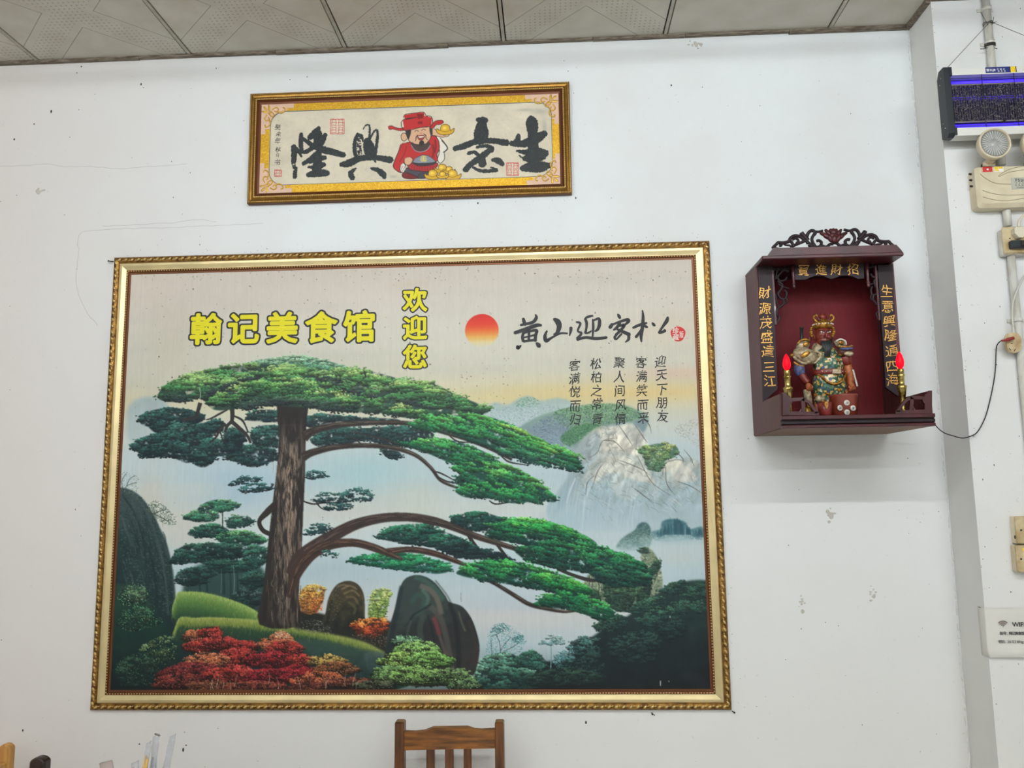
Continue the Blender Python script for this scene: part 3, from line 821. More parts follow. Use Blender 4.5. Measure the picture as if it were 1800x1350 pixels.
    cv.shaded([(1146, 935), (1160, 930), (1165, 916), (1185, 912), (1205, 918), (1212, 930), (1234, 926), (1236, 945), (1180, 952), (1148, 948)], [(0, (44, 88, 96)), (.6, (90, 130, 136)), (1, (160, 184, 188))], 2, .9, noise=.3)
    for k in range(70):
        x = cv.rs.uniform(1152, 1236); tp = np.interp(x, [1150, 1165, 1178, 1188, 1198, 1208, 1220, 1238], [938, 924, 916, 908, 914, 922, 932, 926]) + abs(cv.rs.normal()) * 5
        cv.line([(x, tp), (x + .5, tp + 8), (x + 1, 940)], [1, 4, 5], [(42, 84, 94), (58, 104, 112), (36, 72, 84)][k % 3], .6)
    cv.dots([(1092, 955), (1108, 938), (1120, 930), (1132, 919), (1142, 928), (1144, 950)], [(40, 72, 80), (70, 104, 100), (150, 170, 150), (120, 146, 130)], 260, (.8, 1.8), .7)
    cv.blob(1190, 950, 70, 9, (170, 192, 194), .7); cv.blob(1100, 972, 60, 10, (186, 204, 206), .8); cv.blob(1200, 980, 60, 22, (196, 204, 200), .7)
    # stone pinnacles behind the lowest boughs
    pin = [(1128, 968), (1138, 962), (1152, 975), (1160, 995), (1165, 1030), (1160, 1060), (1100, 1075), (1075, 1062), (1040, 1052), (1025, 1035), (1035, 1010), (1060, 1020), (1100, 1010), (1125, 1000)]
    cv.shaded(pin, [(0, (122, 136, 112)), (.5, (140, 150, 122)), (1, (96, 112, 98))], 1.5, 1, noise=.35, cells=16, aspect=1.8)
    cv.dots(pin, [(70, 88, 70), (172, 176, 146), (92, 104, 84), (120, 132, 108), (50, 68, 56)], 1500, (1.2, 4), .5)
    for k in range(60):
        x = cv.rs.uniform(1035, 1160); y = cv.rs.uniform(990, 1060)
        cv.line([(x, y - 12), (x + cv.rs.normal() * 2, y), (x + cv.rs.normal() * 3, y + 14)], [.8, 1.8, .6], [(56, 72, 60), (176, 180, 150), (40, 58, 52)][k % 3], .6)
    cv.foliage([(1122, 968), (1135, 962), (1142, 970), (1130, 975)], (70, 104, 74), (46, 80, 62), (36, 62, 54), (14, 8), (6, 4))
    cv.foliage([(1140, 1000), (1152, 985), (1162, 990), (1158, 1005), (1145, 1012)], (70, 104, 74), (46, 80, 62), (30, 56, 50), (14, 8), (6, 4))
    for pl in [[(1062, 1020), (1085, 1010), (1110, 1015), (1120, 1040), (1105, 1075), (1075, 1070), (1062, 1045)], [(1120, 1030), (1140, 1015), (1146, 1035), (1138, 1060), (1118, 1062)], [(1034, 1040), (1050, 1035), (1058, 1056), (1042, 1058)]]:
        cv.foliage(pl, (72, 100, 70), (42, 70, 56), (28, 50, 44), (16, 10), (6, 5), density=1.1)
    # ---- dark wooded slope, lower right
    cv.shaded([(850, 1200), (900, 1165), (985, 1160), (1010, 1130), (1040, 1120), (1070, 1098), (1100, 1085), (1140, 1055), (1170, 1035), (1205, 1022), (1240, 1020), (1262, 1030), (1262, 1240), (840, 1240)],
              [(0, (40, 66, 58)), (.3, (26, 48, 46)), (.6, (18, 32, 34)), (1, (14, 22, 25))], 3, 1, noise=.2)
    for pl in [[(1160, 1040), (1172, 1028), (1200, 1020), (1212, 1036), (1190, 1046)], [(1185, 1028), (1200, 1018), (1206, 1024), (1196, 1032)], [(1200, 1045), (1220, 1028), (1245, 1024), (1247, 1050), (1215, 1056)], [(1100, 1075), (1130, 1055), (1160, 1050), (1165, 1066), (1130, 1080)],
               [(1050, 1100), (1075, 1080), (1105, 1085), (1100, 1100), (1075, 1112)], [(1120, 1090), (1150, 1070), (1190, 1070), (1180, 1095), (1140, 1105)], [(1040, 1100), (1062, 1092), (1075, 1102), (1055, 1112)], [(1185, 1060), (1230, 1055), (1240, 1075), (1200, 1085)]]:
        cv.foliage(pl, (56, 92, 72), (36, 68, 58), (24, 46, 44), (22, 9), (7, 5))
    for pl, c in [([(1000, 1135), (1020, 1120), (1050, 1122), (1055, 1150), (1010, 1165)], 0), ([(985, 1165), (1010, 1150), (1050, 1150), (1060, 1180), (1000, 1190)], 1), ([(1070, 1130), (1120, 1110), (1160, 1120), (1150, 1160), (1090, 1165)], 1), ([(1150, 1090), (1190, 1085), (1210, 1110), (1170, 1130)], 1)]:
        cv.foliage(pl, [(64, 100, 96), (34, 60, 54)][c], [(36, 66, 66), (26, 48, 46)][c], (16, 32, 34), (20, 10), (7, 5), ragged=6, thin=.8)
    for x in (1172, 1182, 1192): cv.line([(x, 1040), (x + 1, 1055), (x, 1068)], 1.2, (24, 36, 34), .9)
    cv.line([(1203, 1035), (1206, 1048), (1210, 1056)], 1, (24, 36, 34), .9)
    cv.shaded([(1195, 1190), (1215, 1180), (1235, 1190), (1252, 1212), (1240, 1214), (1215, 1202)], [(0, (36, 40, 48)), (1, (24, 28, 34))], 5, .5)
    cv.line([(1161, 1196), (1161, 1201), (1161, 1206)], 1.2, (210, 214, 210), .9); cv.line([(1177, 1083), (1178, 1084), (1178, 1086)], 1.2, (210, 214, 210), .9); cv.line([(1175, 1197), (1176, 1198), (1176, 1199)], 1.4, (160, 166, 166), .9)
    # slender pale pine and shrubs in the mist, lower middle
    cv.line([(968, 1128), (969, 1150), (968, 1175)], [1.2, 1.6, 2], (112, 146, 148), .9)
    cv.foliage([(950, 1135), (962, 1118), (985, 1117), (995, 1130), (975, 1136)], (150, 178, 174), (120, 154, 152), (104, 140, 142), (18, 7), (6, 4), fill=False)
    cv.dots([(855, 1150), (862, 1105), (885, 1095), (915, 1110), (925, 1130), (900, 1160), (870, 1165)], [(110, 164, 168), (150, 190, 190), (64, 118, 122), (90, 150, 160)], 900, (.8, 1.8), .7)
    for pl in [[(862, 1120), (885, 1108), (870, 1105)], [(866, 1160), (864, 1140), (863, 1125)], [(875, 1165), (882, 1140), (898, 1120)], [(880, 1150), (878, 1130), (872, 1115)], [(885, 1145), (900, 1138), (912, 1130)]]:
        cv.line(pl, 1.1, (40, 70, 74), .85)
    for pl in [[(862, 1112), (872, 1100), (884, 1096), (898, 1104), (880, 1112)], [(900, 1124), (915, 1115), (922, 1122), (912, 1132)]]:
        cv.dots(pl, [(44, 96, 96), (60, 120, 116)], 120, (1, 2))
    cv.foliage([(832, 1205), (838, 1170), (862, 1150), (900, 1148), (920, 1165), (935, 1175), (940, 1212), (840, 1214)], (104, 146, 124), (52, 96, 80), (20, 44, 42), (24, 14), (8, 6))
    cv.foliage([(908, 1165), (915, 1148), (940, 1144), (958, 1158), (962, 1172), (935, 1178)], (76, 124, 100), (50, 96, 80), (26, 56, 52), (22, 12), (7, 5))
    cv.foliage([(970, 1165), (985, 1143), (1005, 1138), (1010, 1160), (990, 1178)], (120, 160, 160), (80, 124, 126), (40, 76, 76), (18, 10), (6, 5), fill=False, density=.8)
    cv.foliage([(930, 1190), (980, 1175), (1040, 1180), (1060, 1200), (940, 1208)], (44, 72, 58), (26, 48, 42), (16, 30, 30), (22, 9), (7, 5))
    # ---- rock face, left edge
    cv.shaded([(190, 880), (208, 858), (232, 862), (252, 878), (268, 902), (282, 930), (294, 958), (303, 1000), (308, 1050), (313, 1120), (300, 1160), (190, 1180)],
              [(0, (62, 78, 78)), (.25, (38, 60, 60)), (.55, (22, 44, 46)), (1, (14, 32, 32))], 1.6, 1, noise=.25, cells=9, dirx=0)
    cv.dots([(205, 880), (225, 865), (255, 880), (285, 935), (303, 1000), (305, 1080), (250, 1060), (215, 1000)], [(64, 84, 80), (30, 50, 50), (84, 98, 90), (20, 38, 40)], 2600, (1, 3.2), .35)
    for k in range(60):
        x, y = cv.rs.uniform(212, 290), cv.rs.uniform(880, 1020)
        cv.line([(x, y), (x + 4, y + 9), (x + 6, y + 22)], [.8, 1.8, .7], [(76, 92, 86), (16, 32, 34)][k % 2], .4)
    for pl, c in [([(215, 870), (235, 900), (250, 940), (258, 1000)], (18, 36, 38)), ([(232, 866), (258, 900), (276, 950), (290, 1010), (296, 1080)], (76, 88, 84)), ([(226, 930), (240, 945), (246, 975)], (22, 40, 40)), ([(212, 905), (222, 930), (232, 960)], (70, 88, 86)), ([(262, 960), (272, 1010), (276, 1070)], (16, 30, 32))]:
        cv.line(pl, 3.5, c, .55, 2.5)
    cv.line([(303, 1000), (307, 1050), (312, 1118)], [3, 5, 5], (70, 84, 74), .5, 2)
    for pl in [[(212, 872), (222, 855), (240, 848)], [(216, 862), (214, 845), (222, 832)], [(222, 855), (228, 842), (238, 836)]]: cv.line(pl, 1.1, (60, 64, 58), .9)
    cv.dots([(208, 858), (214, 832), (232, 830), (246, 846), (240, 868), (220, 868)], [(110, 116, 104), (84, 92, 82), (150, 150, 136)], 130, (.8, 1.4), .7)
    cv.dots([(258, 895), (272, 880), (290, 890), (305, 905), (310, 920), (298, 925), (275, 912)], [(66, 88, 70), (104, 122, 98), (48, 66, 56)], 420, (.9, 1.8), .85)
    for pl in [[(262, 900), (280, 908), (298, 918)], [(270, 903), (282, 898), (292, 896)]]: cv.line(pl, 1.3, (38, 46, 40), .9)
    # ---- little stand of pines behind the trunk
    gp = ((124, 176, 130), (52, 108, 84), (22, 50, 48))
    for x, y0_, y1_ in ((391, 890, 1045), (404, 960, 1065), (416, 950, 1060), (362, 985, 1050), (350, 1000, 1050)): cv.line([(x, y0_), (x + 1, (y0_ + y1_) / 2), (x + 3, y1_)], [2, 3, 4.5], (40, 48, 44), .95)
    cv.shaded([(318, 1060), (330, 1010), (360, 990), (420, 985), (462, 1000), (470, 1050), (462, 1090), (400, 1085), (330, 1070)], [(0, (30, 64, 58)), (1, (16, 36, 36))], 6, .9)
    for pl, cc in [([(346, 898), (358, 884), (382, 877), (408, 880), (424, 890), (408, 898), (380, 901)], gp), ([(322, 912), (340, 898), (372, 898), (388, 908), (372, 918), (345, 918)], gp), ([(396, 918), (410, 906), (436, 908), (446, 918), (425, 928), (402, 928)], gp),
                   ([(328, 938), (350, 924), (385, 922), (405, 935), (380, 945), (345, 945)], ((60, 120, 92), (34, 80, 68), (18, 44, 44))), ([(380, 948), (400, 932), (440, 935), (468, 948), (455, 960), (405, 958)], ((110, 170, 110), (46, 104, 76), (20, 50, 46))),
                   ([(298, 985), (315, 962), (350, 955), (400, 955), (440, 962), (430, 980), (350, 990), (305, 992)], ((60, 106, 88), (26, 62, 56), (14, 34, 36))), ([(425, 985), (440, 960), (465, 962), (472, 985), (450, 1000)], ((66, 116, 94), (34, 76, 66), (20, 48, 46))),
                   ([(308, 1015), (325, 1000), (365, 998), (378, 1012), (350, 1030), (315, 1028)], ((52, 90, 80), (26, 56, 52), (16, 38, 38))), ([(360, 990), (400, 982), (440, 990), (440, 1005), (390, 1008)], ((60, 110, 88), (32, 72, 62), (18, 44, 42))), ([(400, 1055), (420, 1038), (450, 1036), (462, 1050), (445, 1072), (410, 1070)], ((70, 96, 90), (26, 50, 48), (16, 34, 34))),
                   ([(420, 1020), (440, 1004), (466, 1010), (468, 1030), (440, 1036)], ((44, 84, 72), (24, 56, 52), (16, 38, 38)))]:
        cv.foliage(pl, *cc, (26, 10), (8, 5))
    cv.line([(410, 990), (412, 1020), (411, 1045)], [1, 1.6, 1], (150, 156, 146), .5); cv.line([(389, 1000), (389, 1025), (388, 1045)], [.8, 1.2, .8], (150, 156, 146), .45)
    # ---- grass banks
    for pl, st_, yl in [([(311, 1045), (330, 1040), (360, 1042), (400, 1052), (440, 1068), (462, 1086), (440, 1092), (312, 1092)], [(0, (150, 176, 96)), (.3, (86, 126, 60)), (1, (24, 54, 40))], 0),
                        ([(310, 1096), (345, 1086), (400, 1086), (470, 1092), (540, 1102), (600, 1116), (650, 1130), (680, 1146), (700, 1165), (690, 1214), (320, 1214)], [(0, (150, 160, 84)), (.18, (110, 126, 56)), (.32, (36, 66, 44)), (1, (16, 38, 40))], 1)]:
        sl, m = cv.mask(pl, 5, .8)
        h, w_ = m.shape; ins = m > .5; has = ins.any(0); yt = np.where(has, ins.argmax(0), 0)
        d = (np.arange(h)[:, None] - yt[None]) / (60. * cv.k if yl else 48. * cv.k) + (fbm(h, w_, 30, 3, 4, 4) - .5) * .18
        xs2 = [q[0] for q in st_]; col = np.stack([np.interp(np.clip(d, 0, 1), xs2, [q[1][k] / 255. for q in st_]) for k in range(3)], -1)
        cv.put(sl, m, col.astype(np.float32))
        for k in range(1500 if yl else 900):                     # grass blades
            x = int(cv.rs.integers(0, w_));
            if not has[x]: continue
            y = yt[x] + abs(cv.rs.normal()) * (12 if yl else 16) * cv.k; yy = int(y)
            if yy >= h - 8: continue
            c = C3([(176, 180, 100), (130, 150, 70), (90, 120, 56), (196, 196, 120)][k % 4]) * (1 - .5 * min(1, (y - yt[x]) / (40 * cv.k)))
            v = cv.a[sl][max(0, yy - 5):yy + 3, x:x + 1]; v += (c - v) * .5
    cv.shaded([(520, 1125), (580, 1128), (640, 1142), (690, 1155), (680, 1185), (640, 1195), (590, 1175), (540, 1150)], [(0, (58, 82, 76)), (1, (26, 46, 48))], 5, .7, noise=.3)
    cv.shaded([(640, 1150), (670, 1146), (688, 1162), (676, 1186), (650, 1180)], [(0, (84, 102, 100)), (1, (34, 54, 56))], 4, .6, noise=.3)
    # ---- dark bushes bottom left
    cv.shaded([(185, 1040), (215, 1028), (250, 1035), (270, 1070), (300, 1110), (315, 1150), (320, 1220), (180, 1225)], [(0, (34, 62, 50)), (.5, (14, 44, 38)), (1, (9, 24, 25))], 5, 1)
    for pl, c in [([(206, 1050), (220, 1030), (245, 1026), (262, 1045), (250, 1062), (220, 1066)], (106, 140, 104)), ([(205, 1090), (240, 1066), (275, 1075), (285, 1095), (230, 1110)], (70, 116, 84)), ([(240, 1150), (262, 1128), (295, 1118), (312, 1140), (300, 1165), (260, 1170)], (110, 134, 92)), ([(205, 1175), (240, 1150), (280, 1165), (270, 1200), (215, 1205)], (54, 84, 66))]:
        cv.foliage(pl, c, tuple(int(v * .5) for v in c), (14, 38, 34), (22, 12), (6, 5), thin=.4, density=.55)
        cv.dots(pl, [tuple(min(255, int(v * 1.5)) for v in c), c], 160, (.7, 1.3))
    # ---- rocks beside the trunk
    cv.poly([(516, 1092), (530, 1074), (570, 1080), (600, 1092), (650, 1092), (690, 1096), (694, 1150), (640, 1128), (580, 1114), (520, 1104)], (30, 34, 28), 3)
    def boulder(pl, st_, lines, ns=.3):
        cv.shaded(pl, st_, 1.2, 1, noise=ns, cells=8, dirx=.25)
        for q, wd, c, al in lines: cv.line(q, wd, c, al, 2)
    cv.foliage([(524, 1060), (530, 1036), (548, 1027), (570, 1032), (572, 1045), (560, 1075), (535, 1080)], (232, 184, 96), (206, 136, 60), (110, 70, 36), (14, 8), (6, 5))
    for q in [[(552, 1078), (550, 1058), (542, 1042)], [(550, 1060), (560, 1048), (568, 1040)]]: cv.line(q, 1.2, (70, 44, 30), .9)
    cv.dots([(545, 1055), (565, 1052), (568, 1072), (550, 1078)], [(200, 96, 44), (226, 130, 60)], 140, (.9, 1.8))
    boulder([(566, 1098), (572, 1078), (578, 1050), (592, 1028), (612, 1021), (630, 1028), (640, 1048), (641, 1082), (640, 1100), (600, 1106)],
            [(0, (46, 42, 32)), (.4, (70, 62, 44)), (.7, (38, 40, 32)), (1, (18, 22, 20))],
            [([(592, 1032), (602, 1028), (612, 1030)], 1.5, (178, 156, 116), .8), ([(600, 1036), (615, 1030), (628, 1036)], 1.5, (186, 164, 122), .8), ([(604, 1044), (620, 1038), (632, 1048)], 2, (170, 146, 100), .7), ([(608, 1050), (622, 1050), (630, 1062)], 2.5, (140, 126, 84), .6), ([(612, 1058), (624, 1068), (622, 1080)], 4, (112, 106, 66), .5), ([(584, 1055), (578, 1078), (576, 1095)], 5, (16, 20, 18), .6), ([(636, 1045), (639, 1062), (639, 1085)], 1, (150, 140, 100), .6)], .3)
    cv.dots([(580, 1050), (592, 1034), (600, 1050), (596, 1085), (578, 1090)], [(120, 112, 90), (70, 66, 52), (22, 24, 20)], 160, (.8, 1.6), .6)
    cv.foliage([(646, 1088), (648, 1055), (658, 1038), (676, 1035), (690, 1042), (684, 1056), (678, 1085), (660, 1092)], (190, 206, 120), (160, 186, 96), (110, 140, 70), (13, 7), (6, 5), density=.9)
    for q in [[(664, 1090), (664, 1070), (658, 1056)], [(664, 1078), (672, 1064), (680, 1056)]]: cv.line(q, 1.3, (66, 70, 34), .9)
    cv.foliage([(615, 1102), (630, 1090), (655, 1086), (680, 1090), (682, 1108), (660, 1122), (635, 1118)], (226, 130, 62), (190, 76, 38), (72, 34, 24), (15, 8), (6, 5))
    cv.dots([(512, 1105), (540, 1090), (575, 1095), (580, 1115), (540, 1112)], [(176, 170, 160), (112, 112, 104), (60, 62, 56)], 240, (.7, 1.3), .75)
    cv.dots([(620, 1116), (650, 1116), (680, 1118), (678, 1138), (640, 1128)], [(150, 110, 90), (70, 50, 40), (196, 160, 140)], 160, (.7, 1.3), .7)
    boulder([(676, 1150), (682, 1110), (694, 1070), (702, 1036), (714, 1016), (738, 1011), (762, 1022), (782, 1046), (790, 1058), (812, 1066), (828, 1086), (838, 1112), (843, 1140), (838, 1172), (828, 1190), (790, 1205), (690, 1200), (672, 1170)],
            [(0, (40, 58, 56)), (.3, (52, 62, 60)), (.55, (34, 40, 40)), (.8, (46, 44, 44)), (1, (26, 24, 24))],
            [([(706, 1030), (700, 1062), (692, 1100), (682, 1150)], 8, (22, 36, 40), .6), ([(728, 1014), (745, 1020), (765, 1035), (780, 1055)], 8, (60, 98, 84), .6), ([(738, 1030), (754, 1036), (768, 1052), (776, 1080)], 9, (110, 104, 92), .7), ([(742, 1036), (752, 1050), (748, 1066)], 7, (86, 120, 104), .6),
             ([(722, 1060), (735, 1045), (745, 1052), (742, 1072), (728, 1080)], 8, (50, 84, 72), .6), ([(716, 1100), (726, 1082), (745, 1070), (758, 1062)], 3, (20, 28, 30), .8), ([(756, 1066), (772, 1082), (782, 1110), (790, 1150), (796, 1190)], 10, (92, 84, 80), .55), ([(762, 1084), (768, 1100), (772, 1116)], 8, (150, 60, 58), .55), ([(772, 1116), (780, 1140), (788, 1170)], 5, (120, 96, 90), .5),
             ([(790, 1060), (800, 1090), (806, 1140), (806, 1190)], 8, (20, 24, 26), .7), ([(745, 1080), (738, 1105), (742, 1130)], 10, (70, 80, 72), .5), ([(752, 1082), (760, 1110), (768, 1150)], 2, (18, 24, 26), .8), ([(722, 1090), (716, 1115), (720, 1135)], 5, (84, 90, 82), .4), ([(806, 1075), (812, 1095), (818, 1110)], 3, (150, 130, 112), .45), ([(824, 1090), (836, 1130), (836, 1170)], 6, (58, 44, 42), .6), ([(765, 1020), (784, 1044), (792, 1058)], 1.5, (20, 34, 32), .9)], .22)
    # ---- the great pine: trunk
    tr = [(490, 690), (540, 690), (539, 740), (537, 790), (536, 840), (533, 900), (531, 950), (528, 1000), (525, 1050), (526, 1100), (456, 1098), (462, 1040), (468, 985), (474, 930), (481, 870), (487, 820), (490, 770)]
    # dark boughs under the crown first
    dk = ((56, 104, 92), (30, 62, 62), (20, 36, 42))
    for pl in [[(240, 738), (262, 722), (300, 716), (345, 722), (362, 736), (340, 748), (300, 752), (262, 752)], [(262, 752), (290, 742), (340, 745), (385, 738), (395, 752), (360, 770), (320, 776), (285, 768)], [(352, 752), (372, 738), (392, 740), (394, 756), (372, 764)], [(228, 788), (250, 768), (290, 760), (340, 758), (375, 768), (372, 782), (310, 792), (260, 798)], [(240, 800), (262, 784), (320, 776), (390, 772), (430, 780), (425, 798), (370, 805), (330, 815), (300, 805), (262, 806)], [(330, 800), (360, 794), (380, 804), (362, 822), (342, 818)],
               [(392, 770), (402, 756), (424, 756), (434, 770), (424, 782), (400, 780)], [(396, 804), (420, 784), (462, 782), (488, 794), (492, 806), (462, 818), (440, 822), (412, 812)], [(438, 768), (446, 752), (472, 746), (492, 752), (493, 786), (470, 786), (448, 784)], [(430, 738), (450, 720), (490, 722), (492, 742), (464, 742)],
               [(395, 762), (410, 752), (424, 758), (426, 790), (398, 790)], [(534, 740), (560, 726), (620, 732), (700, 736), (690, 748), (600, 742), (545, 752)], [(545, 772), (580, 752), (640, 752), (700, 748), (755, 756), (760, 772), (700, 786), (640, 776), (590, 788), (558, 786)], [(668, 790), (700, 792), (706, 806), (682, 806)]]:
        cv.foliage(pl, *dk, (30, 11), (9, 6), density=.9)
    sl, m = cv.mask(tr, 3, 1.0)
    h, w_ = m.shape
    n1 = fbm(h, w_, 18, 4, 77, 6.0); n2 = fbm(h, w_, 10, 4, 78, 5.0)
    X = np.linspace(0, 1, w_)[None]; Yv = np.linspace(0, 1, h)[:, None]
    lit = np.clip(1 - np.abs(X - .62) * 2.4, 0, 1) * np.clip((Yv - .12) * 5, 0, 1) * np.clip(1.5 - Yv * 1.1, .35, 1)
    v = np.clip((n1 - .44) * 6, 0, 1) * lit
    col = C3((38, 34, 32)) * (0.7 + .6 * n2[..., None]) + v[..., None] * C3((138, 118, 100)) * .85
    col = np.where((Yv < .16)[..., None], col * .85, col); cv.put(sl, m, col.astype(np.float32))
    for k in range(240):
        y = cv.rs.uniform(760, 1085); x = np.interp(y, [690, 1090], [514, 492]) + cv.rs.normal() * 13
        cv.line([(x, y), (x + cv.rs.normal(), y + 8), (x + cv.rs.normal() * 2, y + cv.rs.uniform(12, 30))], [.6, 1.3, .5], [(22, 20, 20), (160, 140, 122), (30, 27, 26), (104, 84, 72)][k % 4], .6)
    # ---- boughs
    def bough(pts, wd, base=(50, 42, 38), hi=(128, 108, 96)):
        cv.line(pts, wd, base, 1, .8)
        P = smooth_pts([(a, b, c) for (a, b), c in zip(pts, wd)], 5)
        for i in range(0, len(P) - 3, 1):
            for k in range(3):
                if cv.rs.random() < .75:
                    o = cv.rs.uniform(-.38, .3) * P[i][2]; q = P[min(len(P) - 1, i + 2)]
                    cv.line([(P[i][0], P[i][1] + o), ((P[i][0] + q[0]) / 2, (P[i][1] + q[1]) / 2 + o), (q[0], q[1] + o)], [.6, .9, .5], hi if o < 0 else (24, 20, 20), .5, .5, 3)
    bough([(534, 768), (552, 757), (590, 748), (640, 744), (700, 743), (740, 748), (780, 760), (820, 772), (860, 788), (900, 808)], [20, 14, 11, 9, 8, 8, 7, 7, 6, 5])
    bough([(532, 804), (550, 795), (590, 786), (640, 783), (690, 787), (730, 800), (757, 822), (775, 845), (805, 858)], [16, 13, 10, 9, 8, 7, 6, 5, 4])
    for q in [[(760, 828), (775, 832), (800, 845)], [(770, 838), (785, 846), (806, 850)], [(790, 766), (805, 776), (830, 778)], [(880, 800), (895, 812), (930, 818)], [(860, 880), (872, 886), (900, 882)], [(700, 780), (660, 768), (620, 760)], [(640, 786), (625, 772), (610, 766)]]: cv.line(q, [2, 3, 1.5], (48, 44, 42), .95)
    bough([(508, 1010), (526, 985), (548, 965), (585, 942), (625, 922), (670, 911), (715, 909), (760, 915), (800, 928), (840, 944), (885, 958), (930, 972), (965, 985)], [14, 28, 25, 22, 19, 16, 15, 14, 12, 10, 8, 6, 4], (58, 46, 42))
    bough([(508, 1050), (516, 1020), (528, 994), (550, 972), (580, 958), (620, 954), (655, 962), (685, 974), (708, 984)], [10, 18, 24, 21, 17, 14, 13, 11, 5], (60, 44, 38), (140, 108, 86))
    bough([(680, 968), (720, 966), (760, 972), (795, 984), (830, 998)], [8, 10, 10, 8, 4], (62, 44, 38), (140, 108, 86))
    bough([(840, 1012), (870, 1026), (900, 1044), (930, 1062), (960, 1070), (990, 1075), (1012, 1074)], [5, 6, 7, 7, 6, 5, 3])
    cv.line([(484, 885), (470, 900), (456, 916), (462, 932), (478, 940)], [10, 12, 8, 8, 8], (44, 38, 34), 1); cv.line([(470, 940), (480, 930), (486, 922)], 2, (44, 38, 34), 1)
    for q, wd in [([(395, 760), (400, 748), (408, 738), (408, 715)], [5, 6, 7, 9]), ([(406, 740), (420, 752), (434, 765), (440, 778)], [7, 7, 5, 4]), ([(408, 730), (425, 738), (432, 750), (436, 760)], [3, 4, 3, 3]), ([(396, 744), (386, 756), (380, 768), (368, 778)], [6, 5, 4, 3]), ([(352, 708), (348, 722), (342, 734), (320, 738)], [8, 7, 6, 4]), ([(400, 720), (385, 728), (372, 735), (362, 738)], [3, 4, 3, 2]), ([(386, 758), (390, 768), (390, 778)], [3, 2.5, 2]), ([(480, 852), (470, 862), (450, 860), (430, 868)], [4, 3, 2, 2]),
                  ([(534, 838), (545, 842), (556, 840)], [2, 2, 1.5]), ([(533, 881), (550, 886), (570, 884), (590, 884)], [2.5, 3, 2, 2]), ([(556, 884), (566, 894), (580, 898)], [3, 2, 2]), ([(760, 920), (755, 940), (760, 955)], [9, 8, 6]), ([(822, 938), (832, 955), (845, 968)], [6, 7, 3]), ([(874, 958), (885, 972), (895, 985)], [5, 5, 3]), ([(980, 1000), (1010, 1012), (1040, 1020), (1070, 1018)], [5, 6, 6, 3])]:
        cv.line(q, wd, (46, 42, 40), 1)
    for pl in [[(402, 855), (420, 840), (450, 836), (462, 845), (440, 850)], [(420, 864), (440, 850), (478, 850), (486, 858), (450, 866)], [(538, 836), (548, 827), (568, 830), (580, 838), (564, 844), (545, 842)], [(550, 880), (568, 866), (600, 868), (615, 858), (648, 862), (652, 880), (610, 884), (575, 886)], [(566, 892), (590, 884), (622, 888), (604, 898), (580, 898)], [(532, 935), (548, 922), (575, 922), (584, 930), (562, 940), (540, 944)], [(560, 975), (575, 968), (592, 975), (585, 982)]]:
        cv.foliage(pl, (66, 116, 108), (36, 72, 74), (22, 42, 48), (22, 8), (8, 5), fill=False, density=1.0)
    # ---- crown and boughs of needles, back to front
    G1 = ((134, 172, 102), (62, 118, 68), (32, 58, 50)); G2 = ((96, 172, 84), (34, 118, 66), (16, 62, 52)); G3 = ((66, 160, 76), (24, 104, 62), (14, 56, 48)); GD = ((46, 112, 84), (24, 70, 60), (16, 40, 42))
    cv.foliage([(440, 640), (470, 630), (520, 626), (570, 632), (612, 646), (600, 656), (540, 652), (470, 650)], (150, 186, 148), (96, 146, 112), (56, 100, 82), (38, 12), (9, 6))
    cv.foliage([(278, 702), (284, 682), (318, 662), (370, 648), (430, 641), (500, 640), (560, 648), (620, 646), (670, 656), (715, 668), (760, 672), (800, 692), (840, 708), (864, 718), (845, 730), (800, 728), (760, 738), (715, 736), (670, 728), (620, 726), (560, 720), (500, 716), (440, 716), (400, 722), (372, 720), (350, 700), (310, 708)],
               *G1, (62, 20), (9, 6), density=1.25, contrast=1.2)
    # darker hollows between the layers of the crown, then brighter lobes
    for pl in [[(330, 700), (360, 690), (400, 676), (440, 664), (400, 688), (360, 702)], [(420, 668), (450, 658), (470, 660), (440, 672)], [(560, 660), (600, 668), (590, 674), (560, 668)], [(585, 672), (640, 690), (680, 700), (640, 698), (600, 684)], [(285, 702), (310, 694), (340, 704), (310, 708)], [(680, 698), (730, 706), (770, 720), (720, 712)]]:
        cv.foliage(pl, (58, 84, 66), (38, 58, 56), (34, 42, 48), (26, 8), (9, 6), fill=False, density=1.2)
    for pl in [[(365, 705), (385, 690), (430, 674), (490, 664), (540, 664), (560, 680), (530, 692), (470, 690), (420, 700), (385, 718)], [(575, 655), (620, 650), (665, 660), (690, 672), (640, 676), (600, 668)], [(540, 684), (590, 688), (640, 704), (650, 714), (600, 716), (550, 706)], [(690, 676), (740, 672), (790, 692), (810, 706), (760, 702), (710, 690)], [(660, 704), (710, 712), (750, 724), (720, 730), (670, 722)], [(440, 655), (490, 646), (540, 652), (520, 662), (460, 664)]]:
        cv.foliage(pl, (160, 186, 110), (86, 142, 76), (46, 86, 58), (44, 14), (8, 6), fill=False, density=1.1, contrast=1.2)
    cv.foliage([(420, 714), (460, 700), (520, 698), (580, 708), (620, 722), (580, 724), (540, 716), (490, 712), (440, 722)], (70, 96, 76), (40, 60, 56), (28, 40, 44), (30, 10), (9, 6), fill=False, density=1.2)
    cv.foliage([(722, 748), (745, 732), (790, 728), (835, 728), (862, 732), (895, 744), (930, 762), (968, 782), (1000, 792), (1018, 806), (1020, 826), (990, 822), (950, 812), (900, 806), (868, 792), (830, 778), (790, 764), (750, 758)], *G2, (52, 18), (9, 6), slope=.3, density=1.3, contrast=1.2)
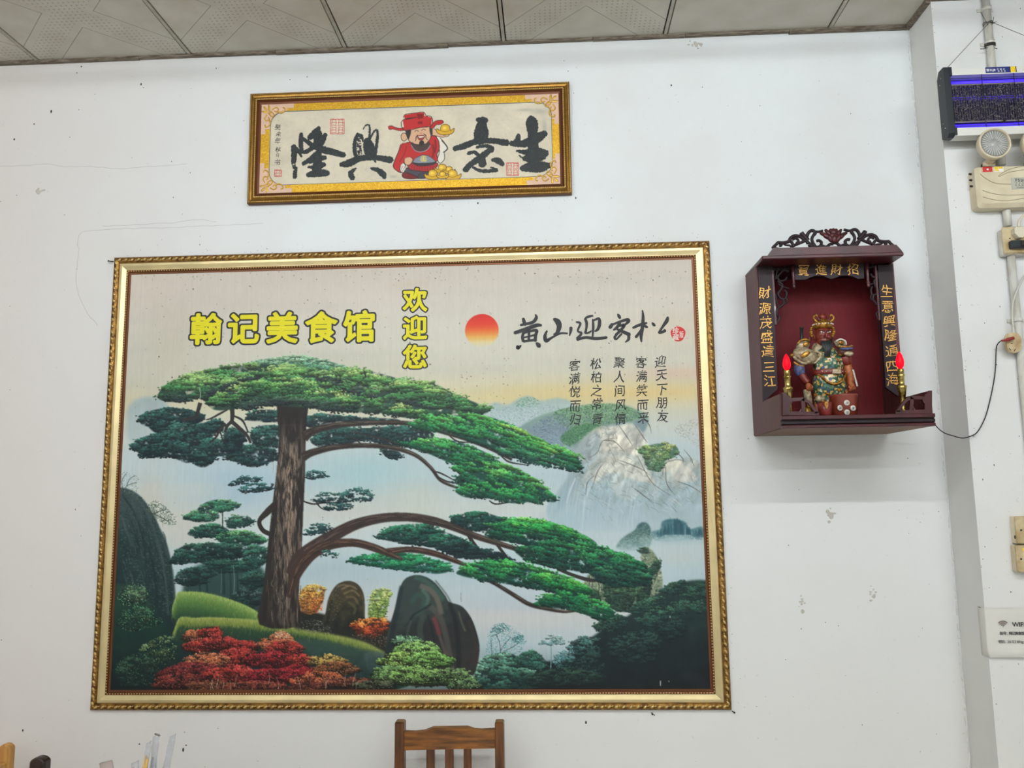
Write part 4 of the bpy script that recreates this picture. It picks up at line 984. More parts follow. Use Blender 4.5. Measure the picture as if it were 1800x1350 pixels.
    cv.foliage([(845, 742), (880, 738), (930, 764), (975, 790), (1000, 800), (960, 800), (910, 780), (870, 762)], (140, 196, 84), (70, 150, 70), (30, 96, 60), (40, 13), (8, 6), fill=False, slope=.4, density=.9)
    cv.foliage([(870, 790), (920, 792), (980, 806), (1022, 830), (985, 826), (930, 816), (890, 806)], (64, 130, 84), (28, 88, 64), (16, 54, 50), (34, 11), (8, 6), fill=False, slope=.25, density=1.1)
    cv.foliage([(700, 780), (735, 772), (790, 772), (830, 784), (865, 800), (885, 818), (870, 826), (830, 818), (800, 818), (770, 806), (735, 792)], *G2, (44, 15), (8, 6), slope=.25, density=1.3, contrast=1.2)
    cv.foliage([(795, 822), (840, 812), (890, 816), (925, 832), (955, 852), (978, 878), (970, 884), (930, 876), (880, 868), (840, 860), (800, 850), (808, 836)], *G2, (46, 15), (8, 6), slope=.35, density=1.3, contrast=1.2)
    cv.foliage([(800, 862), (840, 848), (890, 852), (930, 870), (955, 888), (930, 884), (900, 886), (860, 876), (820, 876)], *G3, (40, 13), (8, 6), slope=.2, density=1.2)
    cv.foliage([(790, 912), (815, 902), (850, 900), (880, 908), (905, 914), (880, 930), (840, 935), (810, 930)], *GD, (32, 12), (9, 6))
    cv.foliage([(662, 945), (685, 928), (715, 920), (745, 920), (770, 930), (800, 940), (830, 955), (850, 970), (820, 980), (780, 968), (740, 960), (700, 955)], *GD, (34, 12), (9, 6), density=1.2)
    cv.foliage([(770, 960), (810, 952), (850, 965), (890, 972), (900, 990), (850, 985), (800, 980)], (30, 64, 60), (20, 44, 48), (16, 32, 38), (30, 11), (9, 6), density=1.0)
    bough([(745, 914), (790, 924), (830, 940), (885, 958), (930, 972), (965, 985)], [12, 11, 10, 8, 6, 4], (56, 46, 42))
    cv.foliage([(850, 940), (872, 920), (910, 912), (950, 914), (990, 924), (1025, 938), (1050, 955), (1040, 966), (990, 960), (950, 962), (905, 955), (870, 950)], *G3, (46, 16), (9, 6), slope=.2, density=1.3, contrast=1.2)
    cv.foliage([(870, 922), (920, 912), (970, 920), (1010, 935), (960, 936), (900, 936)], (110, 196, 84), (50, 150, 66), (20, 104, 58), (40, 12), (8, 6), fill=False, slope=.15, density=.8)
    cv.foliage([(905, 965), (950, 952), (1010, 952), (1060, 962), (1105, 976), (1138, 996), (1150, 1012), (1130, 1022), (1080, 1020), (1040, 1010), (990, 1002), (940, 992), (915, 980)], (52, 136, 76), (20, 88, 60), (14, 52, 46), (46, 15), (8, 6), slope=.22, density=1.35, contrast=1.2)
    cv.foliage([(1040, 1005), (1085, 990), (1125, 1000), (1148, 1018), (1130, 1032), (1085, 1032), (1050, 1022)], (44, 104, 70), (20, 70, 56), (12, 42, 42), (30, 11), (9, 6), slope=.2, density=1.2)
    cv.foliage([(612, 988), (635, 976), (670, 972), (705, 972), (745, 978), (780, 990), (796, 1002), (770, 1010), (735, 1006), (690, 1002), (650, 996)], (56, 146, 92), (26, 104, 72), (18, 72, 60), (36, 10), (9, 6), density=1.3)
    bough([(685, 972), (720, 966), (760, 972), (795, 984), (830, 998)], [6, 9, 9, 7, 3], (62, 44, 38), (140, 108, 86)); bough([(655, 962), (685, 974), (708, 984)], [12, 10, 4], (60, 44, 38), (140, 108, 86))
    cv.foliage([(800, 1008), (830, 990), (870, 984), (915, 988), (955, 1000), (1000, 1014), (1035, 1034), (1040, 1046), (1000, 1048), (960, 1040), (920, 1034), (880, 1026), (840, 1020)], *G3, (44, 14), (8, 6), slope=.22, density=1.3, contrast=1.2)
    cv.foliage([(930, 1004), (975, 1010), (1015, 1022), (1036, 1040), (1000, 1038), (960, 1026)], (100, 190, 84), (50, 150, 64), (22, 100, 56), (34, 10), (10, 6), fill=False, slope=.3, density=.9)
    cv.foliage([(940, 1062), (965, 1044), (1005, 1042), (1040, 1050), (1068, 1064), (1082, 1080), (1058, 1092), (1030, 1082), (1000, 1072), (965, 1070)], *G3, (36, 12), (9, 6), slope=.28, density=1.3)
    # ---- bright bushes along the bottom
    def bush(x, y, rx, ry, c, n=1.0):
        pl = [(x + rx * math.cos(a) * random.uniform(.9, 1.1), y - ry * math.sin(a) * (1 if math.sin(a) > 0 else .55)) for a in np.linspace(0, 2 * math.pi, 14)[:-1]]
        t = tuple(min(255, int(v * 1.15 + 14)) for v in c); d = tuple(int(v * .28) for v in c)
        cv.foliage(pl, t, c, d, (20, 9), (7, 6), density=1.2 * n, contrast=1.1)
        cv.dots([(x - rx * .9, y), (x - rx * .5, y - ry * .8), (x, y - ry * .95), (x + rx * .5, y - ry * .8), (x + rx * .9, y), (x, y + ry * .3)], [t, tuple(min(255, int(v * 1.3 + 60)) for v in c)], int(rx * ry * .16), (.7, 1.3))
    random.seed(4)
    R1, R2, R3, O1, O2 = (136, 40, 34), (116, 24, 30), (84, 24, 24), (150, 84, 54), (108, 66, 38)
    for a in [(345, 1122, 24, 16, O1), (370, 1115, 24, 14, R1), (350, 1140, 30, 15, R1), (385, 1135, 36, 18, R1), (430, 1140, 26, 14, R1), (495, 1125, 20, 14, O1), (488, 1136, 34, 18, O1), (500, 1145, 36, 18, R1), (420, 1160, 46, 20, R1), (365, 1165, 40, 18, O1), (475, 1165, 44, 20, R2), (530, 1165, 26, 16, R1),
              (340, 1190, 60, 26, R3), (410, 1190, 50, 22, R1), (470, 1195, 46, 20, R2), (315, 1205, 45, 22, (96, 36, 30)), (520, 1190, 40, 20, R2), (575, 1165, 34, 14, (150, 124, 62)), (590, 1180, 44, 16, O2), (560, 1200, 50, 20, (146, 74, 44)), (620, 1205, 50, 14, (96, 48, 34)), (370, 1210, 50, 14, (92, 50, 32)), (450, 1212, 60, 14, (96, 42, 32)), (540, 1212, 40, 12, (80, 36, 30))]: bush(*a)
    cv.dots([(480, 1118), (495, 1108), (512, 1116), (500, 1122)], [(220, 210, 180), (230, 190, 160)], 70, (.8, 1.4))
    for a in [(712, 1130, 28, 14, (92, 130, 96)), (735, 1145, 40, 18, (110, 150, 78)), (705, 1165, 40, 18, (120, 156, 74)), (755, 1165, 48, 20, (96, 140, 66)), (690, 1190, 40, 20, (80, 112, 62)), (740, 1195, 56, 24, (104, 140, 72)), (795, 1195, 40, 20, (84, 112, 66)), (820, 1208, 30, 12, (70, 96, 60)), (660, 1208, 40, 12, (56, 62, 44))]: bush(*a)
    for k in range(14):
        x = random.uniform(370, 660); y = random.uniform(1195, 1212)
        cv.line([(x, y + 6), (x + random.uniform(-3, 3), y - 4), (x + random.uniform(-9, 9), y - 16)], [1.2, 1, .6], (206, 176, 150), .6)
    cv.blob(700, 1222, 400, 9, (16, 22, 20), .75)
    # ---- sun
    (sx, sy), = cv.P([(847, 581)]); r = 30.5 * cv.k
    yy, xx = np.mgrid[int(sy - r - 3):int(sy + r + 3), int(sx - r - 3):int(sx + r + 3)]
    m = np.clip(r - np.hypot(xx + .5 - sx, yy + .5 - sy), 0, 1).astype(np.float32); t = (yy - (sy - r)) / (2 * r)
    cs = [(0, (208, 36, 32)), (.3, (218, 62, 36)), (.5, (226, 110, 50)), (.68, (226, 168, 84)), (.84, (222, 204, 150)), (1, (212, 208, 186))]
    col = np.stack([np.interp(t, [q[0] for q in cs], [q[1][k] / 255. for q in cs]) for k in range(3)], -1).astype(np.float32)
    cv.put((slice(int(sy - r - 3), int(sy + r + 3)), slice(int(sx - r - 3), int(sx + r + 3))), m * np.clip(1.25 - np.clip(t - .75, 0, 1) * 2.6, 0, 1), col)
    # ---- woven cloth and fly specks
    wv = (np.random.default_rng(2).random((1, W)).astype(np.float32) - .5) * .028
    wv = wv + (fbm(H, W, 60, 2, 12, 4) - .5) * .03
    cv.a *= (1 + wv)[..., None]
    cv.specks(420, size=(1, 3), region=(235, 470, 1220, 720), alpha=1.0); cv.specks(60, size=(3, 5), region=(235, 470, 1220, 720), alpha=1.0); cv.specks(200, size=(1, 3), alpha=.8)
    cv.specks(40, (120, 60, 50), (2, 4), (700, 640, 900, 720), .8)
    cv.specks(120, size=(2, 4), region=(240, 470, 1220, 492), alpha=.9)
    cv.line([(640, 652), (642, 658), (643, 664)], 3, (40, 40, 36), .9); cv.line([(351, 681), (352, 690), (352, 700)], 1.2, (190, 200, 190), .8); cv.line([(810, 1042), (810, 1050), (811, 1058)], 1, (110, 110, 110), .8)
    return cv.build('canvas_print', 990, 714, 'print_satin', pic)
paint_poster()

# ---- lettering on the print
LY = PY - .0006
bold = [('翰', 362, 578, 61), ('记', 428, 577, 61), ('美', 496, 576, 61), ('食', 564.5, 575, 61), ('馆', 631.5, 573.5, 61), ('欢', 729.5, 527, 46), ('迎', 729.5, 576, 46), ('您', 729.5, 627, 46)]
for ch, x, y, sz in bold:
    mo, my = MB(), MB()
    glyph(mo, ch, x, y, sz * .98, LY, .088); glyph(my, ch, x, y, sz * .98, LY - .0003, .033)
    o = my.build('character', 'yellow_ink', pic); o['label'] = 'bold yellow character with black outline'
    mo.build('outline', 'black_ink', o)
ft = lambda u, v: (880 + u / 5.294, 520 + v / 5.294)
title = [[(130, 345, 22), (230, 312, 26), (330, 276, 26), (380, 274, 16)], [(210, 210, 18), (218, 240, 24), (228, 272, 20)], [(325, 175, 12), (332, 205, 22), (300, 245, 22), (235, 262, 18), (185, 272, 16)],
         [(212, 345, 18), (203, 385, 20), (212, 425, 20)], [(215, 348, 14), (270, 330, 16), (335, 322, 20), (325, 370, 22), (322, 420, 22)], [(268, 290, 16), (264, 350, 18), (262, 415, 18)], [(218, 388, 12), (262, 378, 12), (312, 366, 14)], [(212, 425, 16), (270, 416, 16), (322, 410, 18)], [(155, 465, 14), (162, 484, 26), (190, 462, 10)], [(332, 438, 14), (350, 456, 30), (362, 472, 24)],
         [(495, 215, 18), (530, 240, 38), (545, 285, 34), (525, 345, 24), (495, 360, 14)], [(432, 325, 12), (412, 375, 22), (425, 418, 26), (475, 390, 16), (555, 350, 14), (622, 350, 12)], [(655, 295, 22), (652, 330, 18), (640, 372, 8)],
         [(705, 245, 14), (742, 258, 16), (718, 325, 14), (752, 350, 16), (712, 398, 20)], [(712, 408, 20), (790, 388, 18), (890, 398, 22), (988, 388, 18)], [(785, 212, 16), (800, 250, 20), (798, 300, 16), (788, 348, 18)], [(790, 205, 14), (825, 192, 18), (858, 185, 12)], [(795, 350, 12), (825, 340, 14), (845, 325, 8)], [(858, 220, 14), (862, 290, 18), (856, 378, 12)], [(855, 235, 12), (912, 212, 18), (920, 260, 24), (905, 310, 20), (878, 330, 12)],
         [(1090, 170, 10), (1102, 190, 22), (1112, 210, 16)], [(1040, 262, 20), (1022, 290, 26), (1020, 300, 22)], [(1042, 268, 14), (1110, 240, 16), (1180, 222, 22), (1188, 240, 22), (1150, 275, 10)], [(1112, 250, 18), (1080, 295, 20), (1050, 318, 12)], [(1088, 285, 12), (1150, 272, 20), (1118, 320, 20), (1070, 365, 18)], [(1085, 312, 14), (1140, 335, 22), (1200, 362, 26)], [(1082, 360, 14), (1062, 385, 18), (1075, 405, 12), (1118, 362, 14), (1128, 350, 8)], [(1192, 368, 20), (1190, 405, 20), (1160, 432, 8)],
         [(1320, 135, 10), (1326, 200, 20), (1320, 290, 24), (1308, 370, 22), (1310, 428, 12)], [(1232, 298, 16), (1290, 272, 20), (1360, 252, 14)], [(1318, 300, 14), (1290, 345, 18), (1258, 385, 20)], [(1330, 272, 12), (1350, 285, 18), (1368, 292, 12)], [(1410, 250, 10), (1422, 265, 20), (1436, 278, 14)], [(1556, 198, 16), (1545, 235, 26), (1510, 285, 18), (1472, 345, 16)], [(1475, 345, 16), (1505, 338, 18), (1532, 322, 22)]]
for lo, hi in ((100, 390), (391, 690), (691, 1000), (1001, 1215), (1216, 1600)):
    mb = MB(); brush(mb, [[(a, b, c * 1.4) for a, b, c in q] for q in title if lo <= sum(a[0] for a in q) / len(q) <= hi], LY - .0004, ft)
    mb.build('character', 'black_ink', pic)['label'] = 'large black brush-written character'
cols = [('客满悦而归', [(1010, 642), (1010, 665.5), (1010.5, 688.5), (1011, 713.5), (1011.5, 737.5)]), ('松柏之常青', [(1047.5, 639), (1048.5, 663), (1049, 687), (1049.5, 710), (1050, 736)]), ('聚人间风情', [(1089, 637), (1089, 662), (1089.5, 686.5), (1091, 711), (1091, 736)]),
        ('客满笑而来', [(1127, 637), (1128, 661.5), (1128.5, 686), (1129.5, 711), (1131, 734)]), ('迎天下朋友', [(1161, 635.5), (1163, 659), (1163.5, 684), (1164, 707.5), (1165.5, 731.5)])]
random.seed(9); mb = MB()
for t, ps in cols:
    for ch, (x, y) in zip(t, ps): mb = MB(); glyph(mb, ch, x, y, 21.5, LY, .012, .16, .95, random.uniform(-.03, .08), wob=.05); mb.build('character', 'black_ink', pic)['label'] = 'small black handwritten character'
sl = MB(); c = at(1192, 587, LY)
sl.prism([(c[0] + .0255 * math.cos(a) * (1 + .08 * math.sin(3 * a)), c[2] + .027 * math.sin(a)) for a in np.linspace(0, 2 * math.pi, 25)[:-1]], LY - .0001, LY + .0003)
seal = sl.build('red_seal', 'red_ink', pic); seal['label'] = 'small round red seal'
mb = MB(); glyph(mb, '珍', 1187.5, 581, 12, LY - .0006, .02); glyph(mb, '藏', 1188, 592.5, 12, LY - .0006, .012); glyph(mb, '版', 1198, 588, 13, LY - .0006, .01, sx=.6)
mb.build('seal_lettering', 'paper_white', seal)

# ------------------------------------------------------------------ the long framed calligraphy banner above it
mat('brown_gilt', rgb(138, 100, 40), .36, .75, var=.25, var_scale=60)
mat('brown_gilt_dark', rgb(96, 50, 20), .4, .4)
mat('gold_foil', rgb(222, 180, 62), .42, .8, col2=rgb(190, 140, 40), var=.2, var_scale=260, bump=.6, bump_scale=420)
mat('pink_card', rgb(222, 186, 160), .5, var=.06, var_scale=60)
mat('gold_print', rgb(214, 172, 78), .4, .7)
mat('banner_paper', rgb(220, 210, 190), .5, attr='print', spec=.35)
mat('grey_edge', rgb(128, 134, 128), .5)
ban = thing('framed_calligraphy_banner', 'long narrow gilt-framed calligraphy banner with a smiling red-robed figure, under the ceiling', 'picture')
BR = (-1.1085, .0885, 2.8205, 3.2505)
bprof = [(0, 0), (0, .020), (.003, .0235), (.007, .0235), (.009, .021), (.016, .0195), (.021, .0225), (.024, .023), (.027, .0215), (.029, .018), (.034, .0135), (.041, .0115), (.041, 0)]
rails = moulding(BR, bprof, 'brown_gilt', ban, edge=(.005, .0232, .0055, (.0019, .0018, .0019), 0, 'bead_gold', 'bead_row'), beads=(.024, .0228, .0075, (.0036, .0022, .0024), .5, 'bead_gold', 'bead_row'))
for r in rails:
    r.data.materials.append(MATS['brown_gilt_dark'])
    for i, p in enumerate(r.data.polygons):
        if i in (0, 8, 9, 10): p.material_index = 1
MB().box((BR[0] + .01, -.006, BR[2] + .01), (BR[1] - .01, -.0005, BR[3] - .01)).build('backing_board', 'backing', ban)
BY = -.0075
bx0, bx1, bz0, bz1 = BR[0] + .040, BR[1] - .040, BR[2] + .040, BR[3] - .040
wx0, wx1, wz0, wz1 = bx0 + .036, bx1 - .028, bz0 + .032, bz1 - .030     # window in the mat
rad = .055
def rounded(x0, x1, z0, z1, r, n=8):
    P = []
    for cx, cz, a0 in ((x1 - r, z0 + r, -90), (x1 - r, z1 - r, 0), (x0 + r, z1 - r, 90), (x0 + r, z0 + r, 180)):
        for i in range(n + 1):
            a = math.radians(a0 + 90 * i / n); P.append((cx + r * math.cos(a), cz + r * math.sin(a), cx > (x0 + x1) / 2, cz > (z0 + z1) / 2))
    return P
RP = rounded(wx0, wx1, wz0, wz1, rad)
mb = MB(); MY = -.0098; n = len(RP); vs = []
for x, z, hx, hz in RP: vs.append((x, MY, z))
for x, z, hx, hz in RP: vs.append((bx1 if hx else bx0, MY, bz1 if hz else bz0))
for x, z, hx, hz in RP: vs.append((x, BY - .0001, z))
fs = []
for i in range(n):
    j = (i + 1) % n; fs.append((i, n + i, n + j, j)); fs.append((i, j, 2 * n + j, 2 * n + i))
mb.add(vs, fs); matp = mb.build('gold_mat', 'gold_foil', ban); matp['label'] = 'crinkled gold foil mat'
bm_pts = [(x, MY - .0002, z) for x, z, _, _ in RP]; MB().tube(bm_pts + bm_pts[:1], .0011, 5, False).build('window_edge', 'grey_edge', ban)
# stepped pink corners with gold scrolls
for sx, sz in ((1, 1), (-1, 1), (-1, -1), (1, -1)):
    cx = bx0 if sx > 0 else bx1; cz = bz0 if sz > 0 else bz1
    arc = []
    wx = (wx0 - bx0) if sx > 0 else (bx1 - wx1); wz = (wz0 - bz0) if sz > 0 else (bz1 - wz1)
    for i in range(9):
        a = math.pi + math.pi / 2 * (1 - i / 8); arc.append((wx + rad + rad * math.cos(a) - .0018, wz + rad + rad * math.sin(a) - .0018))
    arc = arc[::-1] if arc[0][0] < arc[-1][0] else arc
    arc = [(p[0], p[1]) for p in arc if p[0] < .098 and p[1] < .098]
    pl = [(0, 0), (.124, 0), (.124, .018), (.098, .018)] + [(.098, wz - .002)] + arc + [(wx - .002, .098), (.018, .098), (.018, .118), (0, .118)]
    pl = [(cx + sx * a, cz + sz * b) for a, b in pl]
    # triangulate as a fan-safe prism by splitting along the diagonal
    mb = MB(); mb.prism(pl, MY - .0011, MY - .0002); cp = mb.build('corner_panel', 'pink_card', ban)
    om = MB(); S_ = lambda a, b: (cx + sx * a, MY - .0016, cz + sz * b)
    for f in (lambda a, b: S_(a, b), lambda a, b: S_(b, a)):
        for pts, r in [([(.042, .022), (.056, .014), (.066, .022), (.060, .032), (.052, .028)], .0024), ([(.060, .030), (.076, .036), (.088, .028), (.090, .018), (.082, .016)], .0026), ([(.034, .028), (.044, .034), (.050, .044), (.046, .05)], .0022)]:
            om.tube([f(a, b) for a, b in smooth_pts([(p[0], p[1], 0) for p in pts], 4) for a, b in [(a, b)]] if False else [f(q[0], q[1]) for q in smooth_pts([(p[0], p[1], 0) for p in pts], 4)], r, 6)
        for a, b, l, w_ in [(.030, .013, .011, .0045), (.020, .030, .010, .004)]:
            ang = math.atan2(sz * (.034 - b), sx * (.034 - a)); c_ = f(a, b); ang = math.atan2(c_[2] - S_(.034, .034)[2], c_[0] - S_(.034, .034)[0])
            om.ball(c_, (l, .0012, w_), 8, 4, Matrix.Rotation(-ang, 3, 'Y'))
    om.ball(S_(.016, .016), (.011, .0012, .0048), 8, 4, Matrix.Rotation(-math.atan2(sz, sx), 3, 'Y')); om.ball(S_(.036, .036), (.005, .0012, .005), 8, 4)
    s_ = om.build('scroll_ornament', 'gold_print', cp)
def paint_banner():
    cv = Canvas(wx0 - .004, wx1 + .004, wz0 - .004, wz1 + .004, BY, 1680, 462)
    H, W = cv.H, cv.W
    n = fbm(H, W, 5, 5, 21); n2 = fbm(H, W, 40, 2, 23)
    cv.a[:] = C3((214, 203, 180)) * (1 + (n - .5) * .12 + (n2 - .5) * .04)[..., None]
    fx = lambda u, v: (460 + u / 3.4615, 170 + v / 3.4615)
    f1 = lambda u, v: (430 + u / 5.4, 130 + v / 5.4); f2 = lambda u, v: (720 + u / 5.4, 130 + v / 5.4)
    for x, y, rx, ry in ((1690, 90, 60, 22), (1600, 80, 60, 12), (800, 485, 26, 12), (1720, 180, 18, 60)): cv.blob(*fx(x, y), rx / 3.46, ry / 3.46, (150, 146, 134), .45)
    # ink strokes with ragged, partly dry edges and glitter
    rn = fbm(H, W, 90, 2, 4); dry = fbm(H, W, 60, 3, 6, .5); gl = np.random.default_rng(3).random((H, W)).astype(np.float32)
    def ink(st, f, sc, dryness=0.0, col=(42, 46, 46)):
        P = [f(a, b) for a, b, c in st]; Q = cv.P(P); wd = [max(c, 10) / sc * cv.k for a, b, c in st]
        S = np.array(smooth_pts([(q[0], q[1], w_) for q, w_ in zip(Q, wd)], 10))
        x0, y0 = np.maximum(0, (S[:, :2] - S[:, 2:3]).min(0).astype(int) - 4); x1, y1 = (S[:, :2] + S[:, 2:3]).max(0).astype(int) + 4
        x1, y1 = min(W, x1), min(H, y1)
        yy, xx = np.mgrid[y0:y1, x0:x1]; d = np.full(yy.shape, 1e9, np.float32)
        for sx_, sy_, sw in S: d = np.minimum(d, np.hypot(xx - sx_, yy - sy_) - sw / 2)
        d = d + (rn[y0:y1, x0:x1] - .5) * 7
        m = np.clip(.5 - d / 1.6, 0, 1)
        if dryness: m = m * np.clip((dry[y0:y1, x0:x1] - .5 + .5 * (1 - dryness)) * 9, 0, 1)
        sl = (slice(y0, y1), slice(x0, x1)); cv.put(sl, m, C3(col) * (0.85 + .4 * rn[y0:y1, x0:x1, None]))
        g = (gl[y0:y1, x0:x1] > .965) & (m > .8) & (n2[y0:y1, x0:x1] > .42); cv.put(sl, g.astype(np.float32) * .55, C3((186, 194, 192)))
    LONG = [[(465, 690, 52), (470, 760, 60), (465, 830, 50)], [(470, 690, 38), (505, 725, 38), (538, 780, 22)], [(535, 572, 40), (532, 640, 48), (540, 735, 44)], [(545, 612, 40), (600, 645, 44), (650, 690, 48)], [(640, 700, 50), (585, 738, 46), (545, 738, 38)], [(700, 515, 44), (672, 562, 84), (620, 600, 56)], [(690, 570, 96), (690, 640, 80), (668, 690, 60)], [(765, 580, 46), (725, 640, 80), (690, 690, 84)],
            [(680, 690, 70), (760, 722, 74), (850, 745, 66), (935, 768, 54)], [(560, 850, 42), (630, 800, 50), (700, 750, 70)], [(620, 830, 50), (690, 805, 60), (755, 795, 50)], [(700, 770, 70), (688, 850, 92), (680, 935, 90)], [(610, 885, 26), (680, 880, 56), (745, 862, 56)], [(605, 958, 52), (690, 940, 84), (775, 942, 66)]]
    for s_ in LONG: ink(s_, f1, 5.4)
    ink([(462, 830, 46), (470, 900, 30)], f1, 5.4, .6); ink([(488, 890, 26), (478, 940, 44), (474, 975, 44)], f1, 5.4, .2)
    XING = [[(1075, 572, 34), (1045, 640, 38), (1045, 740, 44), (1070, 792, 30)], [(1070, 572, 26), (1110, 588, 30), (1122, 640, 20)], [(1125, 522, 13), (1150, 488, 17), (1182, 490, 20), (1186, 560, 22), (1180, 640, 26)], [(1192, 610, 20), (1228, 545, 20), (1258, 540, 24), (1256, 640, 32), (1240, 750, 34)], [(1165, 640, 80), (1180, 700, 120), (1200, 770, 110)],
            [(918, 858, 44), (985, 848, 78), (1100, 800, 64), (1250, 795, 58), (1380, 815, 70)], [(1050, 900, 24), (1005, 940, 54), (1020, 985, 56)], [(1200, 895, 24), (1265, 912, 50), (1312, 950, 64), (1325, 980, 40)], [(1230, 790, 30), (1238, 820, 24), (1242, 838, 14)]]
    for s_ in XING: ink(s_, f1, 5.4)
    ink([(1085, 600, 40), (1085, 700, 50), (1100, 780, 40)], f1, 5.4, .75)
    YI = [[(650, 435, 50), (715, 440, 62)], [(692, 440, 76), (682, 500, 112), (680, 560, 150), (672, 615, 130)], [(432, 708, 52), (520, 682, 70), (620, 645, 64), (760, 632, 60), (915, 652, 68)], [(640, 695, 28), (720, 682, 36), (775, 700, 44), (778, 728, 44)], [(560, 752, 38), (615, 742, 36), (660, 780, 44)], [(770, 715, 50), (690, 780, 72), (590, 850, 62), (532, 905, 62)], [(600, 885, 26), (660, 915, 34), (740, 922, 40), (822, 912, 40)], [(820, 905, 24), (775, 888, 18)], [(690, 800, 60), (690, 850, 84)], [(792, 815, 36), (840, 822, 66), (876, 852, 48)]]
    for s_ in YI: ink(s_, f2, 5.4)
    SH = [[(1150, 412, 40), (1160, 470, 124), (1168, 560, 100), (1172, 700, 110), (1180, 800, 100), (1180, 890, 90)], [(1032, 585, 40), (1018, 640, 66), (965, 662, 46)], [(970, 660, 56), (1080, 662, 76), (1180, 625, 110), (1278, 568, 66)], [(1022, 730, 26), (1100, 742, 56), (1200, 742, 100), (1285, 752, 72)], [(1100, 800, 60), (1180, 800, 110), (1270, 790, 50)], [(1075, 895, 60), (1160, 882, 110), (1250, 880, 110), (1315, 868, 60)], [(1040, 770, 14), (1080, 805, 18)]]
    for s_ in SH: ink(s_, f2, 5.4)
    # the red-robed figure
    OUT = (52, 40, 36)
    def part(pts, col, w_=4.5, f=fx, out=OUT, smooth=4):
        q = [f(*p) for p in pts]
        cv.poly(q, col, .6, 1, smooth)
        if w_:
            qq = q + q[:2]; cv.line(qq, w_ / 3.46, out, 1, .4, 4)
    def el(u, v, ru, rv, col, w_=4, rot=0):
        part([(u + ru * math.cos(a) * math.cos(rot) - rv * math.sin(a) * math.sin(rot), v + ru * math.cos(a) * math.sin(rot) + rv * math.sin(a) * math.cos(rot)) for a in np.linspace(0, 2 * math.pi, 15)[:-1]], col, w_, smooth=2)
    RED, DR, SK, GD_ = (186, 44, 44), (120, 30, 32), (214, 170, 136), (214, 166, 40)
    part([(1060, 225), (1085, 250), (1112, 280), (1132, 318), (1112, 335), (1112, 380), (1085, 405), (1070, 380), (1082, 330), (1070, 270)], (226, 220, 206)); cv.line([fx(1095, 265), fx(1125, 300), fx(1128, 320), fx(1105, 340)], 2.4, (60, 62, 62), .9)
    part([(868, 440), (858, 470), (890, 492), (960, 498), (1010, 492), (1030, 470), (1010, 430), (930, 425)], (74, 70, 78)); part([(855, 470), (880, 462), (930, 480), (950, 496), (900, 500), (862, 492)], DR); part([(960, 470), (1000, 450), (1020, 470), (985, 496), (950, 494)], (66, 64, 72))
    part([(900, 405), (1060, 400), (1058, 435), (1010, 455), (940, 450), (900, 440)], (170, 44, 48)); 
    for i in range(9): cv.line([fx(915 + i * 16, 418), fx(912 + i * 16, 434), fx(914 + i * 16, 450)], 1, (110, 26, 30), .8)
    part([(880, 280), (848, 290), (834, 330), (815, 375), (800, 420), (815, 445), (850, 462), (868, 430), (870, 400), (915, 395), (1058, 398), (1066, 350), (1080, 320), (1076, 268), (1048, 236), (1010, 250)], RED, 5)
    part([(870, 375), (905, 368), (920, 385), (900, 415), (872, 410)], SK); part([(845, 420), (862, 404), (876, 420), (876, 445), (862, 462), (850, 460), (842, 445)], (226, 220, 206)); cv.line([fx(856, 420), fx(852, 440), fx(856, 458)], 1, OUT, .8); cv.line([fx(868, 420), fx(866, 440), fx(868, 455)], 1, OUT, .8)
    cv.line([fx(880, 300), fx(872, 340), fx(850, 380), (fx(840, 400))], 1.6, DR, .9); cv.line([fx(1040, 290), fx(1048, 330), fx(1040, 370)], 5, DR, .7); cv.line([fx(1055, 260), fx(1060, 300), fx(1055, 340)], 3, (110, 30, 34), .8)
    cv.poly([fx(*p) for p in [(905, 285), (930, 320), (965, 332), (1005, 320), (1028, 288), (1000, 270), (940, 268)]], (76, 58, 54), 1); cv.line([fx(908, 292), fx(932, 326), fx(966, 336), fx(1005, 324), fx(1026, 296)], 1.8, (140, 144, 150), .9)
    part([(1025, 205), (1050, 195), (1075, 215), (1110, 235), (1140, 225), (1135, 240), (1095, 246), (1060, 238), (1035, 232)], SK, 3.5)
    el(866, 245, 18, 25, SK)
    part([(880, 220), (890, 200), (945, 190), (1000, 182), (1030, 190), (1032, 222), (1024, 258), (1000, 285), (960, 292), (915, 282), (890, 258)], SK, 4)
    part([(874, 205), (890, 198), (908, 202), (905, 232), (892, 262), (884, 240)], (48, 44, 44), 0); part([(1020, 190), (1036, 188), (1040, 225), (1028, 235)], (60, 56, 56), 0)
    part([(960, 275), (972, 266), (986, 272), (988, 292), (972, 306), (958, 296)], (52, 46, 44), 0); cv.line([fx(912, 278), fx(940, 296), fx(965, 300), fx(1000, 288), fx(1018, 268)], 2.6, (70, 58, 54), .8)
    for a in ([(930, 214), (942, 204), (956, 212)], [(972, 207), (984, 197), (998, 204)]): cv.line([fx(*p) for p in a], 1.1, (60, 40, 36), .95)
    cv.line([fx(950, 232), fx(940, 246), fx(938, 262), fx(932, 272)], [1.2, 1.8, 1.2, .8], (46, 40, 38), 1); cv.line([fx(985, 226), fx(998, 236), fx(1000, 252), fx(1012, 264)], [1.2, 1.8, 1.2, .8], (46, 40, 38), 1)
    part([(948, 240), (968, 234), (990, 238), (984, 258), (968, 266), (954, 258)], (150, 60, 54), 2.4); cv.poly([fx(*p) for p in [(954, 242), (985, 240), (980, 247), (960, 249)]], (232, 226, 214), .5); cv.line([fx(962, 224), fx(970, 220), fx(976, 224)], 1, (150, 96, 76), .9)
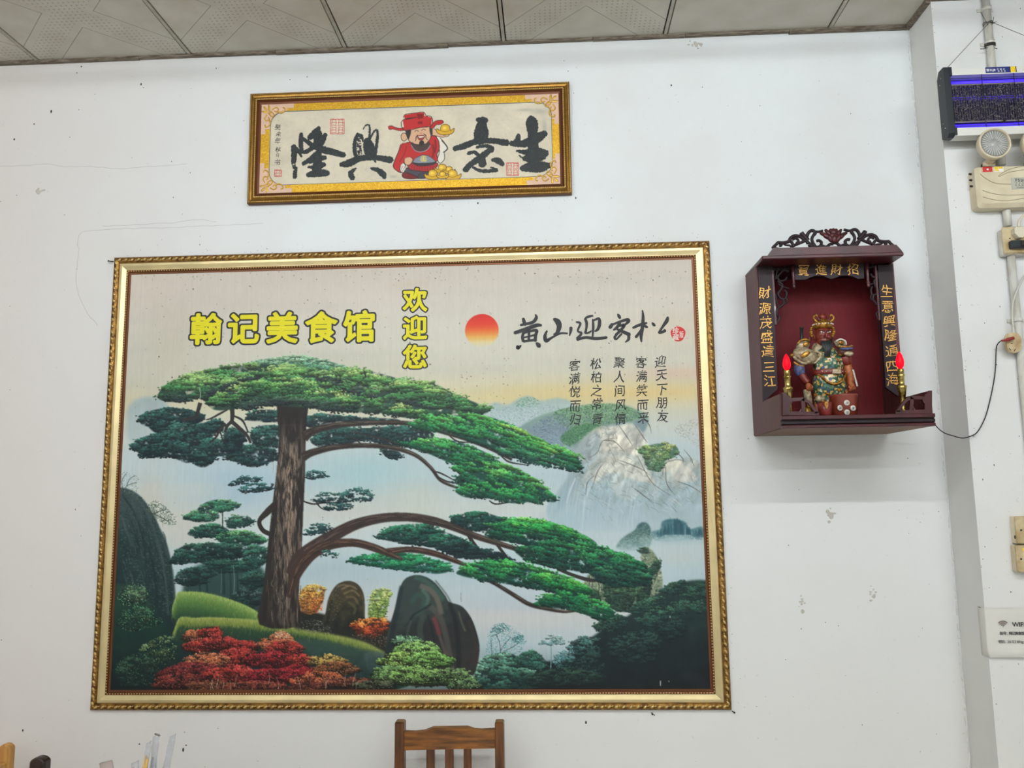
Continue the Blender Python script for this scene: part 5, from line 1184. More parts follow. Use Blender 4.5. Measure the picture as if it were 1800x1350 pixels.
    # hat
    part([(770, 190), (772, 180), (792, 177), (812, 186), (840, 192), (866, 188), (866, 204), (835, 206), (800, 198), (780, 200)], RED, 3.4); part([(1026, 178), (1040, 162), (1062, 146), (1098, 144), (1106, 156), (1090, 168), (1062, 172), (1046, 190), (1028, 192)], RED, 3.4)
    part([(876, 160), (866, 112), (945, 98), (988, 96), (994, 142)], RED, 4.5, smooth=1); part([(858, 142), (1000, 118), (1036, 128), (1032, 178), (960, 188), (870, 206)], RED, 4.5, smooth=1)
    for pl in [[(945, 108), (980, 102), (984, 130), (952, 136)], [(948, 152), (976, 148), (980, 164), (952, 168)]]: cv.poly([fx(*p) for p in pl], DR, 1, .9, 1)
    # ingots
    def ingot(u, v, s_=1.0):
        part([(u - 52 * s_, v - 8 * s_), (u - 30 * s_, v + 2 * s_), (u - 22 * s_, v - 26 * s_), (u + 4 * s_, v - 34 * s_), (u + 26 * s_, v - 22 * s_), (u + 32 * s_, v + 2 * s_), (u + 54 * s_, v - 10 * s_), (u + 48 * s_, v + 16 * s_), (u + 20 * s_, v + 28 * s_), (u - 24 * s_, v + 28 * s_), (u - 48 * s_, v + 14 * s_)], GD_, 4, out=(92, 66, 30), smooth=3)
        cv.line([fx(u - 30 * s_, v + 3 * s_), fx(u, v + 12 * s_), fx(u + 32 * s_, v + 2 * s_)], 1, (140, 98, 30), .9); cv.blob(*fx(u - 4, v - 12 * s_), 5 * s_, 4 * s_, (250, 226, 110), .8)
    ingot(1116, 202, 1.02); ingot(1098, 440, .9); ingot(1140, 448, .7); ingot(1040, 476, .95); ingot(1160, 478, 1.0); ingot(1100, 478, .7)
    part([(918, 398), (940, 372), (975, 356), (1010, 358), (1040, 376), (1056, 396), (1010, 404), (960, 406)], (130, 138, 150), 3.5); part([(914, 400), (960, 408), (1010, 406), (1058, 398), (1048, 412), (1000, 420), (950, 420)], (54, 50, 54), 3)
    for q in ([(970, 366), (984, 360), (1000, 366)], [(966, 376), (984, 373), (1004, 376)], [(964, 386), (984, 384), (1006, 386)], [(985, 362), (985, 376), (985, 392)], [(970, 394), (985, 392), (1002, 393)]): cv.line([fx(*p) for p in q], 1.4, (224, 200, 80), 1)
    # red seals
    def seal(u0, v0, u1, v1, k, col=(196, 60, 56)):
        for (a, b) in (((u0, v0), (u1, v0)), ((u1, v0), (u1, v1)), ((u1, v1), (u0, v1)), ((u0, v1), (u0, v0))): cv.line([fx(*a), fx((a[0] + b[0]) / 2, (a[1] + b[1]) / 2), fx(*b)], 1.1, col, .95)
        for i in range(k):
            for j in range(k):
                cu = u0 + (i + .5) * (u1 - u0) / k; cvv = v0 + (j + .5) * (v1 - v0) / k; r = (u1 - u0) / k * .4; rr = (v1 - v0) / k * .4
                for q in ([(cu - r, cvv - rr), (cu, cvv - rr), (cu + r, cvv - rr)], [(cu - r, cvv), (cu, cvv - 2), (cu + r, cvv)], [(cu - r * .6, cvv - rr), (cu - r * .7, cvv), (cu - r * .8, cvv + rr)], [(cu + r * .6, cvv - rr), (cu + r * .8, cvv), (cu + r * .6, cvv + rr)], [(cu - r, cvv + rr), (cu, cvv + rr * .8), (cu + r, cvv + rr)]):
                    cv.line([fx(*p) for p in q], .9, col, .9)
    seal(418, 136, 502, 226, 2); seal(1490, 402, 1562, 480, 2); seal(78, 446, 120, 486, 1)
    cv.specks(160, (70, 64, 56), (1, 3), None, .9)
    return cv.build('calligraphy_sheet', 840, 231, 'banner_paper', ban)
paint_banner()
random.seed(2)
for ch, u, v, s_ in [('癸', 98, 185, 40), ('未', 103, 226, 34), ('年', 98, 268, 40), ('秋', 100, 320, 36), ('日', 97, 355, 24), ('书', 96, 398, 40)]:
    mb = MB(); glyph(mb, ch, 460 + u / 3.4615, 170 + v / 3.4615, s_ / 3.3, BY - .0005, .012, .2, 1, .06, wob=.08); mb.build('character', 'black_ink', ban)['label'] = 'small black handwritten character'

# ------------------------------------------------------------------ the little altar on the wall
mat('red_lacquer', rgb(78, 24, 28), .38, col2=rgb(56, 16, 20), var=.2, var_scale=14, stretch=(1, 1, .15), coat=.1)
mat('dark_lacquer', rgb(40, 26, 31), .5, var=.2, var_scale=30, stretch=(8, 8, 1), spec=.35)
mat('inner_red', rgb(110, 24, 30), .62, var=.2, var_scale=30, stretch=(6, 6, 1), spec=.3)
mat('side_board', rgb(96, 54, 54), .5, col2=rgb(84, 44, 44), var=.2, var_scale=18, stretch=(6, 6, .6))
mat('gold_letter', rgb(226, 172, 84), .4, .35)
mat('raw_board', rgb(120, 92, 74), .7)
shr = thing('wall_altar', 'dark red lacquered wooden altar cabinet hung on the wall, with gilt couplets', 'shrine')
XA, XB = 0.696, 1.150
YB_, YR_, YT_ = -.150, -.236, -.352
zTop = at(1460, 446, YR_)[2]                                     # upper front edge of the roof board
zRail = at(1500, 729, YT_)[2]; zBot = at(1500, 751, YT_)[2]; zSide = at(1380, 692, YT_)[2]
zRoofU = zTop - .013
def pz(px, py, Y): q = at(px, py, Y); return (q[0], q[2])
def poly_px(pts, Y): return [pz(a, b, Y) for a, b in pts]
MB().box((XA + .012, -.014, zBot + .01), (XB - .012, -.001, zRoofU)).build('back_panel', 'inner_red', shr)
for x0, x1 in ((XA, XA + .013), (XB - .013, XB)):
    MB().box((x0, YB_ + .001, zBot + .002), (x1, -.001, zRoofU)).build('side_panel', 'side_board', shr)
    MB().box((x0, YT_ + .012, zBot + .002), (x1, YB_ + .001, zSide)).build('tray_side', 'side_board', shr)
MB().box((XA + .013, YT_ + .012, zRail - .016), (XB - .013, -.014, zRail - .006)).build('tray_floor', 'red_lacquer', shr)
MB().box((XA + .004, YT_ + .01, zBot), (XB - .004, -.002, zBot + .006)).build('underside_board', 'raw_board', shr)
MB().box((XA + .013, YB_ + .016, zRoofU - .012), (XB - .013, -.014, zRoofU - .001)).build('inner_ceiling', 'dark_lacquer', shr)
# roof: projecting board with a small moulded step behind its edge
xr0, xr1 = pz(1339, 448, YR_)[0], pz(1589, 444, YR_)[0]
rf = MB(); rf.bevel_box((xr0, YR_, zRoofU), (xr1, -.001, zTop), .003); rf.build('roof_board', 'red_lacquer', shr)
zs = at(1460, 436, YR_ + .03)[2]; x0_, x1_ = pz(1346, 442, YR_ + .03)[0], pz(1583, 438, YR_ + .03)[0]
MB().prism([(x0_, zTop), (x1_, zTop), (x1_ - .006, zTop + .010), (x1_ - .020, zs), (x0_ + .020, zs), (x0_ + .006, zTop + .010)], YR_ + .012, YR_ + .034).build('roof_step', 'red_lacquer', shr)
# carved crest of scrolls round a lotus
YC_ = YR_ + .024
fc = lambda u, v: (1290 + u / 4.865, 380 + v / 4.865)
cre = MB()
half = [([(330, 272), (345, 255), (362, 240), (378, 224), (402, 228), (404, 246), (390, 252)], 9), ([(352, 250), (356, 272), (380, 276)], 7), ([(378, 224), (420, 226), (466, 216), (486, 184), (524, 166), (572, 176), (604, 204)], 10), ([(480, 210), (498, 228), (512, 262)], 9), ([(500, 200), (528, 188), (550, 204), (546, 226), (530, 224)], 8), ([(512, 250), (540, 238), (580, 222), (612, 210), (640, 228), (672, 252), (694, 268)], 9),
        ([(576, 138), (590, 158), (612, 180), (634, 206)], 13), ([(636, 236), (622, 196), (632, 150), (656, 124), (684, 126), (694, 148), (680, 160)], 10), ([(690, 148), (668, 188), (676, 226), (700, 262)], 9), ([(690, 130), (724, 132), (760, 122)], 8), ([(708, 212), (726, 206), (748, 222), (744, 244)], 9), ([(720, 262), (752, 252), (790, 262), (820, 240), (848, 236)], 9), ([(640, 240), (668, 262), (720, 266)], 11), ([(420, 226), (440, 244), (480, 250), (492, 266)], 6)]
for pts, wd in half:
    for mir in (0, 1):
        Q = []
        for u, v in pts:
            if mir: u = 1700 - u; v = v - 8
            else: v = v + 2
            q = at(*fc(u, v), YC_); Q.append((q[0], YC_, q[2]))
        cre.tube(smooth_pts(Q, 5), wd * 1.5 / 4.865 / scale_at(YC_), 7)
cre.build('carved_crest', 'dark_lacquer', shr)
lot = MB()
for k, (du, dv, ru, rv, an, dy) in enumerate([(0, 30, 26, 38, 0, -.010), (-34, 26, 22, 40, .5, -.008), (34, 26, 22, 40, -.5, -.008), (-62, 8, 20, 42, .9, -.006), (62, 8, 20, 42, -.9, -.006), (-84, -14, 17, 40, 1.15, -.003), (84, -14, 17, 40, -1.15, -.003), (-44, -22, 22, 36, .45, -.002), (44, -22, 22, 36, -.45, -.002), (0, -28, 32, 34, 0, -.004), (-20, -44, 18, 24, .2, 0), (22, -44, 18, 24, -.2, 0), (-60, -46, 14, 20, .6, 0), (60, -46, 14, 20, -.6, 0), (0, 4, 48, 36, 0, -.006), (0, -54, 14, 16, 0, 0)]):
    q = at(*fc(850 + du, 172 + dv), YC_); k_ = 1 / 4.865 / scale_at(YC_)
    lot.ball((q[0], YC_ + dy, q[2]), (ru * k_, .008, rv * k_), 10, 6, Matrix.Rotation(-an, 3, 'Y'))
lot.build('lotus_carving', 'red_lacquer', shr)
# couplet boards on the two front posts, name board over the opening
yb = YB_ - .004
def plaque(pts, chars, name='plaque'):
    P = MB().prism(poly_px(pts, yb), yb, yb + .012).build(name, 'dark_lacquer', shr)
    for ch, x, y, sz in chars:
        mb = MB(); glyph(mb, ch, x, y, sz, yb - .0006, .007, .08, 1.0, random.uniform(-.05, .05), wob=.07)
        mb.build('character', 'gold_letter', P)
    return P
random.seed(6)
f3 = lambda u, v: (1290 + u / 3.068, 380 + v / 3.068)
left = [('財', 166, 412), ('源', 167, 498), ('茂', 173, 573), ('盛', 178, 650), ('達', 183, 727), ('三', 190, 815), ('江', 195, 890)]
right = [('生', 825, 404), ('意', 830, 487), ('興', 838, 566), ('隆', 846, 642), ('通', 851, 724), ('四', 853, 805), ('海', 856, 880)]
plaque([f3(130, 272), f3(208, 268), f3(236, 932), f3(158, 1003)], [(c, *f3(u, v), 22.5) for c, u, v in left])['label'] = 'black couplet board with gold writing'
plaque([f3(776, 262), f3(856, 262), f3(888, 972), f3(820, 924)], [(c, *f3(u, v), 22.5) for c, u, v in right])['label'] = 'black couplet board with gold writing'
plaque([f3(328, 250), f3(702, 244), f3(702, 336), f3(668, 338), f3(645, 326), f3(612, 318), f3(575, 320), f3(545, 334), f3(526, 338), f3(506, 332), f3(478, 320), f3(440, 321), f3(410, 330), f3(386, 342), f3(330, 343)],
       [('寶', *f3(375, 292), 21), ('進', *f3(470, 289), 21), ('財', *f3(554, 286), 21), ('招', *f3(643, 285), 21)])['label'] = 'black name board with gold writing'
# strips beside the couplet boards, hanging turned posts, pierced spandrels
for u, v0, v1 in ((212, 290, 585), (772, 268, 560)):
    a, b = pz(*f3(u - 4, v0), yb), pz(*f3(u + 9, v1), yb)
    MB().box((min(a[0], b[0]), yb - .001, b[1]), (min(a[0], b[0]) + .006, yb + .012, a[1])).build('inner_strip', 'red_lacquer', shr)
for u, v0, v1 in ((316, 248, 394), (715, 236, 388)):
    t = at(*f3(u, v0), YB_ - .008); b = at(*f3(u, v1), YB_ - .008); L = t[2] - b[2]
    MB().lathe([(.001, 0), (.0055, .004), (.0065, .009), (.0045, .013), (.0065, .016), (.0065, .020), (.0048, .024), (.0052, .03), (.0062, L * .6), (.0055, L)], (t[0], YB_ - .008, b[2]), 12).build('turned_post', 'red_lacquer', shr)
spl = [([(296, 300), (270, 292), (250, 310), (236, 330), (250, 350), (276, 344), (286, 330)], 7), ([(226, 340), (232, 300), (240, 280)], 6), ([(262, 296), (276, 280), (272, 262)], 5), ([(236, 350), (262, 372), (250, 400), (238, 420), (256, 446), (280, 440), (284, 410), (272, 400)], 8), ([(296, 390), (262, 380), (240, 366)], 6), ([(262, 440), (270, 468), (250, 490), (236, 500), (232, 530), (246, 548), (234, 570), (224, 586)], 8), ([(226, 420), (230, 460), (244, 490)], 6), ([(280, 440), (288, 460), (272, 474)], 5), ([(222, 530), (240, 536), (246, 556)], 5)]
for side in (0, 1):
    mb = MB()
    for pts, wd in spl:
        Q = []
        for u, v in pts:
            if side: u, v = 731 + (296 - u) * .74, v - 20
            q = at(*f3(u, v), YB_ + .002); Q.append((q[0], YB_ + .002, q[2]))
        mb.tube(smooth_pts(Q, 5), wd * .85 / 3.068 / scale_at(YB_), 6)
    mb.build('carved_spandrel', 'dark_lacquer', shr)
# tray front: rails with a dark groove, pierced end brackets
xa, xb = XA, XB
def rail(y0, y1, d, m, nm):
    za, zb = at(1500, y0, YT_)[2], at(1500, y1, YT_)[2]
    MB().bevel_box((xa, YT_ - d, zb), (xb, YT_ + .014, za), .0015).build(nm, m, shr)
rail(729, 736, .004, 'red_lacquer', 'tray_rail'); rail(736, 738.5, -.002, 'dark_lacquer', 'tray_groove'); rail(738.5, 744, .002, 'dark_lacquer', 'tray_rail'); rail(744, 745.5, -.003, 'dark_lacquer', 'tray_groove'); rail(745.5, 751, .003, 'red_lacquer', 'tray_rail')
for side in (0, 1):
    def m(p): return p if not side else (3014.5 - p[0], p[1] - 3.5 + (p[0] - 1378) * .02)
    mb = MB()
    for pl in ([(1376, 690), (1381, 690), (1384, 695), (1389, 696), (1389, 730), (1376, 730)], [(1389, 700), (1412, 698), (1413, 704), (1389, 706)], [(1389, 723), (1440, 724), (1440, 730), (1389, 730)], [(1408, 704), (1414, 699), (1416, 724), (1410, 724)],
               [(1412, 698), (1424, 705), (1434, 718), (1440, 725), (1433, 727), (1428, 718), (1420, 708), (1411, 704)], [(1389, 706), (1393, 706), (1391, 711), (1389, 712)], [(1409, 716), (1405, 723), (1409, 723)]):
        mb.prism(poly_px([m(p) for p in pl], YT_), YT_, YT_ + .010)
    mb.build('pierced_bracket', 'red_lacquer', shr)

# ------------------------------------------------------------------ painted figurine in the altar
mat('statue_red', rgb(124, 44, 34), .35, var=.3, var_scale=90); mat('statue_gold', rgb(196, 150, 60), .38, .6, col2=rgb(120, 66, 30), var=.3, var_scale=120)
mat('statue_pale', rgb(196, 180, 150), .4, .2, col2=rgb(126, 106, 76), var=.3, var_scale=110); mat('statue_black', rgb(30, 34, 34), .4); mat('statue_white', rgb(220, 214, 200), .4)
mat('statue_blue', rgb(84, 96, 150), .4, col2=rgb(60, 60, 80), var=.3, var_scale=120); mat('statue_orange', rgb(176, 96, 44), .4, col2=rgb(120, 60, 30), var=.3, var_scale=80); mat('statue_brown', rgb(96, 48, 36), .4)
def brocade(name):
    m = bpy.data.materials.new(name); m.use_nodes = True; N = m.node_tree.nodes; L = m.node_tree.links; b = N['Principled BSDF']
    b.inputs['Roughness'].default_value = .32; b.inputs['Metallic'].default_value = .15
    tc = N.new('ShaderNodeTexCoord'); v = N.new('ShaderNodeTexVoronoi'); v.inputs['Scale'].default_value = 150; L.new(tc.outputs['Object'], v.inputs['Vector'])
    s = N.new('ShaderNodeSeparateColor'); L.new(v.outputs['Color'], s.inputs[0]); r = N.new('ShaderNodeValToRGB'); r.color_ramp.interpolation = 'CONSTANT'
    E_ = r.color_ramp.elements; cs = [(0, (38, 74, 58)), (.3, (70, 112, 86)), (.48, (206, 190, 150)), (.6, (44, 84, 64)), (.72, (196, 156, 74)), (.88, (200, 170, 140)), (.96, (60, 74, 120))]
    while len(E_) < len(cs): E_.new(.5)
    for e, (p, c) in zip(E_, cs): e.position = p; e.color = rgb(*c)
    L.new(s.outputs[0], r.inputs['Fac']); L.new(r.outputs['Color'], b.inputs['Base Color'])
    bp = N.new('ShaderNodeBump'); bp.inputs['Strength'].default_value = .5; bp.inputs['Distance'].default_value = .0015; L.new(v.outputs['Distance'], bp.inputs['Height']); L.new(bp.outputs['Normal'], b.inputs['Normal']); MATS[name] = m
brocade('brocade')
YS = -.185
fig = thing('warrior_figurine', 'painted figurine of a bearded red-faced armoured warrior in a green robe, standing in the altar', 'figurine')
f4 = lambda u, v: (1360 + u / 5.623, 520 + v / 5.623)
KS = 1 / 5.623 / scale_at(YS)
def S4(u, v, dy=0.0): q = at(*f4(u, v), YS); return (q[0], YS + dy, q[2])
def loft(rings, m, name, parent, n=20, folds=0, fa=0.0):
    """rings: (centre u, v, half width, half depth in crop pixels, dy)"""
    mb = MB(); vs = []
    for (u, v, ru, rd, dy) in rings:
        c = S4(u, v, dy)
        for j in range(n):
            th = 2 * math.pi * j / n; k = 1 + fa * math.sin(folds * th + v * .01)
            vs.append((c[0] + ru * KS * k * math.cos(th), c[1] + rd * KS * k * math.sin(th), c[2]))
    k = len(rings); fs = [(i * n + (j + 1) % n, i * n + j, (i + 1) * n + j, (i + 1) * n + (j + 1) % n) for i in range(k - 1) for j in range(n)]
    fs += [tuple(range(n)), tuple((k - 1) * n + j for j in range(n - 1, -1, -1))]
    mb.add(vs, fs, True); return mb.build(name, m, parent)
def T4(pts, m, name, parent, n=8):
    mb = MB(); P = smooth_pts([(*S4(u, v, dy), r * KS) for u, v, dy, r in pts], 5)
    mb.tube([p[:3] for p in P], [p[3] for p in P], n); return mb.build(name, m, parent)
def B4(u, v, dy, ru, rd, rv, m, name, parent, rot=0.0, n=14):
    return MB().ball(S4(u, v, dy), (ru * KS, rd * KS, rv * KS), n, 9, Matrix.Rotation(rot, 3, 'Y')).build(name, m, parent)
zf = zRail - .006
# robe: one continuous lofted garment from the collar to the hem
robe = loft([(505, 490, 55, 40, 0), (505, 530, 100, 70, 0), (520, 590, 128, 90, -.003), (535, 650, 138, 100, -.006), (535, 720, 142, 100, -.006), (535, 770, 140, 96, -.004), (540, 830, 152, 104, -.006), (545, 900, 160, 108, -.006), (548, 980, 150, 100, -.004), (545, 1060, 138, 92, 0), (540, 1130, 140, 90, 0), (540, 1196, 140, 88, 0)], 'brocade', 'robe', fig, 36, 9, .03)
T4([(400, 785, -.02, 9), (440, 810, -.036, 11), (480, 860, -.044, 12), (550, 890, -.046, 13), (620, 865, -.044, 12), (668, 810, -.034, 10), (690, 775, -.02, 8)], 'statue_gold', 'gold_sash', robe)
loft([(535, 738, 150, 106, -.006), (535, 746, 156, 110, -.006), (535, 782, 156, 110, -.006), (535, 790, 148, 104, -.006)], 'statue_red', 'belt', robe, 28)
bk = MB(); c_ = S4(577, 768, -.0375 - .006); bk.bevel_box((c_[0] - 42 * KS, c_[1] - .004, c_[2] - 24 * KS), (c_[0] + 42 * KS, c_[1] + .006, c_[2] + 24 * KS), .002); bk.build('buckle', 'statue_pale', robe)
st_ = MB()
for u in (440, 480, 520, 640, 668): st_.ball(S4(u, 764, -.030 - .006 * (1 - abs(u - 535) / 150) - .008), .0016, 6, 4)
st_.build('belt_stud', 'statue_white', robe)['kind'] = 'stuff'
for u, v, w_ in ((490, 620, 30), (590, 650, 34), (620, 600, 20), (470, 840, 34), (600, 940, 36), (500, 980, 30)):
    B4(u, v, -.034, w_, 14, w_ * .5, 'statue_gold', 'embroidery', robe, .4, 10)
T4([(385, 980, -.02, 14), (420, 1030, -.034, 20), (470, 1070, -.038, 18), (520, 1110, -.036, 12), (545, 1060, -.036, 10)], 'statue_gold', 'robe_hem', robe)
B4(425, 1030, -.036, 50, 26, 34, 'statue_pale', 'knee_guard', fig, .2)
for u in (420, 600):
    T4([(u, 1080, -.012, 34), (u, 1130, -.014, 32), (u, 1180, -.018, 36)], 'statue_orange', 'boot', fig)
# head: face with brow, nose, eyes, ears
hd = MB(); hd.ball(S4(476, 400, -.010), (78 * KS, 76 * KS, 96 * KS), 20, 14); hd.ball(S4(474, 455, -.018), (62 * KS, 62 * KS, 52 * KS), 16, 10)
hd.ball(S4(480, 412, -.0357), (15 * KS, 26 * KS, 34 * KS), 10, 8)                       # nose
hd.ball(S4(448, 425, -.0302), (26 * KS, 20 * KS, 24 * KS), 10, 8); hd.ball(S4(512, 425, -.0302), (26 * KS, 20 * KS, 24 * KS), 10, 8)
hd.ball(S4(446, 362, -.0317), (36 * KS, 14 * KS, 11 * KS), 10, 6, Matrix.Rotation(.30, 3, 'Y')); hd.ball(S4(514, 362, -.0317), (36 * KS, 14 * KS, 11 * KS), 10, 6, Matrix.Rotation(-.30, 3, 'Y'))
hd.ball(S4(398, 410, -.004), (14 * KS, 22 * KS, 34 * KS), 10, 8); hd.ball(S4(556, 410, -.004), (14 * KS, 22 * KS, 34 * KS), 10, 8)
head = hd.build('head', 'statue_red', fig)
for s_, u in ((1, 448), (-1, 512)):
    B4(u, 378, -.0324, 22, 7, 7, 'statue_white', 'eye', head, .25 * s_, 10); B4(u + 2 * s_, 379, -.0335, 8, 4, 7, 'statue_black', 'pupil', head, 0, 8)
    T4([(u - 30 * s_, 350, -.0312, 4), (u, 362, -.0347, 6), (u + 24 * s_, 374, -.0357, 4)], 'statue_black', 'eyebrow', head)
T4([(440, 448, -.0332, 4), (476, 438, -.0377, 5), (512, 448, -.0332, 4)], 'statue_black', 'moustache', head)
B4(478, 452, -.0354, 20, 6, 6, 'statue_brown', 'mouth', head, 0, 8)
bd = MB()
for u0, u1, u2, r in ((450, 455, 470, 14), (470, 478, 484, 18), (492, 500, 498, 18), (512, 520, 508, 13), (480, 488, 490, 18), (438, 446, 466, 9), (524, 534, 516, 9)):
    P = smooth_pts([(*S4(u0, 452, -.0312), r * .6 * KS), (*S4(u1, 510, -.0392), r * KS), (*S4(u2, 570, -.0412), r * .9 * KS), (*S4(u2 - 4, 622, -.0392), r * .35 * KS)], 5); bd.tube([p[:3] for p in P], [p[3] for p in P], 7)
bd.build('beard', 'statue_black', head)
loft([(470, 468, 66, 60, 0), (470, 500, 84, 66, .002), (480, 545, 110, 76, .004), (490, 575, 120, 80, .004)], 'statue_pale', 'scarf', fig, 22, 7, .04)
# crown with finial, studs, side scrolls and ear ruffs
cr = loft([(478, 330, 84, 78, -.006), (478, 306, 92, 84, -.006), (478, 296, 96, 86, -.006), (478, 276, 92, 82, -.006), (478, 266, 72, 66, -.004), (478, 240, 52, 50, -.002)], 'statue_gold', 'crown', fig, 24)
B4(478, 216, -.004, 40, 38, 38, 'statue_red', 'crown_finial', cr); T4([(478, 190, -.004, 12), (478, 172, -.004, 7), (478, 160, -.004, 2)], 'statue_gold', 'finial_tip', cr)
sd = MB()
for k in range(11):
    a = math.pi * (1 + k / 10); sd.ball((S4(478, 292)[0] + 97 * KS * math.cos(a), YS - .006 + 88 * KS * math.sin(a), S4(478, 292)[2]), 7.5 * KS, 7, 5)
sd.build('crown_stud', 'statue_white', cr)
for s_ in (-1, 1):
    T4([(478 + 62 * s_, 268, -.016, 12), (478 + 92 * s_, 244, -.016, 13), (478 + 94 * s_, 214, -.014, 11), (478 + 72 * s_, 198, -.014, 9), (478 + 62 * s_, 216, -.016, 7)], 'statue_gold', 'crown_scroll', cr)
    T4([(478 + 34 * s_, 262, -.02, 10), (478 + 54 * s_, 240, -.02, 10), (478 + 60 * s_, 218, -.018, 6)], 'statue_brown', 'crown_scroll', cr)
    rf = MB()
    for k in range(5):
        v = 318 + 20 * k; rf.ball(S4(478 + s_ * (104 + 8 * math.sin(k * .9)), v, -.002), (20 * KS, 16 * KS, 13 * KS), 10, 6, Matrix.Rotation(.5 * s_, 3, 'Y'))
    rf.build('ear_ruff', 'statue_gold', cr)
    T4([(478 + 112 * s_, 400, .008, 14), (478 + 118 * s_, 440, .01, 16), (478 + 124 * s_, 480, .012, 18)], 'statue_brown', 'ribbon', cr)
# shoulder armour
B4(285, 492, -.002, 70, 52, 54, 'statue_pale', 'shoulder_pad', fig, -.35); B4(300, 488, -.019, 32, 12, 22, 'statue_gold', 'shoulder_boss', fig, -.35)
T4([(228, 480, -.012, 10), (250, 452, -.016, 10), (300, 440, -.018, 10), (340, 456, -.014, 9)], 'statue_gold', 'shoulder_trim', fig)
pd = B4(305, 600, -.012, 128, 70, 78, 'statue_pale', 'pauldron', fig, .42); B4(282, 596, -.0345, 50, 10, 24, 'statue_gold', 'pauldron_boss', pd, -.5)
T4([(186, 610, -.016, 14), (220, 655, -.026, 14), (280, 684, -.030, 15), (330, 664, -.028, 13)], 'statue_pale', 'pauldron_trim', pd)
T4([(190, 660, -.012, 14), (230, 694, -.02, 14), (280, 704, -.022, 13)], 'statue_gold', 'pauldron_trim', pd)
T4([(405, 560, -.020, 12), (440, 590, -.026, 14), (420, 640, -.026, 12), (380, 680, -.022, 10)], 'statue_pale', 'scarf_edge', fig)
B4(180, 590, -.004, 22, 18, 20, 'statue_gold', 'shoulder_knob', fig)
B4(655, 475, .000, 62, 44, 46, 'statue_pale', 'shoulder_pad', fig, .3); B4(650, 470, -.016, 26, 10, 20, 'statue_gold', 'shoulder_boss', fig, .3)
T4([(600, 460, -.014, 8), (640, 438, -.016, 9), (690, 454, -.014, 9), (706, 490, -.010, 8)], 'statue_white', 'shoulder_trim', fig)
bh = B4(680, 560, -.018, 76, 54, 58, 'statue_brown', 'beast_shoulder', fig); B4(700, 592, -.0395, 46, 14, 24, 'statue_pale', 'beast_jaw', bh); 
T4([(605, 516, -.03, 8), (650, 526, -.038, 10), (700, 522, -.038, 10), (748, 510, -.028, 8)], 'statue_gold', 'beast_brow', bh); T4([(618, 540, -.034, 12), (680, 546, -.042, 13), (738, 538, -.034, 11)], 'statue_blue', 'beast_brow', bh)
for u in (622, 734): B4(u, 512, -.030, 14, 12, 12, 'statue_pale', 'beast_eye', bh, 0, 8)
# arms: sleeve, forearm and hand with fingers
T4([(250, 690, -.008, 50), (246, 740, -.010, 54), (262, 786, -.012, 44)], 'statue_blue', 'upper_sleeve', fig)
T4([(262, 780, -.012, 40), (290, 830, -.016, 36), (318, 870, -.020, 30)], 'statue_red', 'forearm', fig)
def hand(u, v, dy, s_, parent):
    h = MB(); h.ball(S4(u, v, dy), (30 * KS, 24 * KS, 32 * KS), 10, 8)
    for k in range(4):
        a = -20 + 15 * k
        P = smooth_pts([(*S4(u + a, v + 12, dy - .004), 8 * KS), (*S4(u + a + 3 * s_, v + 34 - 3 * abs(k - 1), dy - .007), 7.5 * KS), (*S4(u + a + 6 * s_, v + 50 - 4 * abs(k - 1), dy - .003), 6 * KS), (*S4(u + a + 6 * s_, v + 44, dy + .003), 5 * KS)], 4); h.tube([p[:3] for p in P], [p[3] for p in P], 7)
    P = smooth_pts([(*S4(u + 20 * s_, v - 8, dy - .002), 9 * KS), (*S4(u + 34 * s_, v + 10, dy - .006), 8 * KS), (*S4(u + 24 * s_, v + 28, dy - .009), 6 * KS)], 4); h.tube([p[:3] for p in P], [p[3] for p in P], 7)
    return h.build('hand', 'statue_orange', parent)
hand(322, 900, -.022, 1, fig)
T4([(310, 930, -.016, 34), (322, 990, -.014, 38), (340, 1050, -.012, 30), (350, 1100, -.01, 22)], 'statue_pale', 'sleeve_end', fig)
T4([(690, 620, -.012, 64), (700, 660, -.014, 58), (700, 690, -.012, 40)], 'statue_red', 'upper_sleeve', fig)
T4([(715, 690, -.012, 40), (728, 760, -.016, 42), (738, 830, -.018, 38), (742, 890, -.018, 32)], 'statue_orange', 'sleeve', fig)
hand(748, 900, -.022, -1, fig)
cd = MB()
for k in range(13): cd.ball(S4(752 + k * 3.2, 750 + k * 12.5, -.030), (10 * KS, 9 * KS, 8 * KS), 8, 5)
cd.build('beaded_cord', 'statue_white', fig)
T4([(700, 930, -.01, 26), (706, 980, -.008, 22), (700, 1040, -.006, 18)], 'statue_orange', 'sleeve_end', fig)
pl = MB(); a, b = S4(296, 430, .022), S4(296, 318, .022); pl.tube([S4(300, 700, .03), a, b], 17 * KS, 10); pl.ball(S4(296, 306, .022), (22 * KS, 20 * KS, 14 * KS), 10, 6); pl.build('sword_handle', 'statue_black', fig)
base = MB(); c = S4(545, 1100); base.bevel_box((c[0] - .04, YS - .03, zf), (c[0] + .04, YS + .03, S4(545, 1188)[2] + .004), .004); base.build('plinth', 'statue_brown', fig)

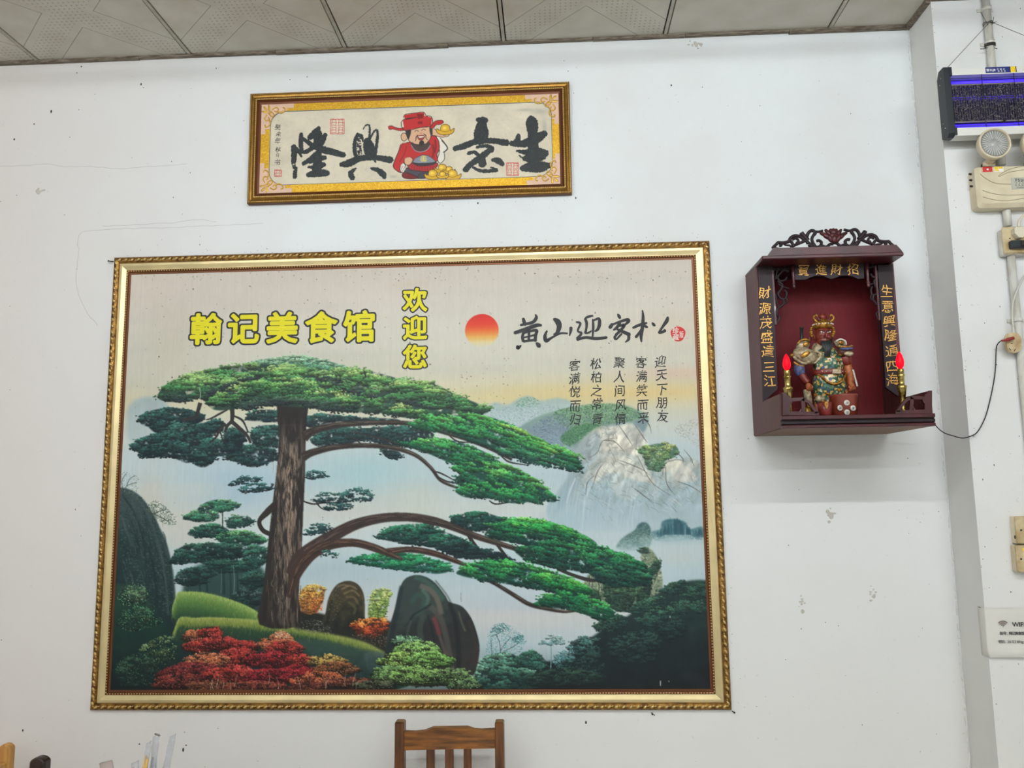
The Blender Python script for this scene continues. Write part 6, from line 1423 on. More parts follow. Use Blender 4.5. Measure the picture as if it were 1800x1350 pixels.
# incense pots
mat('pot_glaze', rgb(122, 50, 36), .25, var=.15, var_scale=40, coat=.4); mat('pot_disc', rgb(206, 204, 192), .4); mat('pot_mark', rgb(70, 74, 70), .5); mat('ash', rgb(96, 76, 64), .9); mat('pot_red', rgb(112, 36, 34), .35)
def px2m(Y): return 1 / scale_at(Y)
YP1 = -.285
c = at(1483, 712, YP1); r1 = 24.5 * px2m(YP1); h1 = at(1483, 694.5, YP1)[2] - zf
pot = thing('incense_pot', 'round brown-red glazed incense pot with white medallions in front of the figurine', 'pot')
MB().lathe([(r1 * .78, 0), (r1 * .84, .002), (r1 * .93, h1 * .5), (r1 * .99, h1 * .95), (r1, h1), (r1 * .95, h1), (r1 * .92, h1 * .8), (.0, h1 * .78)], (c[0], YP1, zf), 28).build('pot_body', 'pot_glaze', pot)
MB().lathe([(r1 * .92, h1 * .84), (.001, h1 * .88)], (c[0], YP1, zf), 20).build('ash', 'ash', pot)
for u, v in ((720, 1058), (660, 1106), (784, 1110), (722, 1152)):
    q = at(*f4(u, v), YP1 - r1 * .9); dx = max(-.95, min(.95, (q[0] - c[0]) / r1)); yy = YP1 - r1 * .97 * math.sqrt(1 - dx * dx)
    md = MB(); md.ball((q[0], yy, q[2]), (.0088 * math.sqrt(1 - dx * dx * .6), .0022, .0088), 14, 6); d_ = md.build('medallion', 'pot_disc', pot)
    k_ = MB(); 
    for t in range(3): k_.tube([(q[0] - .004 + .003 * t, yy - .0024, q[2] - .004), (q[0] - .001 + .002 * t, yy - .0026, q[2]), (q[0] - .003 + .003 * t, yy - .0024, q[2] + .004)], .0007, 5)
    k_.build('medallion_mark', 'pot_mark', d_)
stc = MB()
for dx in (-.012, -.004, .006, .013): stc.tube([(c[0] + dx, YP1, zf + h1 * .8), (c[0] + dx * 1.2, YP1 + .002, zf + h1 + random.uniform(.004, .012))], .0009, 5)
stc.build('incense_stub', 'statue_brown', pot)
c = at(1450, 717, -.30); r2 = 12.6 * px2m(-.30); h2 = at(1450, 708, -.30)[2] - zf
cup = thing('offering_cup', 'small dark red offering cup left of the incense pot', 'cup')
MB().lathe([(r2 * .8, 0), (r2 * .92, h2 * .5), (r2, h2), (r2 * .92, h2), (r2 * .86, h2 * .3), (0, h2 * .28)], (c[0], -.30, zf), 22).build('cup_body', 'pot_red', cup)
em = MB(); q = at(1452, 712, -.30 - r2)
em.prism([(q[0] - .007, q[2] + .004), (q[0], q[2] - .012), (q[0] + .008, q[2] + .003), (q[0] + .004, q[2] + .010), (q[0] - .003, q[2] + .009)], -.30 - r2 - .003, -.30 - r2 + .002); em.build('gilt_leaf', 'statue_gold', cup)

# electric candles either side
mat('brass', rgb(206, 184, 112), .22, .95, col2=rgb(120, 96, 40), var=.3, var_scale=60)
mat('red_bulb', rgb(190, 6, 20), .4, emit=(1.0, .0, .012, 1), emit_s=1.1, spec=.2)
def candle(px_, by, Y, lab, py_):
    t = thing('electric_candle', lab, 'candle', 'electric candles in the altar')
    k = px2m(Y); c = at(px_, by, Y); zb_ = c[2]; zfl = zf
    hgt = lambda py: at(px_, py, Y)[2]
    z0 = hgt(py_[1]); z1 = hgt(py_[0]); L = z1 - z0
    MB().lathe([(.002, 0), (.0052, L * .04), (.0112 * .95, L * .2), (.0128 * .95, L * .38), (.0112, L * .56), (.0075, L * .8), (.003, L * .95), (.0004, L)], (c[0], Y, z0), 20).build('bulb', 'red_bulb', t)
    H = z0 + .002 - zfl
    g = [(.017, 0), (.017, .004), (.0125, .009), (.0075, .016), (.0085, H * .30), (.007, H * .36), (.0085, H * .42), (.0135, H * .60), (.0150, H * .64), (.009, H * .665), (.0085, H * .72), (.0095, H * .84), (.0118, H * .87), (.009, H * .885), (.0095, H * .98), (.0085, H), (.002, H)]
    MB().lathe(g, (c[0], Y, zfl), 20).build('brass_holder', 'brass', t)
    return t
candle(1383.5, 652, -.300, 'lit red electric candle in brass holder at the left front of the altar', (622, 652))
candle(1583, 650, -.300, 'lit red electric candle in brass holder at the right front of the altar', (618, 649.5))
mat('small_gold_figure', rgb(190, 150, 60), .35, .7)
og = thing('gold_ornament', 'small round gold ornament behind the left bracket of the altar', 'ornament')
q = at(1419, 716, -.32); m_ = MB(); m_.ball((q[0], -.32, zf + .018), (.011, .009, .018), 12, 8); m_.ball((q[0] + .003, -.325, zf + .036), .006, 10, 6); m_.build('ornament_body', 'small_gold_figure', og)

# ------------------------------------------------------------------ fittings on the pilaster
mat('pvc_white', rgb(222, 220, 212), .45, col2=rgb(196, 190, 176), var=.2, var_scale=14, stretch=(3, 3, 1)); mat('aged_cream', rgb(226, 214, 186), .45, col2=rgb(206, 192, 160), var=.2, var_scale=12)
mat('cream_edge', rgb(176, 164, 134), .5, var=.2, var_scale=20); mat('black_plastic', rgb(36, 42, 46), .45); mat('white_metal', rgb(226, 224, 216), .4); mat('wire', rgb(96, 92, 84), .4, .6)
mat('uv_tube', rgb(60, 40, 200), .3, emit=(.07, .03, 1.0, 1), emit_s=.7); mat('uv_reflector', rgb(52, 44, 110), .35, .3); mat('grid_metal', rgb(58, 54, 62), .5, .5); mat('dusty_wire', rgb(120, 112, 110), .6)
mat('sticker_blue', rgb(34, 44, 120), .4); mat('sticker_yellow', rgb(240, 206, 40), .4); mat('sticker_red', rgb(200, 48, 44), .4); mat('sticker_white', rgb(236, 234, 228), .4)
mat('groove', rgb(150, 138, 108), .6); mat('lens', rgb(232, 234, 232), .1, alpha=.16, spec=.6); mat('lens_rib', rgb(240, 240, 236), .25, alpha=.75); mat('lamp_reflector', rgb(196, 194, 184), .3, .55); mat('chrome', rgb(214, 214, 210), .16, 1.0); mat('plate_grey', rgb(186, 184, 168), .4)
mat('socket_cream', rgb(214, 196, 156), .45, col2=rgb(170, 142, 96), var=.3, var_scale=26); mat('slot_dark', rgb(40, 32, 26), .6); mat('plug_white', rgb(222, 212, 190), .4); mat('plug_red', rgb(140, 44, 40), .4); mat('cable_black', rgb(38, 32, 30), .5); mat('cable_white', rgb(200, 196, 184), .5)
def bxp(px0, py0, px1, py1, Y):
    """x0, x1, z0, z1 of a pixel rectangle on the plane y=Y"""
    ym, xm = (py0 + py1) / 2, (px0 + px1) / 2
    return at(px0, ym, Y)[0], at(px1, ym, Y)[0], at(xm, py1, Y)[2], at(xm, py0, Y)[2]

# conduit pipe with saddle clips
rp = .0125; YPc = YP - rp - .001
xpipe = at(1770, 380, YPc)[0]
for py0, py1, lb, clips in ((-20, 290, 'white conduit pipe at the top of the pilaster, from ceiling down behind the insect lamp', (18, 78)), (360.5, 397.5, 'short piece of white conduit pipe between emergency light and socket box', ()), (448, 2400, 'long white conduit pipe running down from below the socket box', (567,))):
    pipe = thing('conduit_pipe', lb, 'pipe', 'conduit pipes on the pilaster')
    z_hi = min(ZC - .001, at(1772, py0, YPc)[2]) if py0 > 0 else ZC - .001; z_lo = at(1772, py1, YPc)[2] if py1 < 2000 else 0.0
    MB().tube([(xpipe, YPc, z_lo), (xpipe, YPc, z_hi)], rp, 14).build('pipe_run', 'pvc_white', pipe)
    for py in clips:
        z = at(1745, py, YPc)[2]; mb = MB()
        mb.lathe([(rp + .0005, 0), (rp + .003, 0), (rp + .003, .012), (rp + .0005, .012)], (xpipe, YPc, z), 16)
        mb.box((xpipe - .026, YP - .004, z), (xpipe + .026, YP - .0005, z + .012)); mb.build('pipe_clip', 'pvc_white', pipe)
# wire tied round the pipe, holding up the insect lamp
hw = thing('hanging_wire', 'thin wire tied round the conduit pipe, holding up the insect lamp', 'wire')
mb = MB(); z0 = at(1739, 42, YPc)[2]
mb.tube([(xpipe + (rp + .0024) * math.cos(a), YPc + (rp + .0024) * math.sin(a), z0 + .004 * math.sin(a * 1.5)) for a in np.linspace(0, 4 * math.pi, 30)], .0012, 5)
for pts in ([(1737, 44), (1730, 32), (1724, 22)], [(1741, 42), (1746, 36), (1747, 30)], [(1743, 43), (1752, 38), (1744, 40)]): mb.tube([at(x, y, YPc - rp) for x, y in pts], .0009, 5)
mb.build('wire_knot', 'wire', hw)
YL = YP - .076
xl0, xl1, zl0, zl1 = bxp(1663, 118, 1676, 240, YL)
xl_end = xl0 + .52
A = np.array([xl0 + .012, YL + .02, zl1 - .004]); Bm = np.array([xl_end - .012, YL + .02, zl1 - .004]); K = np.array([xpipe, YPc - rp - .002, z0])
MB().tube([A, K], .0009, 5).build('wire_strand', 'wire', hw); MB().tube([K, Bm], .0009, 5).build('wire_strand', 'wire', hw)
tw = thing('tie_wire', 'short dark wire twisted round the conduit pipe just above the insect lamp', 'wire')
mb = MB(); z1 = at(1742, 79, YPc)[2]
for k in range(3): mb.tube([(xpipe + (rp + .0035) * math.cos(a), YPc + (rp + .0035) * math.sin(a), z1 + .004 * k - .004 + .003 * math.sin(a)) for a in np.linspace(0, 2 * math.pi, 16)], .0013, 5)
for pts in ([(1736, 84), (1730, 86), (1723, 86)], [(1747, 80), (1749, 76), (1747, 73)], [(1747, 84), (1751, 85), (1753, 86)]): mb.tube([at(x, y, YPc - rp) for x, y in pts], .0012, 5)
mb.build('wire_twist', 'cable_black', tw)

# insect-killing lamp
ins = thing('insect_lamp', 'electric insect lamp with black end caps and blue-violet tubes behind a dirty grid', 'lamp')
def endcap(x0, x1, inner):
    pr = [(YP - .029, zl0 + .010), (YP - .029, zl1 - .024), (YP - .044, zl1), (YL, zl1), (YL, zl0 + .012), (YL + .010, zl0), (YP - .045, zl0)]
    mb = MB(); n = len(pr); vs = [(x0, y, z) for y, z in pr] + [(x1, y, z) for y, z in pr]
    fs = [tuple(range(n)), tuple(range(2 * n - 1, n - 1, -1))] + [(i, i + n, (i + 1) % n + n, (i + 1) % n) for i in range(n)]
    c = np.mean(vs, 0); out = []
    for f in fs:
        P = [np.array(vs[i]) for i in f]; nn = np.cross(P[1] - P[0], P[2] - P[0]); out.append(f if nn @ (np.mean(P, 0) - c) > 0 else f[::-1])
    mb.add(vs, out)
    xs = (x1 - .001, x1 + .008) if inner > 0 else (x0 - .008, x0 + .001)
    H = zl1 - zl0
    mb.box((xs[0], YL, zl1 - H * .12), (xs[1], YL + .045, zl1)); mb.box((xs[0], YL, zl0 + H * .02), (xs[1], YL + .045, zl0 + H * .13)); mb.box((xs[0], YL + .004, zl0 + H * .13), (xs[1] - .004, YL + .045, zl1 - H * .12))
    o = mb.build('end_cap', 'black_plastic', ins)
    s = MB()
    for fz in (.16, .24, .80, .88): s.ball((x0 if inner > 0 else x1, YL + .02 + (.01 if fz in (.24, .80) else 0), zl0 + H * fz), (.0015, .0018, .0018), 7, 5)
    e = s.build('cap_screw', 'chrome', o); e['kind'] = 'stuff'
endcap(xl0, xl1 - .004, 1); endcap(xl_end - (xl1 - xl0) + .004, xl_end, -1)
H = zl1 - zl0; gx0, gx1 = xl1 - .002, xl_end - (xl1 - xl0) + .002
MB().box((gx0, YL + .003, zl1 - H * .115), (gx1, YP - .031, zl1 - .004)).build('top_rail', 'white_metal', ins)
MB().box((gx0, YL + .003, zl0 + .003), (gx1, YP - .031, zl0 + H * .125)).build('bottom_rail', 'white_metal', ins)
MB().box((gx0, YP - .036, zl0 + H * .12), (gx1, YP - .032, zl1 - H * .11)).build('reflector', 'uv_reflector', ins)
for fz in (.82, .60, .19):
    z = zl0 + H * fz; MB().tube([(gx0, YP - .046, z), (gx1, YP - .046, z)], .0075, 10).build('tube', 'uv_tube', ins)
gz0, gz1 = zl0 + H * .225, zl0 + H * .765
for z in (gz0, gz1): MB().box((gx0, YL + .013, z - .0022), (gx1, YL + .017, z + .0022)).build('grid_bar', 'dusty_wire', ins)
mb = MB(); x = gx0 + .012
while x < gx1 - .004:
    mb.box((x - .0016, YL + .0148, gz0), (x + .0016, YL + .0166, gz1)); x += .0078
z = gz0 + .004
while z < gz1:
    mb.box((gx0 + .008, YL + .0166, z - .0013), (gx1 - .008, YL + .0186, z + .0013)); z += .0062
g = mb.build('shock_grid', 'grid_metal', ins); g['kind'] = 'stuff'
mb = MB(); random.seed(8)
for k in range(1700): mb.ball((random.uniform(gx0 + .01, gx1 - .01), YL + .0146, random.uniform(gz0, gz1)), (random.uniform(.0009, .0024), .0012, random.uniform(.0009, .0022)), 5, 3)
g = mb.build('grid_dirt', 'dusty_wire', ins); g['kind'] = 'stuff'
for px in (1731, 1788, 1845): 
    x = at(px, 180, YL)[0]; MB().tube([(x, YL + .004, zl0 + H * .12), (x, YL + .004, zl1 - H * .11)], .0013, 6).build('guard_wire', 'black_plastic', ins)
for fz in (.84, .15): MB().tube([(gx0, YL + .005, zl0 + H * fz), (gx1, YL + .005, zl0 + H * fz)], .001, 6).build('guard_wire', 'black_plastic', ins)
mb = MB(); q = at(1763, 213, YL); mb.ball((q[0], YL + .004, q[2]), (.009, .003, .0035), 8, 5); mb.ball((q[0] + .007, YL + .003, q[2] + .005), (.004, .003, .003), 7, 5); mb.tube([(q[0] + .006, YL + .003, q[2]), (q[0] + .016, YL + .004, q[2] + .006)], .0008, 4); mb.build('stuck_moth', 'slot_dark', ins)
yq = YL + .0024; xa_, xb_, za_, zb_ = bxp(1732, 115.5, 1776, 123.5, yq); zc_ = zl1 - H * .06; hh = H * .042
lab = MB().box((xa_, yq, zc_ - hh), (xb_, yq + .001, zc_ + hh)).build('label_sticker', 'sticker_blue', ins)
xs_, xe_ = bxp(1776, 116, 1786, 123, yq)[:2]; MB().box((xs_, yq, zc_ - hh), (xe_ - .002, yq + .001, zc_ + hh)).build('label_patch', 'sticker_yellow', lab); MB().box((xe_ - .002, yq, zc_ - hh), (xe_ + .001, yq + .001, zc_ + hh)).build('label_edge', 'black_plastic', lab)
mb = MB(); zpx = lambda v: None
py_mid = 119.8
for ch, x in zip('雷巩牌', (1736, 1741.5, 1747)): glyph(mb, ch, x, py_mid + .6, 5.6, yq - .0004, .02)
for ch, x in zip('灭蚊灯', (1753.5, 1759, 1764.5)): glyph(mb, ch, x, py_mid - 1.2, 3.8, yq - .0004, .02)
for ch, x in zip('电击式', (1755, 1760.5, 1766)): glyph(mb, ch, x, py_mid + 2.2, 3.4, yq - .0004, .02)
o = mb.build('lettering', 'sticker_white', lab); o['kind'] = 'stuff'
dz = zc_ - at(1754, py_mid, yq)[2]; o.location.z = dz

# emergency light with two heads
em = thing('emergency_light', 'cream twin-head emergency light on the pilaster under the insect lamp', 'lamp')
YE = YP - .048
ex0, _, ez0, ez1 = bxp(1723, 293, 1800, 357, YE); ex1 = ex0 + .275
def rrect(x0, x1, z0, z1, r, n=5): return [(p[0], p[1]) for p in rounded(x0, x1, z0, z1, r, n)]
mb = MB(); prB = rrect(ex0 - .010, ex1 + .010, ez0 - .012, ez1 + .004, .012); prF = rrect(ex0, ex1, ez0, ez1, .014)
n = len(prB); vs = [(x, YP - .0005, z) for x, z in prB] + [(x, YE + .010, z) for x, z in prB] + [(x, YE, z) for x, z in prF]
fs = [(i + k * n, (i + 1) % n + k * n, (i + 1) % n + (k + 1) * n, i + (k + 1) * n) for k in (0, 1) for i in range(n)] + [tuple(2 * n + i for i in range(n))]
c_ = np.mean(vs, 0); out = []
for f in fs:
    P = [np.array(vs[i]) for i in f]; nn = np.cross(P[1] - P[0], P[2] - P[0]); out.append(f if nn @ (np.mean(P, 0) - c_) > 0 else f[::-1])
mb.add(vs, out); body = mb.build('body', 'aged_cream', em)
f5 = lambda u, v: (1690 + u / 7.945, 210 + v / 7.945)
mb = None
for pts in ([(262, 760), (350, 830), (480, 890), (690, 905)], [(510, 795), (600, 730), (720, 680), (900, 645)], [(530, 800), (640, 745), (760, 720), (900, 700)], [(295, 990), (420, 1030), (600, 1055), (900, 1050)], [(300, 1080), (450, 1120), (650, 1132), (900, 1095)]):
    Q = [at(*f5(u, v), YE) for u, v in smooth_pts([(a, b, 0) for a, b in pts], 5)[:] for u, v in [(u, v)]] if False else [at(*f5(q[0], q[1]), YE - .0003) for q in smooth_pts([(a, b, 0) for a, b in pts], 5)]
    MB().tube(Q, .0011, 5).build('moulded_line', 'groove', body)
x0, x1, z0, z1 = bxp(*f5(285, 662), *f5(432, 732), YE - .0006); s1 = MB().box((x0, YE - .0006, z0), (x1, YE + .0005, z1)).build('red_sticker', 'sticker_red', em)
mk = MB(); q = ((x0 + x1) / 2 + .002, (z0 + z1) / 2); mk.ball((q[0], YE - .0006, q[1]), (.0036, .0005, .0034), 12, 5); mk.box((x0 + .0008, YE - .001, z0 + .001), (x0 + .002, YE - .0004, z1 - .001)); mk.build('sticker_emblem', 'sticker_white', s1)['kind'] = 'stuff'
x0, x1, z0, z1 = bxp(*f5(458, 655), *f5(588, 730), YE - .0006); s2 = MB().box((x0, YE - .0006, z0), (x1, YE + .0005, z1)).build('white_sticker', 'sticker_white', em)
mk = MB(); w_ = x1 - x0; h_ = z1 - z0
for (a, b, c, d) in ((.04, .42, .42, .95), (.46, .55, .92, .95), (.04, .12, .5, .36)): mk.box((x0 + a * w_, YE - .001, z0 + b * h_), (x0 + c * w_, YE - .0004, z0 + d * h_))
mk.build('sticker_print', 'sticker_yellow', s2)['kind'] = 'stuff'
x0, _, z0, z1 = bxp(*f5(700, 808), *f5(900, 972), YE - .001); plx1 = x0 + .07
pt = MB().bevel_box((x0, YE - .0012, z0), (plx1, YE + .001, z1), .0006).build('name_plate', 'plate_grey', em)
mb = MB(); word(mb, 'FSL', 1690 + 752 / 7.945, 210 + 848 / 7.945, 7.2, YE - .0016, .03, adv=4.6); mb.build('lettering', 'black_ink', pt)['kind'] = 'stuff'
mb = MB()
for ch, x in zip('佛山照明', (1797.5, 1801, 1804.5, 1808)): glyph(mb, ch, x, 210 + 848 / 7.945, 3.6, YE - .0016, .015)
for k, ch in enumerate('主充故'):
    glyph(mb, ch, 1690 + (762 + 46 * k) / 7.945, 210 + 917 / 7.945, 3.4, YE - .0016, .01); q = at(1690 + (768 + 46 * k) / 7.945, 210 + 888 / 7.945, YE - .0014); mb.ball((q[0], YE - .0014, q[2]), (.0014, .0004, .0014), 8, 4)
for k, ch in enumerate('应急照明灯'): glyph(mb, ch, 1690 + (784 + 24 * k) / 7.945, 210 + 950 / 7.945, 2.8, YE - .0016, .01)
mb.build('lettering', 'black_ink', pt)['kind'] = 'stuff'
kb = MB()
for v in (765, 850, 935): q = at(*f5(150, v), YP - .02); kb.tube([(ex0 - .011, YP - .02, q[2]), (ex0 - .018, YP - .021, q[2] + .001)], .0035, 8)
kb.build('push_button', 'slot_dark', em)['kind'] = 'stuff'
def lamp_head(cx, cy, r):
    YH = YP - .098; c = at(cx, cy, YH); R_ = r / scale_at(YH)
    mb = MB(); mb.lathe([(R_ * .35, -.046), (R_ * .62, -.040), (R_ * .94, -.022), (R_, -.008), (R_ * 1.0, 0), (R_ * .985, .004), (R_ * .90, .005), (R_ * .88, .001), (R_ * .88, -.006)], (c[0], YH, c[2]), 36, '-y')
    h = mb.build('lamp_head', 'aged_cream', em)
    MB().lathe([(0, -.030), (R_ * .25, -.029), (R_ * .60, -.020), (R_ * .87, -.004)], (c[0], YH, c[2]), 32, '-y').build('reflector', 'lamp_reflector', h)
    MB().ball((c[0], YH + .020, c[2]), (.006, .010, .006), 10, 8).build('bulb', 'sticker_white', h)
    rb = MB()
    for k in range(30):
        a = 2 * math.pi * k / 30; r0, r1_ = R_ * (.24 if k % 2 else .34), R_ * .80
        rb.tube([(c[0] + r0 * math.cos(a), YH - .0005, c[2] + r0 * math.sin(a)), (c[0] + r1_ * math.cos(a), YH - .0012, c[2] + r1_ * math.sin(a))], .0013, 5)
    MB().lathe([(0, .004), (R_ * .5, .003), (R_ * .885, .0005), (R_ * .885, -.0015), (0, -.001)], (c[0], YH, c[2]), 32, '-y').build('lens', 'lens', h)
    rb.build('lens_rib', 'lens_rib', h)['kind'] = 'stuff'
    nk = MB(); nk.box((c[0] - .009, YE + .004, ez1 - .002), (c[0] + .009, YE + .026, c[2] - R_ * .80)); nk.box((c[0] - .009, YH + .022, c[2] - R_ * 1.0), (c[0] + .009, YE + .026, c[2] - R_ * .72)); nk.tube([(c[0] - .016, YE - .001, c[2] - R_ * 1.0), (c[0] + .020, YE - .001, c[2] - R_ * 1.0)], .006, 10); nk.build('swivel', 'aged_cream', h)
    return h
lamp_head(1748.5, 252, 28.5); lamp_head(1826, 250, 28.5)

# socket box on the conduit with two plugs in it
YJ = YP - .040
jx0, _, jz0, jz1 = bxp(1764, 398, 1800, 445, YJ); jx1 = jx0 + .15
jb = thing('socket_box', 'yellowed double socket box on the conduit pipe below the emergency light', 'socket')
MB().bevel_box((jx0, YJ, jz0), (jx1, YJ + .012, jz1), .004).build('face_plate', 'socket_cream', jb)
MB().bevel_box((jx0 + .002, YJ + .011, jz0 - .002), (jx1 - .002, YP - .0005, jz1 - .004), .003).build('back_box', 'pvc_white', jb)
q = at(1775, 419, YJ); MB().ball((q[0], YJ, q[2]), (.0028, .0012, .0022), 8, 5).build('screw', 'slot_dark', jb)
wp = thing('white_plug', 'cream mains plug with a white cable in the socket box', 'plug')
c_ = at(1791.5, 409, YJ - .014); 
mb = MB(); pl_ = [(c_[0] - .018, c_[2] + .012), (c_[0] - .012, c_[2] + .017), (c_[0] + .012, c_[2] + .017), (c_[0] + .018, c_[2] + .012), (c_[0] + .018, c_[2] - .004), (c_[0] + .006, c_[2] - .018), (c_[0] - .006, c_[2] - .018), (c_[0] - .018, c_[2] - .004)]
mb.prism(pl_, YJ - .022, YJ - .0005); mb.build('plug_body', 'plug_white', wp)
P = smooth_pts([at(x, y, YJ - .014) for x, y in [(1791, 399), (1791, 391), (1795, 383), (1802, 376), (1812, 368)]], 5); MB().tube(P, [.005 if i < 8 else .0032 for i in range(len(P))], 8).build('plug_cable', 'plug_white', wp)
bp_ = thing('black_plug', 'black adapter plugged into the lower half of the socket box', 'plug')
x0, _, z0, z1 = bxp(1777, 422, 1800, 435.5, YJ - .016); MB().bevel_box((x0, YJ - .018, z0), (x0 + .062, YJ - .0005, z1), .003).build('adapter_body', 'black_plastic', bp_)
MB().bevel_box((x0 + .030, YJ - .024, z0 + .004), (x0 + .044, YJ - .017, z1 - .003), .003).build('grip', 'slot_dark', bp_)

# small oval trailing socket hung on the pipe, and its white lead
YT2 = YPc - rp - .012
ts = thing('trailing_socket', 'small oval yellowed extension socket hung in front of the conduit pipe', 'socket')
c_ = at(1782.5, 602, YT2); k_ = 1 / scale_at(YT2); an = math.radians(-4)
def oval(rx, rz, n=26, pw=2.6):
    o = []
    for i in range(n):
        a = 2 * math.pi * i / n; ca, sa = math.cos(a), math.sin(a); x = rx * np.sign(ca) * abs(ca) ** (2 / pw); z = rz * np.sign(sa) * abs(sa) ** (2 / pw)
        o.append((c_[0] + x * math.cos(an) - z * math.sin(an), c_[2] + x * math.sin(an) + z * math.cos(an)))
    return o
mb = MB(); mb.prism(oval(13.4 * k_, 18 * k_), YT2 + .004, YT2 + .012); mb.prism(oval(12.6 * k_, 17 * k_), YT2, YT2 + .005); tb_ = mb.build('socket_body', 'socket_cream', ts)
for pts in ([(1774, 612), (1777, 616)], [(1785, 613), (1783, 617)], [(1777, 604), (1780, 604)]):
    a, b = at(*pts[0], YT2 - .0004), at(*pts[1], YT2 - .0004); MB().tube([a, b], .0012, 5).build('pin_slot', 'slot_dark', tb_)
P = smooth_pts([at(x, y, YT2 + .004) for x, y in [(1782, 586), (1781, 574), (1779, 552), (1781, 530), (1789, 508), (1800, 486), (1816, 470)]], 6); MB().tube(P, .0034, 8).build('lead', 'cable_white', ts)
# altar cord with its red plug
cord = thing('altar_cord', 'thin dark cord looping from the altar to a red plug in the oval socket', 'cord')
P = smooth_pts([at(1782, 594, YT2 - .012), at(1775, 596, YT2 - .012), at(1768, 598, YT2 - .012), at(1760, 599, YT2 - .012)], 4)
MB().tube(P, [.0052] * 5 + list(np.linspace(.0062, .0026, len(P) - 5)), 9).build('red_plug', 'plug_red', cord)
pts = [(1760, 599, -.205), (1755, 604, -.2), (1751, 613, -.19), (1750, 646, -.18), (1747, 672, -.176), (1740.5, 705, -.177), (1732, 735, -.179), (1718, 759, -.182), (1705, 767, -.185), (1691, 770, -.186), (1675, 766, -.17), (1660, 761, -.14), (1648, 752, -.13), (1638, 738, -.13)]
P = smooth_pts([at(x + random.uniform(-.7, .7), y, Y) for x, y, Y in pts], 5)
P.append(np.array([XB - .004, -.12, P[-1][2] + .004])); MB().tube(P, .0017, 7).build('cord_run', 'cable_black', cord)
mb = MB()
for k in range(7): q = P[8 + k * 6]; mb.tube([q, q + np.array([random.uniform(-.004, .006), -.002, random.uniform(-.006, .004)])], .0011, 4)
mb.build('cord_tie', 'cable_black', cord)['kind'] = 'stuff'

# two switch boxes, one above the other, at the right edge
YK = YP - .036
for i, (x, y0, y1, labl) in enumerate([(1787, 907, 956, 'upper of two stained cream switch boxes at the right edge of the photo'), (1788, 958.5, 1006, 'lower of two stained cream switch boxes at the right edge of the photo')]):
    x0, _, z0, z1 = bxp(x, y0, x + 40, y1, YK); t = thing('switch_box', labl, 'switch', 'stacked switch boxes')
    MB().bevel_box((x0, YK, z0), (x0 + .066, YK + .012, z1), .003).build('face_plate', 'socket_cream', t)
    MB().bevel_box((x0 + .001, YK + .011, z0), (x0 + .065, YP - .0005, z1 - .001), .002).build('back_box', 'aged_cream', t)
    q = at(1795, (y0 + y1) / 2 + .5, YK); MB().ball((q[0], YK, q[2]), (.0034, .0012, .0034), 9, 5).build('screw_cap', 'slot_dark', t)
    MB().bevel_box((x0 + .028, YK - .004, z0 + .02), (x0 + .048, YK + .001, z1 - .02), .002).build('rocker', 'aged_cream', t)
    if i == 0:
        st_ = MB(); q = at(1781, 944, YK + .02); st_.ball((x0 + .001, YK + .014, q[2]), (.0015, .005, .006), 8, 5); st_.build('stain', 'slot_dark', t)
    else: 
        st_ = MB(); q = at(1800, 966, YK); st_.ball((q[0], YK, q[2]), (.005, .0008, .005), 10, 5); st_.build('yellow_sticker', 'sticker_yellow', t)

# paper notice wrapped round the pilaster's edge
mat('notice_paper', rgb(226, 222, 212), .6, var=.05, var_scale=14); mat('notice_grey', rgb(128, 112, 106), .6); mat('tape_dark', rgb(60, 58, 54), .6)
nt = thing('wifi_notice', 'white paper wireless notice folded round the edge of the pilaster', 'notice')
z1 = at(1768, 1068, YP)[2]; z0 = at(1768, 1154.5, YP)[2]; YN = YP - .0022
mb = MB(); vs = []; prof = [(XP - .0016, YP + .040), (XP - .0024, YP + .02), (XP - .0022, YP + .001), (XP - .0014, YP - .0016), (XP + .001, YN), (XP + .03, YN), (XP + .10, YN - .0006), (XP + .125, YN), (XP + .145, YN)]
nz = 8
for k in range(nz + 1):
    f = k / nz
    for i, (x, y) in enumerate(prof):
        curl = .010 * max(0, 1 - f * 5) ** 2 * (1 if 3 < i < 7 else .2)
        vs.append((x, y - curl - .0012 * math.sin(f * 5 + i), z0 + (z1 - z0) * f))
m_ = len(prof); fs = [(k * m_ + i, k * m_ + i + 1, (k + 1) * m_ + i + 1, (k + 1) * m_ + i) for k in range(nz) for i in range(m_ - 1)]
mb.add(vs, fs, True); pap = mb.build('paper', 'notice_paper', nt)
so = pap.modifiers.new('thick', 'SOLIDIFY'); so.thickness = .0003
YQ = YN - .0042
for r in (3.4, 6.8, 10.2):
    mb = MB(); st_ = []
    for a in np.linspace(math.radians(45), math.radians(135), 9): st_.append((1762.8 + r * math.cos(a) * 1.02, 1102.0 - r * math.sin(a), 1.75))
    brush(mb, [st_], YQ, lambda u, v: (u, v)); o = mb.build('wireless_arc', 'notice_grey', pap)
mb = MB(); q = at(1763.2, 1101.8, YQ); mb.ball((q[0], YQ, q[2]), (.0014, .0003, .0014), 10, 5); mb.build('wireless_dot', 'notice_grey', pap)
mb = MB(); word(mb, 'WIFI', 1779.5, 1097.5, 10.2, YQ, .018); mb.build('lettering', 'black_ink', pap)['kind'] = 'stuff'
mb = MB()
for ch, x in zip('账号：翰记美食馆', (1760.5, 1766, 1771.5, 1776.5, 1781.8, 1787.2, 1792.6, 1798)): glyph(mb, ch, x, 1113.2, 5.7, YQ, .02)
mb.build('lettering', 'black_ink', pap)['kind'] = 'stuff'
mb = MB()
for ch, x in zip('密码：', (1758, 1763.3, 1768.6)): glyph(mb, ch, x, 1127.8, 5.6, YQ, .012)
